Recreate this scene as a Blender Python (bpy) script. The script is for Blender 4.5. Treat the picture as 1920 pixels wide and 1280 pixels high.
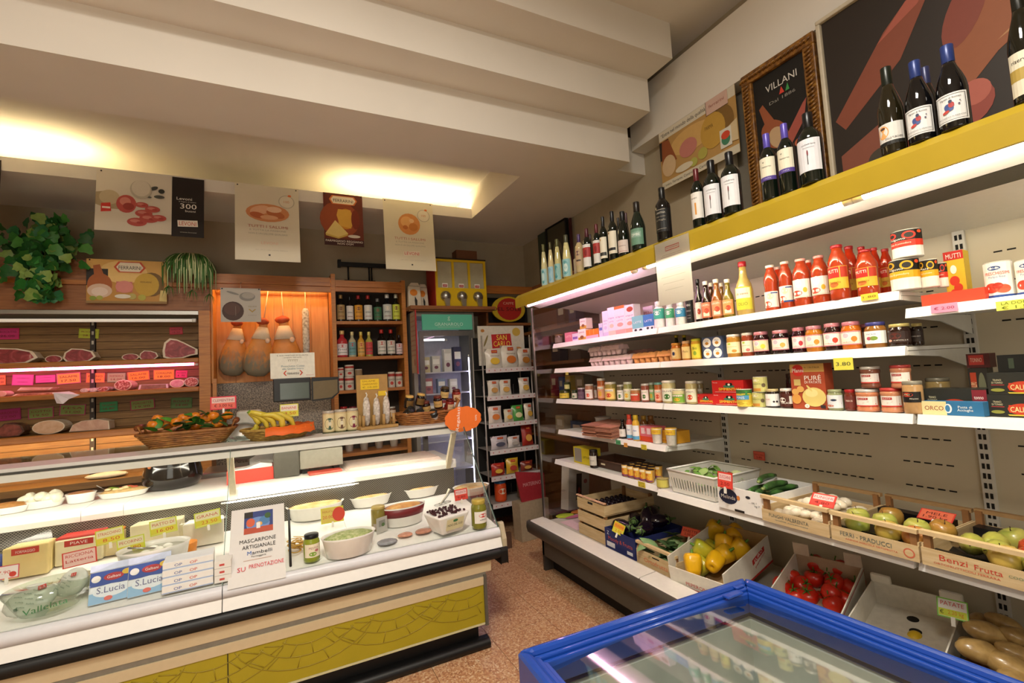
import bpy, math, random
from mathutils import Vector, Matrix
from functools import lru_cache
random.seed(7)
for o in list(bpy.data.objects): bpy.data.objects.remove(o)
SC = bpy.context.scene
COL = SC.collection
PI = math.pi
# ------------------------------------------------------------------ camera
EYE = Vector((0, 0, 1.6))
FPX = 887.0
RM = Matrix(((0.89584372, -0.02001885, 0.44391809),
             (-0.44084088, 0.08560179, 0.89349407),
             (-0.05588691, -0.99612829, 0.0678607)))
cam = bpy.data.cameras.new('camera')
cam.sensor_width = 36.0
cam.lens = FPX / 1920 * 36.0
cam.clip_start = 0.02
camo = bpy.data.objects.new('camera', cam)
COL.objects.link(camo)
_m = Matrix(((RM[0][0], -RM[0][1], -RM[0][2]), (RM[1][0], -RM[1][1], -RM[1][2]), (RM[2][0], -RM[2][1], -RM[2][2])))
camo.matrix_world = Matrix.Translation(EYE) @ _m.to_4x4()
SC.camera = camo
# ------------------------------------------------------------------ world, exposure, shop ceiling lamps
SC.view_settings.view_transform = 'Standard'
SC.view_settings.look = 'None'
SC.view_settings.exposure = 0.66
SC.view_settings.gamma = 1.0
SC.view_settings.use_curve_mapping = False
W = bpy.data.worlds.new('world')
SC.world = W
W.use_nodes = True
W.node_tree.nodes['Background'].inputs[0].default_value = (0.75, 0.72, 0.66, 1)
W.node_tree.nodes['Background'].inputs[1].default_value = 0.35
def area(name, loc, rot, sx, sy, power, col):
 l = bpy.data.lights.new(name, 'AREA')
 l.shape = 'RECTANGLE'
 l.size = sx
 l.size_y = sy
 l.energy = power
 l.color = col
 o = bpy.data.objects.new(name, l)
 o.location = loc
 o.rotation_euler = rot
 COL.objects.link(o)
 return o
area('ceiling_lamp', (0.15, 0.35, 3.9), (0, 0, 0), 0.6, 0.6, 68, (1.0, 0.94, 0.83))
area('ceiling_lamp', (-1.5, -0.9, 3.9), (0, 0, 0), 0.6, 0.6, 45, (1.0, 0.92, 0.80))
area('front_fill_light', (-0.9, -2.42, 1.7), (PI / 2, 0, 0), 2.4, 2.0, 22, (1.0, 0.94, 0.84))  # unseen fill light added to brighten soffits and fronts facing the viewer
# ------------------------------------------------------------------ photogrammetry: sight line through a point of the frame, cut by a plane of the room
def ray(u, v):
 return RM @ Vector(((u - 960) / FPX, (v - 640) / FPX, 1.0))
def PX(u, v, x):
 d = ray(u, v)
 return EYE + d * (x / d.x)
def PY(u, v, y):
 d = ray(u, v)
 return EYE + d * (y / d.y)
def PZ(u, v, z):
 d = ray(u, v)
 return EYE + d * ((z - 1.6) / d.z)
def PD(u, v, off=0.0):
 # the sloping deck of the counter: z = 0.665 at y 2.75 rising to 0.73 at y 3.48
 k = 0.065 / 0.73
 z0 = 0.665 - k * 2.75 + off
 d = ray(u, v)
 t = (z0 - 1.6) / (d.z - k * d.y)
 return EYE + d * t
def SZ(px, p):
 c = RM.transposed() @ (Vector(p) - EYE)
 return px / FPX * c.z
# ------------------------------------------------------------------ materials
def lin(c):
 if isinstance(c, str):
  c = c.lstrip('#')
  c = [int(c[i:i + 2], 16) / 255 for i in (0, 2, 4)]
  return tuple(x / 12.92 if x <= 0.04045 else ((x + 0.055) / 1.055) ** 2.4 for x in c)
 return tuple(c)
MC = {}
def M(col, rough=0.5, metal=0.0, var=0.08, scale=40.0, bump=0.0, trans=0.0, emit=0.0, ior=1.45, coat=0.0, sss=0.0, alpha=1.0):
 key = (col, rough, metal, var, scale, bump, trans, emit, ior, coat, sss, alpha)
 if key in MC:
  return MC[key]
 c = lin(col)
 m = bpy.data.materials.new('m_' + str(len(MC)))
 m.use_nodes = True
 nt = m.node_tree
 b = nt.nodes['Principled BSDF']
 b.inputs['Roughness'].default_value = rough
 b.inputs['Metallic'].default_value = metal
 b.inputs['IOR'].default_value = ior
 b.inputs['Transmission Weight'].default_value = trans
 b.inputs['Coat Weight'].default_value = coat
 b.inputs['Alpha'].default_value = alpha
 b.inputs['Base Color'].default_value = (*c, 1)
 if emit:
  b.inputs['Emission Color'].default_value = (*c, 1)
  b.inputs['Emission Strength'].default_value = emit
 elif var or bump:
  tc = nt.nodes.new('ShaderNodeTexCoord')
  nz = nt.nodes.new('ShaderNodeTexNoise')
  nz.inputs['Scale'].default_value = scale
  nz.inputs['Detail'].default_value = 3
  nt.links.new(tc.outputs['Object'], nz.inputs['Vector'])
  if var:
   mx = nt.nodes.new('ShaderNodeMix')
   mx.data_type = 'RGBA'
   mx.inputs[6].default_value = (*[x * (1 - var * 2) for x in c], 1)
   mx.inputs[7].default_value = (*[min(1, x * (1 + var * 2)) for x in c], 1)
   nt.links.new(nz.outputs['Fac'], mx.inputs[0])
   nt.links.new(mx.outputs[2], b.inputs['Base Color'])
  if bump:
   bp = nt.nodes.new('ShaderNodeBump')
   bp.inputs['Strength'].default_value = bump
   bp.inputs['Distance'].default_value = 0.01
   nt.links.new(nz.outputs['Fac'], bp.inputs['Height'])
   nt.links.new(bp.outputs['Normal'], b.inputs['Normal'])
 MC[key] = m
 return m
def ramp_mat(name, cols, scale=8.0, stretch=(1, 1, 1), rough=0.5, bump=0.0, detail=4, distort=0.0, kind='noise', coat=0.0):
 m = bpy.data.materials.new(name)
 m.use_nodes = True
 nt = m.node_tree
 b = nt.nodes['Principled BSDF']
 b.inputs['Roughness'].default_value = rough
 b.inputs['Coat Weight'].default_value = coat
 tc = nt.nodes.new('ShaderNodeTexCoord')
 mp = nt.nodes.new('ShaderNodeMapping')
 mp.inputs['Scale'].default_value = stretch
 nt.links.new(tc.outputs['Object'], mp.inputs['Vector'])
 if kind == 'voronoi':
  nz = nt.nodes.new('ShaderNodeTexVoronoi')
  nz.inputs['Scale'].default_value = scale
  out = nz.outputs['Color']
 else:
  nz = nt.nodes.new('ShaderNodeTexNoise')
  nz.inputs['Scale'].default_value = scale
  nz.inputs['Detail'].default_value = detail
  nz.inputs['Distortion'].default_value = distort
  out = nz.outputs['Fac']
 nt.links.new(mp.outputs['Vector'], nz.inputs['Vector'])
 cr = nt.nodes.new('ShaderNodeValToRGB')
 cr.color_ramp.elements[0].position = cols[0][0]
 cr.color_ramp.elements[0].color = (*lin(cols[0][1]), 1)
 cr.color_ramp.elements[1].position = cols[-1][0]
 cr.color_ramp.elements[1].color = (*lin(cols[-1][1]), 1)
 for p, c in cols[1:-1]:
  e = cr.color_ramp.elements.new(p)
  e.color = (*lin(c), 1)
 nt.links.new(out, cr.inputs['Fac'])
 nt.links.new(cr.outputs['Color'], b.inputs['Base Color'])
 if bump:
  bp = nt.nodes.new('ShaderNodeBump')
  bp.inputs['Strength'].default_value = bump
  bp.inputs['Distance'].default_value = 0.01
  nt.links.new(nz.outputs[0], bp.inputs['Height'])
  nt.links.new(bp.outputs['Normal'], b.inputs['Normal'])
 return m
def perforated_mat():
 # steel sheet punched with staggered round holes
 m = bpy.data.materials.new('perforated_steel')
 m.use_nodes = True
 nt = m.node_tree
 b = nt.nodes['Principled BSDF']
 b.inputs['Roughness'].default_value = 0.45
 b.inputs['Metallic'].default_value = 0.3
 tc = nt.nodes.new('ShaderNodeTexCoord')
 sp = nt.nodes.new('ShaderNodeSeparateXYZ')
 nt.links.new(tc.outputs['Object'], sp.inputs[0])
 def math_(op, a, b_=None):
  n = nt.nodes.new('ShaderNodeMath')
  n.operation = op
  for i, q in enumerate((a, b_)):
   if q is None: continue
   if isinstance(q, (int, float)): n.inputs[i].default_value = q
   else: nt.links.new(q, n.inputs[i])
  return n.outputs[0]
 def holes(dx, dz):
  x = math_('SUBTRACT', math_('FRACT', math_('ADD', math_('MULTIPLY', sp.outputs['X'], 70.0), dx + 500)), 0.5)
  z = math_('SUBTRACT', math_('FRACT', math_('ADD', math_('MULTIPLY', sp.outputs['Z'], 70.0), dz + 500)), 0.5)
  return math_('LESS_THAN', math_('ADD', math_('MULTIPLY', x, x), math_('MULTIPLY', z, z)), 0.07)
 h = math_('MAXIMUM', holes(0, 0), holes(0.5, 0.5))
 mx = nt.nodes.new('ShaderNodeMix')
 mx.data_type = 'RGBA'
 mx.inputs[6].default_value = (0.20, 0.18, 0.15, 1)
 mx.inputs[7].default_value = (0.012, 0.010, 0.008, 1)
 nt.links.new(h, mx.inputs[0])
 nt.links.new(mx.outputs[2], b.inputs['Base Color'])
 return m
def glass(col=(0.9, 0.95, 0.93), rough=0.02, amount=0.9, spec=0.5):
 # thin clear sheet: mostly see-through with a Fresnel reflection
 key = ('glass', col, rough, amount, spec)
 if key in MC: return MC[key]
 m = bpy.data.materials.new('clear_glass')
 m.use_nodes = True
 nt = m.node_tree
 for n in list(nt.nodes): nt.nodes.remove(n)
 out = nt.nodes.new('ShaderNodeOutputMaterial')
 tr = nt.nodes.new('ShaderNodeBsdfTransparent')
 tr.inputs[0].default_value = (*[amount * x for x in col], 1)
 gl = nt.nodes.new('ShaderNodeBsdfGlossy')
 gl.inputs['Roughness'].default_value = rough
 lw = nt.nodes.new('ShaderNodeLayerWeight')
 lw.inputs['Blend'].default_value = 0.5
 pw = nt.nodes.new('ShaderNodeMath'); pw.operation = 'POWER'; pw.inputs[1].default_value = 4.0
 fr = nt.nodes.new('ShaderNodeMath'); fr.operation = 'MULTIPLY_ADD'; fr.use_clamp = True
 fr.inputs[1].default_value = 0.85; fr.inputs[2].default_value = 0.09 * spec
 nt.links.new(lw.outputs['Facing'], pw.inputs[0]); nt.links.new(pw.outputs[0], fr.inputs[0])
 mx = nt.nodes.new('ShaderNodeMixShader')
 nt.links.new(fr.outputs[0], mx.inputs[0])
 nt.links.new(tr.outputs[0], mx.inputs[1])
 nt.links.new(gl.outputs[0], mx.inputs[2])
 nt.links.new(mx.outputs[0], out.inputs[0])
 MC[key] = m
 return m
def paper_mat(col):
 m = M(col, 0.7, var=0.02, scale=17)
 nt = m.node_tree
 out = nt.nodes['Material Output']; b = nt.nodes['Principled BSDF']
 tl = nt.nodes.new('ShaderNodeBsdfTranslucent'); tl.inputs[0].default_value = (*lin(col), 1)
 mx = nt.nodes.new('ShaderNodeMixShader'); mx.inputs[0].default_value = 0.45
 nt.links.new(b.outputs[0], mx.inputs[1]); nt.links.new(tl.outputs[0], mx.inputs[2]); nt.links.new(mx.outputs[0], out.inputs[0])
 return m
GLASS = glass((0.95, 0.97, 0.95), 0.02, 0.97, 0.4)
SMOKE = glass((0.93, 0.92, 0.90), 0.02, 0.95, 1.2)
BAGFILM = glass((0.95, 0.95, 0.95), 0.12, 0.93, 0.5)
WALLM = ramp_mat('plaster', [(0.3, '#a3977f'), (0.7, '#ada18a')], 3, rough=0.9, bump=0.03)
CEILM = ramp_mat('ceiling_paint', [(0.3, '#dad4ca'), (0.7, '#e0dad0')], 2, rough=0.9)
WOOD = ramp_mat('honey_wood', [(0.2, '#9a5a24'), (0.5, '#b8742f'), (0.8, '#c58339')], 6, (1, 1, 14), 0.4, 0.04, distort=0.6)
WOODH = ramp_mat('honey_wood_along', [(0.2, '#935322'), (0.5, '#ad6a2b'), (0.8, '#bd7b36')], 6, (1, 14, 14), 0.4, 0.04, distort=0.6)
WOODD = ramp_mat('brown_wood', [(0.2, '#754620'), (0.5, '#90592f'), (0.8, '#9d6538')], 5, (1, 12, 12), 0.45, 0.04, distort=0.6)
PLANKM = ramp_mat('plank_wood', [(0.2, '#6c4823'), (0.5, '#86602f'), (0.8, '#97703c')], 5, (1.2, 14, 14), 0.55, 0.05, distort=0.7)
PALE = ramp_mat('poplar_crate', [(0.2, '#b8986a'), (0.5, '#cbb083'), (0.8, '#d6bf96')], 7, (1, 1, 10), 0.75, 0.08, distort=0.5)
GRANITE = ramp_mat('granite', [(0.35, '#3e352c'), (0.5, '#7b6c5b'), (0.65, '#a3937e')], 90, rough=0.35)
TERRAZZO = ramp_mat('terrazzo', [(0.0, '#8a5a40'), (0.35, '#b8825c'), (0.6, '#c79c74'), (0.85, '#d8bb98'), (1.0, '#e8dac2')], 120, rough=0.28, kind='voronoi')
WICKER = ramp_mat('wicker', [(0.2, '#6b3f1a'), (0.5, '#955d29'), (0.8, '#b37b3c')], 25, rough=0.55, bump=0.1)
HAMSKIN = ramp_mat('ham_rind', [(0.25, '#5d4c31'), (0.45, '#98713c'), (0.6, '#c07a3a'), (0.8, '#d09050')], 7, rough=0.55, bump=0.1, distort=0.6)
def ham_mat():
 # orange rind above, grey mould coat towards the thick end
 m = ramp_mat('ham_rind_aged', [(0.25, '#a0642c'), (0.5, '#c98038'), (0.8, '#dc9c58')], 7, rough=0.55, bump=0.1, distort=0.6)
 nt = m.node_tree
 b = nt.nodes['Principled BSDF']
 src = b.inputs['Base Color'].links[0].from_socket
 tc = nt.nodes['Texture Coordinate']; sp = nt.nodes.new('ShaderNodeSeparateXYZ')
 nz = nt.nodes.new('ShaderNodeTexNoise'); nz.inputs['Scale'].default_value = 9
 ad = nt.nodes.new('ShaderNodeMath'); ad.operation = 'MULTIPLY_ADD'; ad.inputs[1].default_value = 0.35
 cr = nt.nodes.new('ShaderNodeValToRGB'); cr.color_ramp.elements[0].position = 0.27; cr.color_ramp.elements[1].position = 0.40
 mx = nt.nodes.new('ShaderNodeMix'); mx.data_type = 'RGBA'; mx.inputs[6].default_value = (*lin('#7d7460'), 1)
 nt.links.new(tc.outputs['Object'], sp.inputs[0]); nt.links.new(nz.outputs['Fac'], ad.inputs[0]); nt.links.new(sp.outputs['Z'], ad.inputs[2])
 nt.links.new(ad.outputs[0], cr.inputs[0]); nt.links.new(cr.outputs['Color'], mx.inputs[0]); nt.links.new(src, mx.inputs[7]); nt.links.new(mx.outputs[2], b.inputs['Base Color'])
 return m
HAMAGED = ham_mat()
MEATR = ramp_mat('cured_meat', [(0.25, '#6d1f22'), (0.5, '#9c3437'), (0.62, '#b9585a'), (0.75, '#dba79c')], 14, rough=0.4, distort=1.4)
SALAMIM = ramp_mat('salami_cut', [(0.3, '#7d2b28'), (0.5, '#a5453f'), (0.58, '#cf8f83'), (0.75, '#ecd3c6')], 75, rough=0.45)
FATM = ramp_mat('ham_fat', [(0.3, '#d9bfa0'), (0.7, '#efe0cc')], 12, rough=0.45)
PORKM = ramp_mat('cooked_pork', [(0.3, '#c39078'), (0.55, '#d7ac94'), (0.75, '#e5c8b4')], 12, rough=0.5, distort=1)
MOULDM = ramp_mat('salami_casing', [(0.3, '#8a7a6a'), (0.5, '#c3b9ac'), (0.7, '#e2dcd2')], 40, rough=0.8)
WHITE = M('#e9e7e2', 0.4, var=0.02)
WHITEP = M('#f0eeea', 0.55, var=0.03)
SHELFW = M('#e4e2dc', 0.35, var=0.02)
STEEL = M('#a9a7a2', 0.28, 0.9, 0.04, 15)
GREYP = M('#8e8b84', 0.45, var=0.04)
BLACK = M('#0d0d0e', 0.45, var=0.05)
BLACKG = M('#08080a', 0.12, var=0.0)
CREAM = M('#cdbb98', 0.5, var=0.03)
YELLOWP = M('#ad9222', 0.42, var=0.05, scale=6)
YELLOWB = M('#a3921c', 0.45, var=0.05, scale=6)
INK = M('#17140f', 0.7, var=0)
INKR = M('#c0271f', 0.7, var=0)
# ------------------------------------------------------------------ text outlines (built-in face), cached
@lru_cache(None)
def text_geo(s):
 cu = bpy.data.curves.new('t', 'FONT')
 cu.body = s
 cu.resolution_u = 2
 cu.align_x = 'CENTER'
 cu.align_y = 'CENTER'
 ob = bpy.data.objects.new('t', cu)
 me = bpy.data.meshes.new_from_object(ob)
 vs = [(v.co.x, v.co.y) for v in me.vertices]
 fs = [tuple(p.vertices) for p in me.polygons]
 bpy.data.objects.remove(ob)
 bpy.data.curves.remove(cu)
 bpy.data.meshes.remove(me)
 if not vs: return (), (), 1, 1
 x0 = min(v[0] for v in vs); x1 = max(v[0] for v in vs)
 y0 = min(v[1] for v in vs); y1 = max(v[1] for v in vs)
 cx, cy = (x0 + x1) / 2, (y0 + y1) / 2
 return tuple((x - cx, y - cy) for x, y in vs), tuple(fs), x1 - x0, y1 - y0
# ------------------------------------------------------------------ mesh builder
class MB:
 def __init__(s, mat=None):
  s.v = []; s.f = []; s.m = []; s.sm = []; s.mats = []
  s.cur = mat
  s.T = None
 def mi(s, mat):
  mat = mat or s.cur
  if mat not in s.mats: s.mats.append(mat)
  return s.mats.index(mat)
 def add(s, vs, fs, mat=None, smooth=False):
  o = len(s.v)
  if s.T is not None: vs = [tuple(s.T @ Vector(p)) for p in vs]
  s.v += [tuple(p) for p in vs]
  k = s.mi(mat)
  for f in fs:
   s.f.append(tuple(i + o for i in f)); s.m.append(k); s.sm.append(smooth)
  return s
 def box(s, x0, y0, z0, x1, y1, z1, mat=None):
  vs = [(x0, y0, z0), (x1, y0, z0), (x1, y1, z0), (x0, y1, z0), (x0, y0, z1), (x1, y0, z1), (x1, y1, z1), (x0, y1, z1)]
  return s.add(vs, [(0, 3, 2, 1), (4, 5, 6, 7), (0, 1, 5, 4), (1, 2, 6, 5), (2, 3, 7, 6), (3, 0, 4, 7)], mat)
 def hexa(s, b, t, mat=None):
  # bottom four and top four corners, both counter-clockwise from above
  return s.add(list(b) + list(t), [(0, 3, 2, 1), (4, 5, 6, 7), (0, 1, 5, 4), (1, 2, 6, 5), (2, 3, 7, 6), (3, 0, 4, 7)], mat)
 def lathe(s, prof, mat=None, n=18, lob=None, cx=0, cy=0, cz=0, sx=1, sy=1, smooth=True, bend=None):
  vs = []; fs = []
  k = len(prof)
  for i, (r, z) in enumerate(prof):
   for j in range(n):
    a = 2 * PI * j / n
    q = r * (lob(a, i / (k - 1)) if lob else 1)
    bx = bend(z) if bend else 0
    vs.append((cx + q * math.cos(a) * sx + bx, cy + q * math.sin(a) * sy, cz + z))
  for i in range(k - 1):
   for j in range(n):
    a, b = i * n + j, i * n + (j + 1) % n
    fs.append((a, b, b + n, a + n))
  if prof[0][0] > 1e-6: fs.append(tuple(range(n - 1, -1, -1)))
  if prof[-1][0] > 1e-6: fs.append(tuple((k - 1) * n + j for j in range(n)))
  return s.add(vs, fs, mat, smooth)
 def cyl(s, r, z0, z1, mat=None, n=18, cx=0, cy=0):
  vs = []; fs = []
  for z in (z0, z1):
   for j in range(n):
    a = 2 * PI * j / n
    vs.append((cx + r * math.cos(a), cy + r * math.sin(a), z))
  s.add(vs, [(j, (j + 1) % n, (j + 1) % n + n, j + n) for j in range(n)], mat, True)
  return s.add(vs, [tuple(range(n - 1, -1, -1)), tuple(n + j for j in range(n))], mat)
 def ell(s, c, rx, ry, rz, mat=None, n=14, m=8, wob=0.0, seed=0):
  rnd = random.Random(seed)
  ph = [rnd.uniform(0, 6.28) for _ in range(6)]
  vs = []; fs = []
  for i in range(m + 1):
   t = PI * i / m
   for j in range(n):
    a = 2 * PI * j / n
    w = 1 + wob * (math.sin(2 * a + ph[0] + 2 * t) + math.sin(3 * a + ph[1]) * math.sin(t) + math.sin(3 * t + ph[2])) * 0.5
    vs.append((c[0] + rx * w * math.sin(t) * math.cos(a), c[1] + ry * w * math.sin(t) * math.sin(a), c[2] - rz * w * math.cos(t)))
  for i in range(m):
   for j in range(n):
    a, b = i * n + j, i * n + (j + 1) % n
    fs.append((a, b, b + n, a + n))
  return s.add(vs, fs, mat, True)
 def tube(s, pts, r, mat=None, n=8, flat=1.0, smooth=True):
  pts = [Vector(p) for p in pts]
  rr = r if isinstance(r, (list, tuple)) else [r] * len(pts)
  vs = []; fs = []
  up0 = Vector((0, 0, 1))
  for i, p in enumerate(pts):
   d = (pts[min(i + 1, len(pts) - 1)] - pts[max(i - 1, 0)])
   d = d.normalized() if d.length > 1e-9 else Vector((0, 1, 0))
   up = up0 if abs(d.z) < 0.95 else Vector((1, 0, 0))
   x = d.cross(up).normalized(); y = x.cross(d).normalized()
   for j in range(n):
    a = 2 * PI * j / n
    vs.append(p + (x * math.cos(a) + y * math.sin(a) * flat) * rr[i])
  for i in range(len(pts) - 1):
   for j in range(n):
    a, b = i * n + j, i * n + (j + 1) % n
    fs.append((a, b, b + n, a + n))
  fs.append(tuple(range(n - 1, -1, -1))); fs.append(tuple((len(pts) - 1) * n + j for j in range(n)))
  return s.add(vs, fs, mat, smooth)
 def ribbon(s, pts, ws, side, mat=None, dz=0.0):
  sd = Vector(side).normalized()
  vs = []
  for p, w in zip(pts, ws):
   p = Vector(p)
   vs += [p - sd * w, p + Vector((0, -dz, dz)), p + sd * w]
  return s.add(vs, [q for i in range(len(pts) - 1) for q in ((i * 3, i * 3 + 1, i * 3 + 4, i * 3 + 3), (i * 3 + 1, i * 3 + 2, i * 3 + 5, i * 3 + 4))], mat, True)
 def prism(s, poly, axis, a, b, mat=None, smooth=False):
  # polygon in the two other axes, pushed from a to b along axis
  n = len(poly)
  def p(q, t):
   return (t, q[0], q[1]) if axis == 'x' else (q[0], t, q[1]) if axis == 'y' else (q[0], q[1], t)
  vs = [p(q, a) for q in poly] + [p(q, b) for q in poly]
  fs = [tuple(range(n)), tuple(range(2 * n - 1, n - 1, -1))]
  s.add(vs, fs, mat)
  return s.add(vs, [(j, j + n, (j + 1) % n + n, (j + 1) % n) for j in range(n)], mat, smooth)
 # ---- flat print on a card in the XZ plane facing -Y; x from -w/2 to w/2, z from 0 to h
 def layers(s, w, h, L, wrap=None, y0=-0.0006, step=0.00025, cols=1):
  def place(pts, k):
   out = []
   for x, z in pts:
    d = -y0 + step * k
    if wrap:
     a = x / wrap
     out.append(((wrap + d) * math.sin(a), -(wrap + d) * math.cos(a), z))
    else: out.append((x, -d, z))
   return out
  for k, q in enumerate(L):
   t, mat = q[0], q[1]
   if isinstance(mat, str): mat = M(mat, 0.55, var=0.03, scale=30)
   X = lambda f: (f - 0.5) * w
   Z = lambda f: f * h
   if t == 'r':
    x0, z0, x1, z1 = q[2:6]
    n = 8 if wrap else 1
    for i in range(n):
     a = x0 + (x1 - x0) * i / n; b = x0 + (x1 - x0) * (i + 1) / n
     s.add(place([(X(a), Z(z0)), (X(b), Z(z0)), (X(b), Z(z1)), (X(a), Z(z1))], k), [(0, 1, 2, 3)], mat)
   elif t == 'p':
    s.add(place([(X(a), Z(b)) for a, b in q[2]], k), [tuple(range(len(q[2])))], mat)
   elif t == 'e':
    cx, cz, rx, rz = q[2:6]
    rot = q[6] if len(q) > 6 else 0
    pts = []
    for j in range(20):
     a = 2 * PI * j / 20
     ex, ez = rx * w * math.cos(a), rz * h * math.sin(a)
     pts.append((X(cx) + ex * math.cos(rot) - ez * math.sin(rot), Z(cz) + ex * math.sin(rot) + ez * math.cos(rot)))
    s.add(place([(X(cx), Z(cz))] + pts, k), [(0, j + 1, (j + 1) % 20 + 1) for j in range(20)], mat)
   elif t == 't':
    txt, cx, cz, th = q[2:6]
    mw = q[6] if len(q) > 6 else None
    rot = q[7] if len(q) > 7 else 0
    vs, fs, tw, tt = text_geo(txt)
    sc = th * h / 0.72
    sx = sc if mw is None else mw * w / tw
    cr, sr = math.cos(rot), math.sin(rot)
    s.add(place([(X(cx) + (x * sx) * cr - (z * sc) * sr, Z(cz) + (x * sx) * sr + (z * sc) * cr) for x, z in vs], k), fs, mat)
  return s
 def mesh(s, name='mesh'):
  me = bpy.data.meshes.new(name)
  me.from_pydata(s.v, [], s.f)
  for m in s.mats: me.materials.append(m)
  me.polygons.foreach_set('material_index', s.m)
  me.polygons.foreach_set('use_smooth', s.sm)
  me.update()
  return me
def as_mesh(g, name): return g.mesh(name) if isinstance(g, MB) else g
def obj(name, g, parent=None, loc=None, rot=None, scale=None, bevel=0, kind=None, label=None):
 o = bpy.data.objects.new(name, as_mesh(g, name))
 COL.objects.link(o)
 if parent: o.parent = parent
 if loc is not None: o.location = loc
 if rot is not None: o.rotation_euler = rot
 if scale is not None: o.scale = scale if not isinstance(scale, (int, float)) else (scale,) * 3
 if bevel:
  b = o.modifiers.new('bevel', 'BEVEL'); b.width = bevel; b.segments = 2; b.limit_method = 'ANGLE'; b.angle_limit = 0.7
 if kind: o['kind'] = kind
 if label: o['label'] = label
 return o
def tag(o, label, cat, group=None):
 o['label'] = label; o['category'] = cat
 if group: o['group'] = group
 return o
def thing(name, label, cat, loc=(0, 0, 0), rz=0, group=None, rot=None, scale=1):
 o = bpy.data.objects.new(name, None)
 COL.objects.link(o)
 o.empty_display_size = 0.05
 o.location = loc
 o.rotation_euler = rot if rot is not None else (0, 0, rz)
 o.scale = scale if not isinstance(scale, (int, float)) else (scale,) * 3
 return tag(o, label, cat, group)
def single(name, g, label, cat, loc=(0, 0, 0), rz=0, group=None, rot=None, scale=None, bevel=0):
 o = obj(name, g, None, loc, rot if rot is not None else (0, 0, rz), scale, bevel)
 return tag(o, label, cat, group)
def struct(name, g, bevel=0, parent=None):
 return obj(name, g, parent, bevel=bevel, kind=None if parent else 'structure')
def inst(parts, name, label, cat, loc, rz=0, group=None, rot=None, scale=1):
 # parts: tuple of (part name, mesh, tuple of sub-parts)
 t = thing(name, label, cat, loc, rz, group, rot, scale)
 for q in parts:
  p = obj(q[0], q[1], t)
  if len(q) > 2:
   for s in q[2]: obj(s[0], s[1], p)
 return t
FW = -PI / 2      # turns a front that faces -Y towards -X (the aisle side of the wall cooler)
# ================================================================== SETTING
XW, YB, ZS, ZC = 2.8, 5.17, 3.2, 3.98
fl = struct('floor', MB(M('#6f4a34', 0.6)).box(-2.7, -2.5, -0.05, XW, YB + 0.1, -0.003))
tile_me = MB(TERRAZZO).box(-0.1985, -0.1985, -0.004, 0.1985, 0.1985, 0.0).mesh('tile')
for i in range(-1, 5):
 for j in range(1, 13):
  obj('tile', tile_me, fl, (0.13 + i * 0.4, 0.2 + j * 0.4, 0), (0, 0, ((i * 7 + j * 3) % 4) * PI / 2))
big = MB(TERRAZZO).box(-2.7, -2.5, -0.004, -0.472, 5.2, -0.001).box(1.932, -2.5, -0.004, 2.8, 5.2, -0.001).box(-0.472, -2.5, -0.004, 1.932, 0.398, -0.001)
o = obj('tile_field', big, fl); o['kind'] = 'stuff'
struct('wall_back', MB(WALLM).box(-2.7, YB, 0, XW + 0.1, YB + 0.1, 4.0))
wr = struct('wall_right', MB(WALLM).box(XW, -2.5, 0, XW + 0.1, YB, 4.0))
struct('wall_left', MB(WALLM).box(-2.8, -2.5, 0, -2.7, YB + 0.1, 4.0))
struct('wall_front', MB(WALLM).box(-2.8, -2.6, 0, XW + 0.1, -2.5, 4.0))
struct('ceiling', MB(CEILM).box(-2.8, -2.6, ZC, XW + 0.1, YB + 0.1, ZC + 0.1))
wn = struct('fill_light_window', MB(M('#5a4a3a', 0.5)).box(-2.15, -2.499, 0.66, 0.35, -2.44, 0.72).box(-2.15, -2.499, 2.70, 0.35, -2.44, 2.76).box(-2.15, -2.499, 0.72, -2.09, -2.44, 2.70).box(0.29, -2.499, 0.72, 0.35, -2.44, 2.70))  # unseen window frame and pane, added only to house the fill light
obj('pane', MB(M('#cfd8dc', 0.1)).box(-2.09, -2.495, 0.72, 0.29, -2.485, 2.70), wn)
for x, y, nm in ((0.15, 0.35, 'square flush ceiling lamp over the freezer'), (-1.5, -0.9, 'square flush ceiling lamp near the front wall')):
 single('ceiling_light', MB(WHITE).box(-0.32, -0.32, 0, 0.32, 0.32, 0.07), nm, 'lamp', (x, y, 3.909))
# stepped false-ceiling beams over the counter, lowest soffit with the light cove
B = MB(CEILM)
B.box(-2.7, 2.28, 3.72, 2.5, 2.53, ZC)
struct('trim_1', B)
struct('trim_2', MB(CEILM).box(-2.7, 2.53, 3.472, 2.5, 2.785, ZC))
so = MB(CEILM)
so.box(-2.7, 2.785, ZS, 2.5, 3.305, ZC)                 # first beam up to the cove
so.box(1.8, 3.305, ZS, 2.5, YB, 3.5)                    # right of the cove
so.box(-2.7, 4.385, ZS, 1.8, 4.42, 3.30)                # upstand that hides the lamps
so.box(-2.7, 4.42, ZS, 1.8, YB, 3.23)                   # ledge behind the upstand
so.box(-2.7, 3.305, 3.48, 1.8, YB, 3.52)                # cove ceiling
so.box(2.5, 2.94, ZS, XW, YB, 3.5)
struct('trim_3', so)
# bulkhead high on the right wall
struct('trim_4', MB(CEILM).box(2.66, -2.5, 3.375, XW, 2.93, 3.83))
struct('trim_5', MB(M('#6f6a60', 0.5, var=0.04)).box(2.77, 0.2, 2.0, XW + 0.01, 2.05, 3.37))
struct('trim_6', MB(M('#cfc7b4', 0.5, var=0.04)).box(2.72, 2.05, 2.0, XW + 0.01, 2.17, 3.37))
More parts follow.
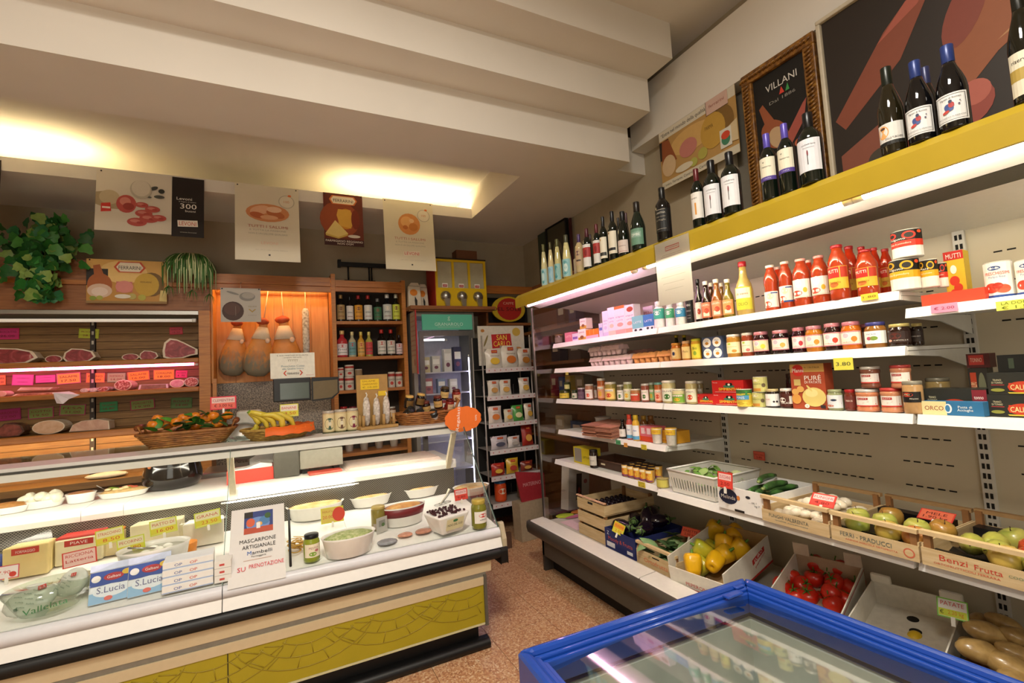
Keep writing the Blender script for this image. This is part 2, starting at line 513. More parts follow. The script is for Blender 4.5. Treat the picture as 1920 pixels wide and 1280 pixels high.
# ------------------------------------------------------------------ lamps of the place: fluorescent tubes
def emis(col, s): return M(col, 0.4, var=0, emit=s)
def tube_lamp(name, label, p0, p1, r, col, strength, group=None, caps=True):
 p0 = Vector(p0); p1 = Vector(p1)
 d = (p1 - p0)
 t = thing(name, label, 'lamp', p0, 0, group)
 obj('tube', MB(emis(col, strength)).tube([(0, 0, 0), d * 0.5, d], r, n=10), t)
 e = d.normalized()
 for q in (Vector((0, 0, 0)), d):
  s = -1 if q.length < 1e-6 else 1
  obj('end_cap', MB(WHITE).tube([q, q + e * 0.03 * s], r * 1.25, n=10), t)
 return t
tube_lamp('cove_tube', 'warm fluorescent tube in ceiling cove above the salami poster', (PY(-60, 290, 4.5).x - 0.6, 4.5, 3.262), (PY(165, 300, 4.5).x, 4.5, 3.262), 0.016, (1.0, 0.80, 0.44), 40, 'cove tubes')
tube_lamp('cove_tube', 'warm fluorescent tube in ceiling cove above the cheese poster', (PY(640, 350, 4.5).x, 4.5, 3.262), (PY(905, 385, 4.5).x, 4.5, 3.262), 0.016, (1.0, 0.80, 0.44), 40, 'cove tubes')
# ================================================================== WALL COOLER
PY0 = 3.47
YE = -0.9
ck = thing('wall_cooler', 'long open white wall cooler with yellow canopy along the right wall', 'cooler', (0, 0, 0))
obj('canopy', MB(YELLOWP).prism([(1.80, 2.145), (1.80, 2.225), (1.825, 2.253), (2.76, 2.253), (2.76, 2.22), (1.83, 2.215), (1.815, 2.145)], 'y', YE, 3.52), ck)
obj('lamp_tray', MB(SHELFW).prism([(1.83, 2.20), (2.02, 2.145), (2.03, 2.15), (1.84, 2.22)], 'y', YE, 3.50), ck)
obj('air_outlet', MB(M('#57564c', 0.7, var=0.1, scale=200)).box(2.03, YE, 2.145, 2.21, 3.48, 2.165), ck)
obj('top_liner', MB(SHELFW).prism([(2.21, 2.145), (2.64, 2.095), (2.64, 2.14), (2.21, 2.17)], 'y', YE, 3.48), ck)
joint = [3.48, 2.2, 0.925, -0.35, YE]
slot = M('#1a1712', 0.8, var=0)
for k in range(4):
 a, b = joint[k], joint[k + 1]
 p = obj('back_panel', MB(M('#c6bca4', 0.4, var=0.03, scale=5)).box(2.62, b + 0.012, 0.36, 2.66, a - 0.012, 2.14), ck)
 if k < 3:
  s = MB(slot)
  for z in (0.98, 1.09, 1.20, 1.31, 1.42, 1.53, 1.70, 1.86, 1.98):
   y = b + 0.11
   while y < a - 0.12:
    if int((y - b) * 10) % 7 != 3: s.box(2.6185, y, z, 2.6205, y + 0.026, z + 0.006)
    y += 0.04
  obj('air_slots', s, p, kind='stuff')
for k in (1, 2, 3):
 u = obj('upright', MB(M('#cfccc3', 0.4, var=0.03)).box(2.605, joint[k] - 0.02, 0.36, 2.625, joint[k] + 0.02, 2.14), ck)
 s = MB(slot)
 z = 0.42
 while z < 2.1:
  s.box(2.603, joint[k] - 0.012, z, 2.606, joint[k] - 0.003, z + 0.022).box(2.603, joint[k] + 0.003, z, 2.606, joint[k] + 0.012, z + 0.022)
  z += 0.04
 obj('slot_row', s, u, kind='stuff')
def shelf(y0, y1, z, xf, name='shelf', bracket=True, lip=0.034):
 o = obj(name, MB(SHELFW).box(xf + 0.012, y0, z - 0.016, 2.60, y1, z - 0.002), ck)
 obj('ticket_strip', MB(WHITE).prism([(xf - 0.012, z - lip), (xf, z + 0.002), (xf + 0.012, z), (xf + 0.008, z - lip)], 'y', y0 + 0.002, y1 - 0.002), o)
 if bracket:
  for y in (y0 + 0.004, y1 - 0.004):
   obj('bracket', MB(M('#d6d4cc', 0.4, var=0.03)).prism([(xf + 0.013, z - 0.018), (xf + 0.013, z - 0.034), (xf + 0.25, z - 0.045), (2.60, z - 0.10), (2.60, z - 0.018)], 'y', y - 0.003, y + 0.003), o)
 return o
S1, S2, S3, S4, S5 = 1.829, 1.62, 1.367, 1.111, 0.872
for (a, b) in ((2.205, 3.44), (0.93, 2.195)):
 shelf(a, b, S1, 2.1)
 shelf(a, b, S2, 2.1)
 shelf(a, b, S3, 2.1)
shelf(-0.345, 0.92, S3, 2.1)
shelf(-0.345, 0.92, 1.757, 2.1)
shelf(2.205, 3.44, S4, 2.1)
shelf(2.205, 3.44, S5, 2.05)
for (a, b) in ((0.93, 2.195), (-0.345, 0.92)): shelf(a, b, S5, 2.0)
# base tub with white lip and dark bumper
obj('tub', MB(M('#5d5a52', 0.6, var=0.05)).box(1.94, YE, 0.34, 2.66, 3.48, 0.372).box(1.90, YE, 0.12, 1.94, 3.48, 0.39).box(2.64, YE, 0.12, 2.66, 3.48, 0.36), ck)
obj('air_intake', MB(M('#2a2622', 0.7)).box(1.942, YE, 0.373, 1.962, 3.45, 0.39), ck)
obj('produce_deck', MB(M('#b9b4a8', 0.5, var=0.05)).box(1.963, YE, 0.373, 2.60, 3.45, 0.392), ck)
for a, b in ((3.50, 2.2), (2.195, 0.925), (0.92, -0.35)):
 obj('front_lip', MB(M('#dedad2', 0.35, var=0.03)).prism([(1.81, 0.398), (1.82, 0.406), (1.935, 0.413), (1.94, 0.40), (1.82, 0.385)], 'y', b + 0.002, a - 0.002), ck)
obj('bumper', MB(M('#4b443c', 0.4, var=0.06)).prism([(1.795, 0.392), (1.81, 0.40), (1.83, 0.40), (1.85, 0.30), (1.83, 0.285), (1.80, 0.31), (1.79, 0.35)], 'y', YE, 3.53, smooth=True), ck)
obj('kick_plate', MB(M('#15120f', 0.7)).box(1.98, YE, 0.002, 2.6, 3.45, 0.34), ck)
e = obj('end_panel', MB(SMOKE).prism([(1.92, 2.14), (1.93, 0.42), (2.62, 0.42), (2.62, 2.14)], 'y', 3.462, 3.47), ck, label='clear glass end panel')
obj('edge_trim', MB(STEEL).prism([(1.912, 2.14), (1.922, 0.42), (1.934, 0.42), (1.924, 2.14)], 'y', 3.455, 3.476), e)
obj('foot_panel', MB(M('#3c352e', 0.6)).box(1.90, 3.45, 0.002, 2.64, 3.48, 0.38), ck)
# rail clips and tube lamps under the canopy
for k, (a, b, c, st) in enumerate(((3.40, 2.12, (1.0, 0.56, 0.82), 16), (1.99, 0.965, (1.0, 0.92, 0.74), 21), (0.90, -0.33, (1.0, 0.92, 0.74), 21))):
 tube_lamp('canopy_tube', ['pink tinted fluorescent tube under canopy over the egg cartons', 'white fluorescent tube under canopy over the tomato sauce', 'white fluorescent tube under canopy over the stacked tuna cartons'][k], (1.862, a, 2.156), (1.862, b, 2.156), 0.0135, c, st, 'canopy tubes')
# ------------------------------------------------------------------ container kinds (canonical radius 0.04)
SH = {
 'jar': (0.10, [(0.030, 0), (0.0375, 0.002), (0.04, 0.008), (0.04, 0.070), (0.038, 0.078), (0.034, 0.083), (0.034, 0.088)], (0.0355, 0.086, 0.10)),
 'tall': (0.10, [(0.032, 0), (0.038, 0.002), (0.04, 0.006), (0.04, 0.082), (0.038, 0.087), (0.036, 0.090)], (0.0385, 0.089, 0.10)),
 'waist': (0.10, [(0.034, 0), (0.0395, 0.003), (0.04, 0.012), (0.037, 0.022), (0.037, 0.066), (0.040, 0.074), (0.040, 0.082), (0.037, 0.088)], (0.0395, 0.087, 0.10)),
 'passata': (0.25, [(0.032, 0), (0.038, 0.003), (0.04, 0.010), (0.04, 0.045), (0.037, 0.055), (0.037, 0.130), (0.040, 0.150), (0.039, 0.175), (0.030, 0.205), (0.022, 0.222), (0.021, 0.238)], (0.0235, 0.236, 0.25)),
 'bordeaux': (0.30, [(0.034, 0), (0.039, 0.002), (0.04, 0.008), (0.04, 0.185), (0.037, 0.203), (0.026, 0.222), (0.0165, 0.236), (0.0155, 0.255)], (0.0165, 0.235, 0.30)),
 'burgundy': (0.30, [(0.034, 0), (0.039, 0.002), (0.04, 0.008), (0.04, 0.140), (0.037, 0.165), (0.029, 0.195), (0.020, 0.222), (0.0155, 0.245)], (0.017, 0.238, 0.30)),
 'flute': (0.30, [(0.034, 0), (0.039, 0.002), (0.04, 0.008), (0.039, 0.09), (0.034, 0.15), (0.026, 0.20), (0.018, 0.245)], (0.0175, 0.24, 0.30)),
 'spirit': (0.27, [(0.034, 0), (0.039, 0.002), (0.04, 0.007), (0.04, 0.150), (0.036, 0.175), (0.022, 0.195), (0.016, 0.207), (0.016, 0.235)], (0.0175, 0.232, 0.27)),
 'syrup': (0.25, [(0.032, 0), (0.038, 0.003), (0.04, 0.008), (0.040, 0.115), (0.034, 0.145), (0.020, 0.175), (0.0165, 0.205), (0.016, 0.23)], (0.019, 0.226, 0.25)),
 'drink': (0.16, [(0.034, 0), (0.039, 0.004), (0.04, 0.010), (0.038, 0.05), (0.040, 0.09), (0.036, 0.115), (0.024, 0.128), (0.022, 0.133)], (0.026, 0.131, 0.16)),
 'can': (0.10, [(0.038, 0), (0.04, 0.0015), (0.039, 0.003), (0.039, 0.097), (0.04, 0.0985), (0.038, 0.10)], None),
 'cup': (0.08, [(0.028, 0), (0.031, 0.002), (0.038, 0.072), (0.040, 0.074), (0.040, 0.077)], (0.0405, 0.0765, 0.08)),
}
@lru_cache(None)
def vessel(shape, content, lid, lab=None, L=(), lo=0.15, hi=0.68, ang=2.3, gloss=0.08, see=False, metal=0.0):
 h, prof, cap = SH[shape]
 if see: bm = M(content, 0.03, trans=0.85, var=0.0, ior=1.3)
 else: bm = M(content, gloss, metal, 0.10, 60, coat=0.3)
 body = {'can': 'can_body', 'cup': 'cup_body', 'jar': 'jar_body', 'tall': 'jar_body', 'waist': 'jar_body'}.get(shape, 'bottle_body')
 out = [(body, MB(bm).lathe(prof, n=18).mesh('body'))]
 if cap and lid:
  r, z0, z1 = cap
  out.append(('lid' if 'jar' in body or 'cup' in body else 'cap', MB(M(lid, 0.32, 0.15, 0.04)).lathe([(r * 0.98, z0), (r, z0 + 0.001), (r, z1 - 0.002), (r * 0.93, z1)], n=18).mesh('lid')))
 if lab:
  rr = max(q[0] for q in prof if lo * h - 0.002 <= q[1] <= hi * h + 0.002) if any(lo * h - 0.002 <= q[1] <= hi * h + 0.002 for q in prof) else 0.04
  mb = MB()
  mb.T = Matrix.Translation((0, 0, lo * h))
  mb.layers(ang * rr, (hi - lo) * h, (('r', lab, 0, 0, 1, 1),) + tuple(L), wrap=rr + 0.0002)
  out.append(('paper_label', mb.mesh('label')))
 return tuple(out)
def face(x, y, k=0.5):
 return k * math.atan2(-x, y) + (1 - k) * FW
def onshelf(parts, name, label, cat, u0, u1, vt, vb, X, z, shape, group=None, kr=1.0):
 p = PX((u0 + u1) / 2, (vt + vb) / 2, X)
 wy = abs(PX(u0, (vt + vb) / 2, X).y - PX(u1, (vt + vb) / 2, X).y)
 h = PX((u0 + u1) / 2, vt, X).z - z
 cs = X / math.hypot(X, p.y)
 r = wy / 2 * cs * kr
 return inst(parts, name, label, cat, (X, p.y, z + 0.0005), face(X, p.y), group, scale=(r / 0.04, r / 0.04, h / SH[shape][0]))
@lru_cache(None)
def carton(w, d, h, col, L=(), top=None, side=None, rough=0.5):
 mb = MB(M(col, rough, var=0.03)).box(-w / 2, 0, 0, w / 2, d, h)
 out = [('carton', mb.mesh('carton'))]
 if L:
  pr = MB().layers(w, h, L)
  out.append(('print', pr.mesh('print')))
 if side:
  s = MB(M(side, rough, var=0.03)).box(-w / 2 - 0.0008, 0.004, 0.003, -w / 2, d - 0.004, h - 0.003).box(w / 2, 0.004, 0.003, w / 2 + 0.0008, d - 0.004, h - 0.003)
  out.append(('side_panel', s.mesh('side')))
 if top:
  out.append(('top_flap', MB(M(top, rough, var=0.03)).box(-w / 2 + 0.002, 0.003, h, w / 2 - 0.002, d - 0.003, h + 0.001).mesh('flap')))
 return tuple(out)
def boxon(label, u0, u1, vt, vb, X, z, col, L=(), d=0.06, name='carton_box', cat='box', group=None, rz=FW, z0=None, **k):
 um = (u0 + u1) / 2
 ya, yb = PX(u0, (vt + vb) / 2, X).y, PX(u1, (vt + vb) / 2, X).y
 h = PX(um, vt, X).z - z
 w = abs(ya - yb)
 return inst(carton(round(w, 4), d, round(h, 4), col, tuple(L), **k), name, label, cat, (X, (ya + yb) / 2, z + 0.0005), rz, group)
# ------------------------------------------------------------------ bottles standing on the canopy
CT = 2.2535
DG = '#0a120c'
def wl(*extra): return tuple(extra)
SCRIPT1 = (('t', INK, 'collefrisio', 0.55, 0.82, 0.05, 0.5), ('e', '#7a3038', 0.5, 0.55, 0.03, 0.10), ('r', '#3a3532', 0.48, 0.2, 0.51, 0.5), ('t', INK, 'Montepulciano', 0.55, 0.72, 0.025, 0.4))
PURP = (('t', INK, 'w', 0.35, 0.80, 0.10), ('t', INK, 'Falerio', 0.5, 0.6, 0.06, 0.5), ('r', '#4c3a86', 0, 0, 1, 0.17), ('t', '#b9b0d6', 'CINTA', 0.5, 0.08, 0.06, 0.4))
COMIC = (('r', '#33302c', 0.06, 0.05, 0.94, 0.065), ('r', '#33302c', 0.06, 0.93, 0.94, 0.945), ('r', '#33302c', 0.92, 0.05, 0.94, 0.945), ('r', '#33302c', 0.06, 0.05, 0.08, 0.945),
         ('t', INK, 'Vigneti di Romeo', 0.5, 0.82, 0.06, 0.6), ('e', '#3c4f86', 0.45, 0.5, 0.12, 0.14, 0.5), ('e', '#a33434', 0.52, 0.58, 0.08, 0.10), ('e', '#2e3350', 0.5, 0.7, 0.05, 0.06), ('e', '#b54038', 0.36, 0.36, 0.10, 0.05, 0.4),
         ('e', '#55506a', 0.72, 0.55, 0.03, 0.03), ('e', '#55506a', 0.75, 0.66, 0.02, 0.02), ('t', INK, 'PECORINO SUPERIORE', 0.5, 0.16, 0.04, 0.75))
WINES = [
 ('flute', '#c9c294', '#57562f', '#9fc3c6', (('e', '#5a9aa4', 0.5, 0.5, 0.28, 0.42), ('e', '#bcd8d6', 0.5, 0.5, 0.16, 0.25)), 0.02, 0.40, 1012, 1026, 458, 1.85, 'slender pale bottle with blue round label, end of the flute row beside the wall'),
 ('flute', '#cdbf90', '#4f4a2c', '#9cc0cf', (('e', '#74acc4', 0.5, 0.5, 0.3, 0.42),), 0.02, 0.40, 1025, 1038, 454, 1.85, 'slender pale bottle with light blue label, second from the flute row end'),
 ('flute', '#c6bd85', '#57562f', '#8fbab8', (('e', '#3f8f98', 0.4, 0.5, 0.3, 0.4),), 0.02, 0.40, 1037, 1052, 448, 1.85, 'slender pale bottle with teal crescent label, third in the flute row'),
 ('flute', '#d0c890', '#4b4c3a', '#8fbfc4', (('e', '#5f9ea6', 0.5, 0.5, 0.34, 0.4), ('e', '#c9dcd6', 0.55, 0.5, 0.2, 0.24)), 0.02, 0.42, 1052, 1071, 440, 1.85, 'slender pale bottle with large aqua disc label next to the rose wine'),
 ('bordeaux', '#b8a47a', '#43305c', '#b59a78', (('e', '#6a4a52', 0.5, 0.75, 0.3, 0.14), ('r', '#463a34', 0.3, 0.25, 0.8, 0.35)), 0.18, 0.60, 1077, 1094, 439, 1.85, 'clear wine bottle with violet capsule and beige label'),
 ('bordeaux', DG, '#4a1a24', '#d9d6d2', (('r', '#a2332f', 0, 0.42, 1, 0.86), ('e', '#7d2426', 0.5, 0.62, 0.14, 0.14)), 0.06, 0.60, 1091, 1110, 428, 1.85, 'dark wine bottle with red and white label beside the clear wine'),
 ('bordeaux', DG, '#2c1a20', None, (), 0, 0, 1101, 1113, 439, 1.95, 'plain dark wine bottle behind the red label pair'),
 ('bordeaux', DG, '#571c22', '#d6d2cc', (('r', '#a53430', 0, 0.42, 1, 0.88), ('e', '#7d2426', 0.5, 0.62, 0.14, 0.14)), 0.06, 0.60, 1110, 1127, 420, 1.85, 'burgundy capsule bottle with red and white label beside the cream labels'),
 ('bordeaux', DG, '#17171a', '#ddd6c2', (('r', '#17171a', 0, 0.12, 0.9, 0.28), ('e', '#b98a4a', 0.3, 0.88, 0.07, 0.05)), 0.10, 0.55, 1122, 1139, 406, 1.85, 'dark bottle with cream label over a black band, darker capsule of the pair'),
 ('bordeaux', DG, '#101013', '#d9d2bd', (('r', '#17171a', 0, 0.14, 0.85, 0.26), ('e', '#a8783a', 0.25, 0.92, 0.08, 0.05)), 0.12, 0.58, 1138, 1158, 396, 1.85, 'taller dark bottle with cream label and black band beside the pale pink label'),
 ('burgundy', DG, '#1a1512', None, (), 0, 0, 1153, 1166, 408, 1.97, 'plain dark bottle behind the pale pink label'),
 ('burgundy', DG, '#141416', '#cdbdb4', (('t', INK, 'Valentino', 0.5, 0.55, 0.07, 0.6), ('r', '#b0776c', 0.1, 0.1, 0.9, 0.13)), 0.06, 0.34, 1156, 1180, 396, 1.85, 'sloping shoulder bottle with pale pink label'),
 ('burgundy', DG, '#3b1f26', None, (), 0, 0, 1168, 1180, 399, 1.99, 'dark bottle with maroon capsule behind the sparkling wine'),
 ('burgundy', '#0d1a12', '#201a16', '#5f8670', (('r', '#7f9d8c', 0.15, 0.45, 0.85, 0.8), ('t', '#dfe6dc', 'ZIMBE', 0.5, 0.62, 0.16, 0.55)), 0.10, 0.43, 1180, 1210, 378, 1.85, 'sparkling wine bottle with green label and wired cork'),
 ('bordeaux', '#0b0b0b', '#111111', '#0d0d0d', (('t', '#b8b0a0', 'CANTINA', 0.5, 0.82, 0.08, 0.6), ('t', '#8f8778', 'vino rosso', 0.5, 0.66, 0.07, 0.6), ('t', '#8f8778', 'di Puglia', 0.5, 0.5, 0.07, 0.6), ('r', '#b8b0a0', 0.2, 0.95, 0.8, 0.96), ('r', '#b8b0a0', 0.2, 0.12, 0.8, 0.13)), 0.15, 0.58, 1227, 1258, 351, 1.85, 'all black bottle with pale lettering standing alone'),
 ('bordeaux', DG, '#56191d', '#d8d4cc', (('r', '#c98a3c', 0.40, 0.15, 0.52, 0.6), ('t', INK, 'ROSSO', 0.4, 0.78, 0.05, 0.4)), 0.14, 0.58, 1293, 1320, 316, 1.85, 'burgundy capsule bottle with white label and orange figure'),
 ('bordeaux', DG, '#0e0e10', '#d9d9dc', SCRIPT1, 0.10, 0.58, 1317, 1354, 300, 1.85, 'tall black bottle with white label beside the orange figure label'),
 ('bordeaux', DG, '#0e0e10', '#dcdcde', SCRIPT1, 0.12, 0.60, 1350, 1390, 284, 1.85, 'tall black bottle with white label under the picture of cheese and ham'),
 ('bordeaux', DG, '#5448a2', '#d8d2bc', PURP, 0.28, 0.62, 1422, 1457, 250, 1.85, 'violet capsule bottle with cream label turned to the aisle'),
 ('bordeaux', DG, '#5448a2', '#d8d2bc', PURP, 0.28, 0.62, 1455, 1491, 231, 1.85, 'violet capsule bottle with cream label next to the large white label'),
 ('bordeaux', DG, '#0e0e10', '#d5d5da', SCRIPT1, 0.16, 0.60, 1493, 1545, 210, 1.85, 'broad black bottle with large white label in front of the gilt frame'),
 ('burgundy', '#1a160a', '#141a12', '#d0cec8', (('e', '#e0a060', 0.25, 0.62, 0.22, 0.30), ('e', '#5a4030', 0.25, 0.8, 0.10, 0.06), ('t', INK, 'COLLE TURCHESE', 0.62, 0.28, 0.09, 0.6), ('r', '#14140f', 0, 0, 1, 0.16)), 0.10, 0.34, 1640, 1695, 124, 1.86, 'brown glass bottle with white and gold label before the large ham picture'),
 ('burgundy', '#0a0a0c', '#24356e', '#d8d8d6', COMIC, 0.08, 0.40, 1692, 1752, 112, 1.85, 'blue capsule bottle with framed figure label beside the brown glass bottle'),
 ('burgundy', '#0a0a0c', '#2a2f55', None, (), 0, 0, 1716, 1764, 124, 1.95, 'blue capsule bottle standing behind the figure label pair'),
 ('burgundy', '#0a0a0c', '#24356e', '#d8d8d6', COMIC, 0.08, 0.40, 1750, 1818, 82, 1.85, 'blue capsule bottle with framed figure label nearest the gold banded bottle'),
 ('burgundy', '#101008', '#15150f', '#d5cdb6', (('r', '#a88f45', 0, 0.35, 1, 0.62), ('t', INK, 'riserva', 0.4, 0.8, 0.1, 0.5)), 0.06, 0.42, 1880, 1952, -30, 1.85, 'dark bottle with cream and gold banded label'),
]
for sh, gc, cc, lb, L, lo, hi, u0, u1, vt, X, lab in WINES:
 see = sh == 'flute' or gc == '#b8a47a'
 vb = PX_v = None
 onshelf(vessel(sh, gc, cc, lb, tuple(L), lo, hi, 2.2, 0.06), 'wine_bottle', lab, 'bottle', u0, u1, vt, vt + (u1 - u0) * 2.5, X, CT, sh, 'bottles on the canopy', 0.96)
# ------------------------------------------------------------------ shelf 1 (milk, syrups, tomato sauce)
g = 'goods on the top cooler shelf'
def V(sh, content, lid, lab, L, label, u0, u1, vt, vb, X, z, name, cat, grp=g, lo=0.15, hi=0.68, ang=2.3, **k):
 return onshelf(vessel(sh, content, lid, lab, tuple(L), lo, hi, ang, **k), name, label, cat, u0, u1, vt, vb, X, z, sh, grp)
V('tall', '#5a4a3c', '#8c6a3a', '#7b6f63', (), 'small brown jar by the glass end panel', 1040, 1057, 627, 642, 2.16, S1, 'glass_jar', 'jar')
boxon('small pink carton by the brown jar', 1059, 1073, 623, 640, 2.15, S1, '#d87f93', (('t', '#f3d6dc', 'LATTE', 0.5, 0.6, 0.2, 0.7),))
boxon('small white and lilac carton beside the pink one', 1073, 1084, 625, 640, 2.15, S1, '#e3dcef', (('r', '#8a6bb5', 0.1, 0.3, 0.9, 0.6),))
boxon('white cream carton with yellow foot, lower of two', 1084, 1098, 617, 638, 2.15, S1, '#ece6dc', (('r', '#c9a640', 0, 0, 1, 0.3), ('e', '#8a5a30', 0.5, 0.3, 0.25, 0.15), ('t', '#7a3a60', 'panna', 0.5, 0.7, 0.14, 0.7)))
zt = PX(1091, 617, 2.15).z
boxon('white cream carton with yellow foot, stacked on its twin', 1087, 1099, 597, 617, 2.15, zt + 0.001, '#ece6dc', (('r', '#c9a640', 0, 0, 1, 0.3), ('e', '#8a5a30', 0.5, 0.3, 0.25, 0.15), ('t', '#7a3a60', 'panna', 0.5, 0.7, 0.14, 0.7)))
boxon('row of orange cream cartons in a shrink pack', 1099, 1122, 617, 636, 2.15, S1, '#e2862c', (('r', '#e8b9c8', 0, 0, 1, 0.4), ('r', '#f0c070', 0.30, 0.45, 0.33, 1), ('r', '#f0c070', 0.62, 0.45, 0.65, 1)), d=0.12)
boxon('narrow pale blue carton beside the orange pack', 1123, 1130, 606, 632, 2.15, S1, '#cfd3ec', (('r', '#6a7ac0', 0.1, 0.5, 0.9, 0.7),))
MILK = lambda c, c2: (('t', c, 'cipo', 0.5, 0.62, 0.06, 0.8), ('r', c2, 0, 0, 1, 0.18), ('e', c2, 0.5, 0.35, 0.3, 0.07), ('t', c, 'LATTE', 0.5, 0.5, 0.04, 0.6))
boxon('tall white milk carton with blue lettering', 1130, 1140, 583, 632, 2.15, S1, '#e6e3f0', MILK('#5a62b0', '#c9c6e2'), name='milk_carton', cat='carton')
boxon('tall white milk carton with violet lettering', 1140, 1153, 576, 629, 2.15, S1, '#ece4ee', MILK('#7a56a6', '#d8cdbb'), name='milk_carton', cat='carton')
boxon('white and rose milk carton with orange top', 1153, 1172, 573, 627, 2.15, S1, '#f0e4ea', MILK('#8a5aa0', '#e0a9a0') + (('r', '#d9762c', 0, 0.9, 1, 1),), name='milk_carton', cat='carton')
boxon('white milk carton with brown disc at the top', 1172, 1189, 571, 624, 2.15, S1, '#efe6e8', MILK('#6a4a90', '#d8a08c') + (('e', '#a8492f', 0.6, 0.84, 0.35, 0.09),), name='milk_carton', cat='carton')
boxon('teal milk carton with black and white cow picture', 1185, 1206, 592, 620, 2.14, S1, '#7cc4c8', (('r', '#eef2f0', 0, 0, 1, 0.22), ('e', '#22303a', 0.3, 0.12, 0.12, 0.08), ('e', '#22303a', 0.75, 0.10, 0.14, 0.08), ('t', '#e9f4f4', 'LATTE', 0.5, 0.6, 0.14, 0.7)), name='milk_carton', cat='carton')
boxon('blue milk carton with cow picture', 1206, 1226, 589, 618, 2.14, S1, '#3f7fc4', (('r', '#eef2f0', 0, 0, 1, 0.25), ('e', '#22303a', 0.4, 0.14, 0.12, 0.08), ('e', '#22303a', 0.8, 0.12, 0.1, 0.07), ('t', '#eef4fa', 'LATTE', 0.5, 0.6, 0.14, 0.7)), name='milk_carton', cat='carton')
boxon('white packet with red lettering behind the blue milk carton', 1206, 1224, 574, 600, 2.30, S1, '#e6d8e6', (('t', '#b02a3c', 'Milka', 0.5, 0.75, 0.12, 0.8), ('t', INK, 'latte', 0.4, 0.5, 0.1, 0.6)), name='food_packet', cat='packet')
for (u0, u1, vt, c, nm) in ((1225, 1247, 565, '#3fae9a', 'teal'), (1247, 1265, 566, '#45a878', 'green'), (1266, 1287, 566, '#3f8fc0', 'blue')):
 V('drink', '#eef0ec', '#e9efef', c, (('e', '#e6f2f0', 0.5, 0.55, 0.16, 0.2), ('t', '#eef6f6', 'LATTE', 0.5, 0.8, 0.12, 0.5)), 'white plastic milk bottle with ' + nm + ' band label', u0, u1, vt, 612, 2.15, S1, 'milk_bottle', 'bottle', lo=0.35, hi=0.72, ang=3.0, gloss=0.4)
V('can', '#131313', None, '#101010', (('t', '#cfcfcf', 'NERO', 0.5, 0.75, 0.09, 0.5), ('t', '#bbbbbb', 'ENERGY', 0.5, 0.5, 0.06, 0.5), ('r', '#8a8a8a', 0.3, 0.3, 0.7, 0.32), ('t', '#aaaaaa', 'drink', 0.5, 0.2, 0.06, 0.4)), 'slim black can with white lettering', 1286, 1301, 559, 605, 2.15, S1, 'drink_can', 'can', lo=0.05, hi=0.95)
SYR = [(1302, 1318, 523, '#120d0a', '#141414', '#e3d7cf', 'black', 2.16), (1314, 1335, 527, '#26130c', '#e8ddd0', '#cf7a58', 'very dark', 2.14), (1333, 1356, 523, '#8e5420', '#ece3d4', '#d98a63', 'amber', 2.14), (1354, 1377, 523, '#7a6a22', '#ece3d4', '#d8965a', 'olive amber', 2.14)]
for u0, u1, vt, c, cap, lb, nm, X in SYR:
 V('syrup', c, cap, lb, (('r', '#f0dcc8', 0.3, 0.1, 0.8, 0.35), ('e', '#b8442c', 0.6, 0.45, 0.18, 0.18), ('t', '#f6ecdf', 'SCIROPPO', 0.5, 0.82, 0.12, 0.7)), nm + ' syrup bottle with ' + ('black' if nm == 'black' else 'white') + ' cap on the top cooler shelf', u0, u1, vt, 600, X, S1, 'syrup_bottle', 'bottle', lo=0.08, hi=0.46)
for u0, u1, vt, k in ((1325, 1343, 530, 'dark'), (1346, 1362, 530, 'amber')):
 V('syrup', '#5a3014' if k == 'dark' else '#90601f', '#ece3d4', None, (), k + ' syrup bottle without visible label in the back row', u0, u1, vt, 590, 2.30, S1, 'syrup_bottle', 'bottle')
V('syrup', '#b89c58', '#a8202a', '#cfc83a', (('r', '#efe9c8', 0.08, 0.5, 0.92, 0.95), ('t', '#7a8a20', 'OLIO', 0.5, 0.25, 0.14, 0.5), ('t', '#b03a2a', 'di semi', 0.5, 0.7, 0.1, 0.6)), 'plastic bottle of golden seed oil with red cap and yellow label', 1378, 1412, 490, 590, 2.15, S1, 'oil_bottle', 'bottle', lo=0.10, hi=0.52)
PAS = lambda: (('e', '#ffffff', 0.42, 0.78, 0.16, 0.24), ('e', '#c8402a', 0.3, 0.25, 0.28, 0.16), ('e', '#e0b030', 0.72, 0.4, 0.1, 0.14), ('r', '#d9d4c6', 0, 0, 1, 0.08))
PAS2 = lambda: (('e', '#d04a2c', 0.3, 0.2, 0.26, 0.2), ('e', '#e8c8b0', 0.5, 0.7, 0.2, 0.2), ('r', '#2a4a8a', 0.55, 0.86, 0.95, 0.93))
RED = '#a83e20'
V('passata', RED, '#e6d8cc', '#efe9e0', PAS2(), 'tomato sauce bottle with white cap and tomato picture label, beside the oil', 1432, 1461, 497, 581, 2.15, S1, 'sauce_bottle', 'bottle', lo=0.08, hi=0.42)
V('passata', RED, '#e6c8bc', '#efe9e0', PAS2() + (('r', '#2a4a8a', 0.4, 0, 1, 0.1),), 'tomato sauce bottle with pale cap and blue footed label', 1460, 1488, 490, 576, 2.15, S1, 'sauce_bottle', 'bottle', lo=0.14, hi=0.48)
V('passata', RED, '#e0a098', '#efe9e0', PAS(), 'tomato sauce bottle with pink cap and round white emblem, next to blue footed label', 1486, 1522, 485, 574, 2.15, S1, 'sauce_bottle', 'bottle', lo=0.18, hi=0.56)
V('passata', RED, '#d8908a', '#efe9e0', PAS(), 'tomato sauce bottle with pink cap and round white emblem, next to yellow labels', 1520, 1556, 479, 568, 2.15, S1, 'sauce_bottle', 'bottle', lo=0.18, hi=0.56)
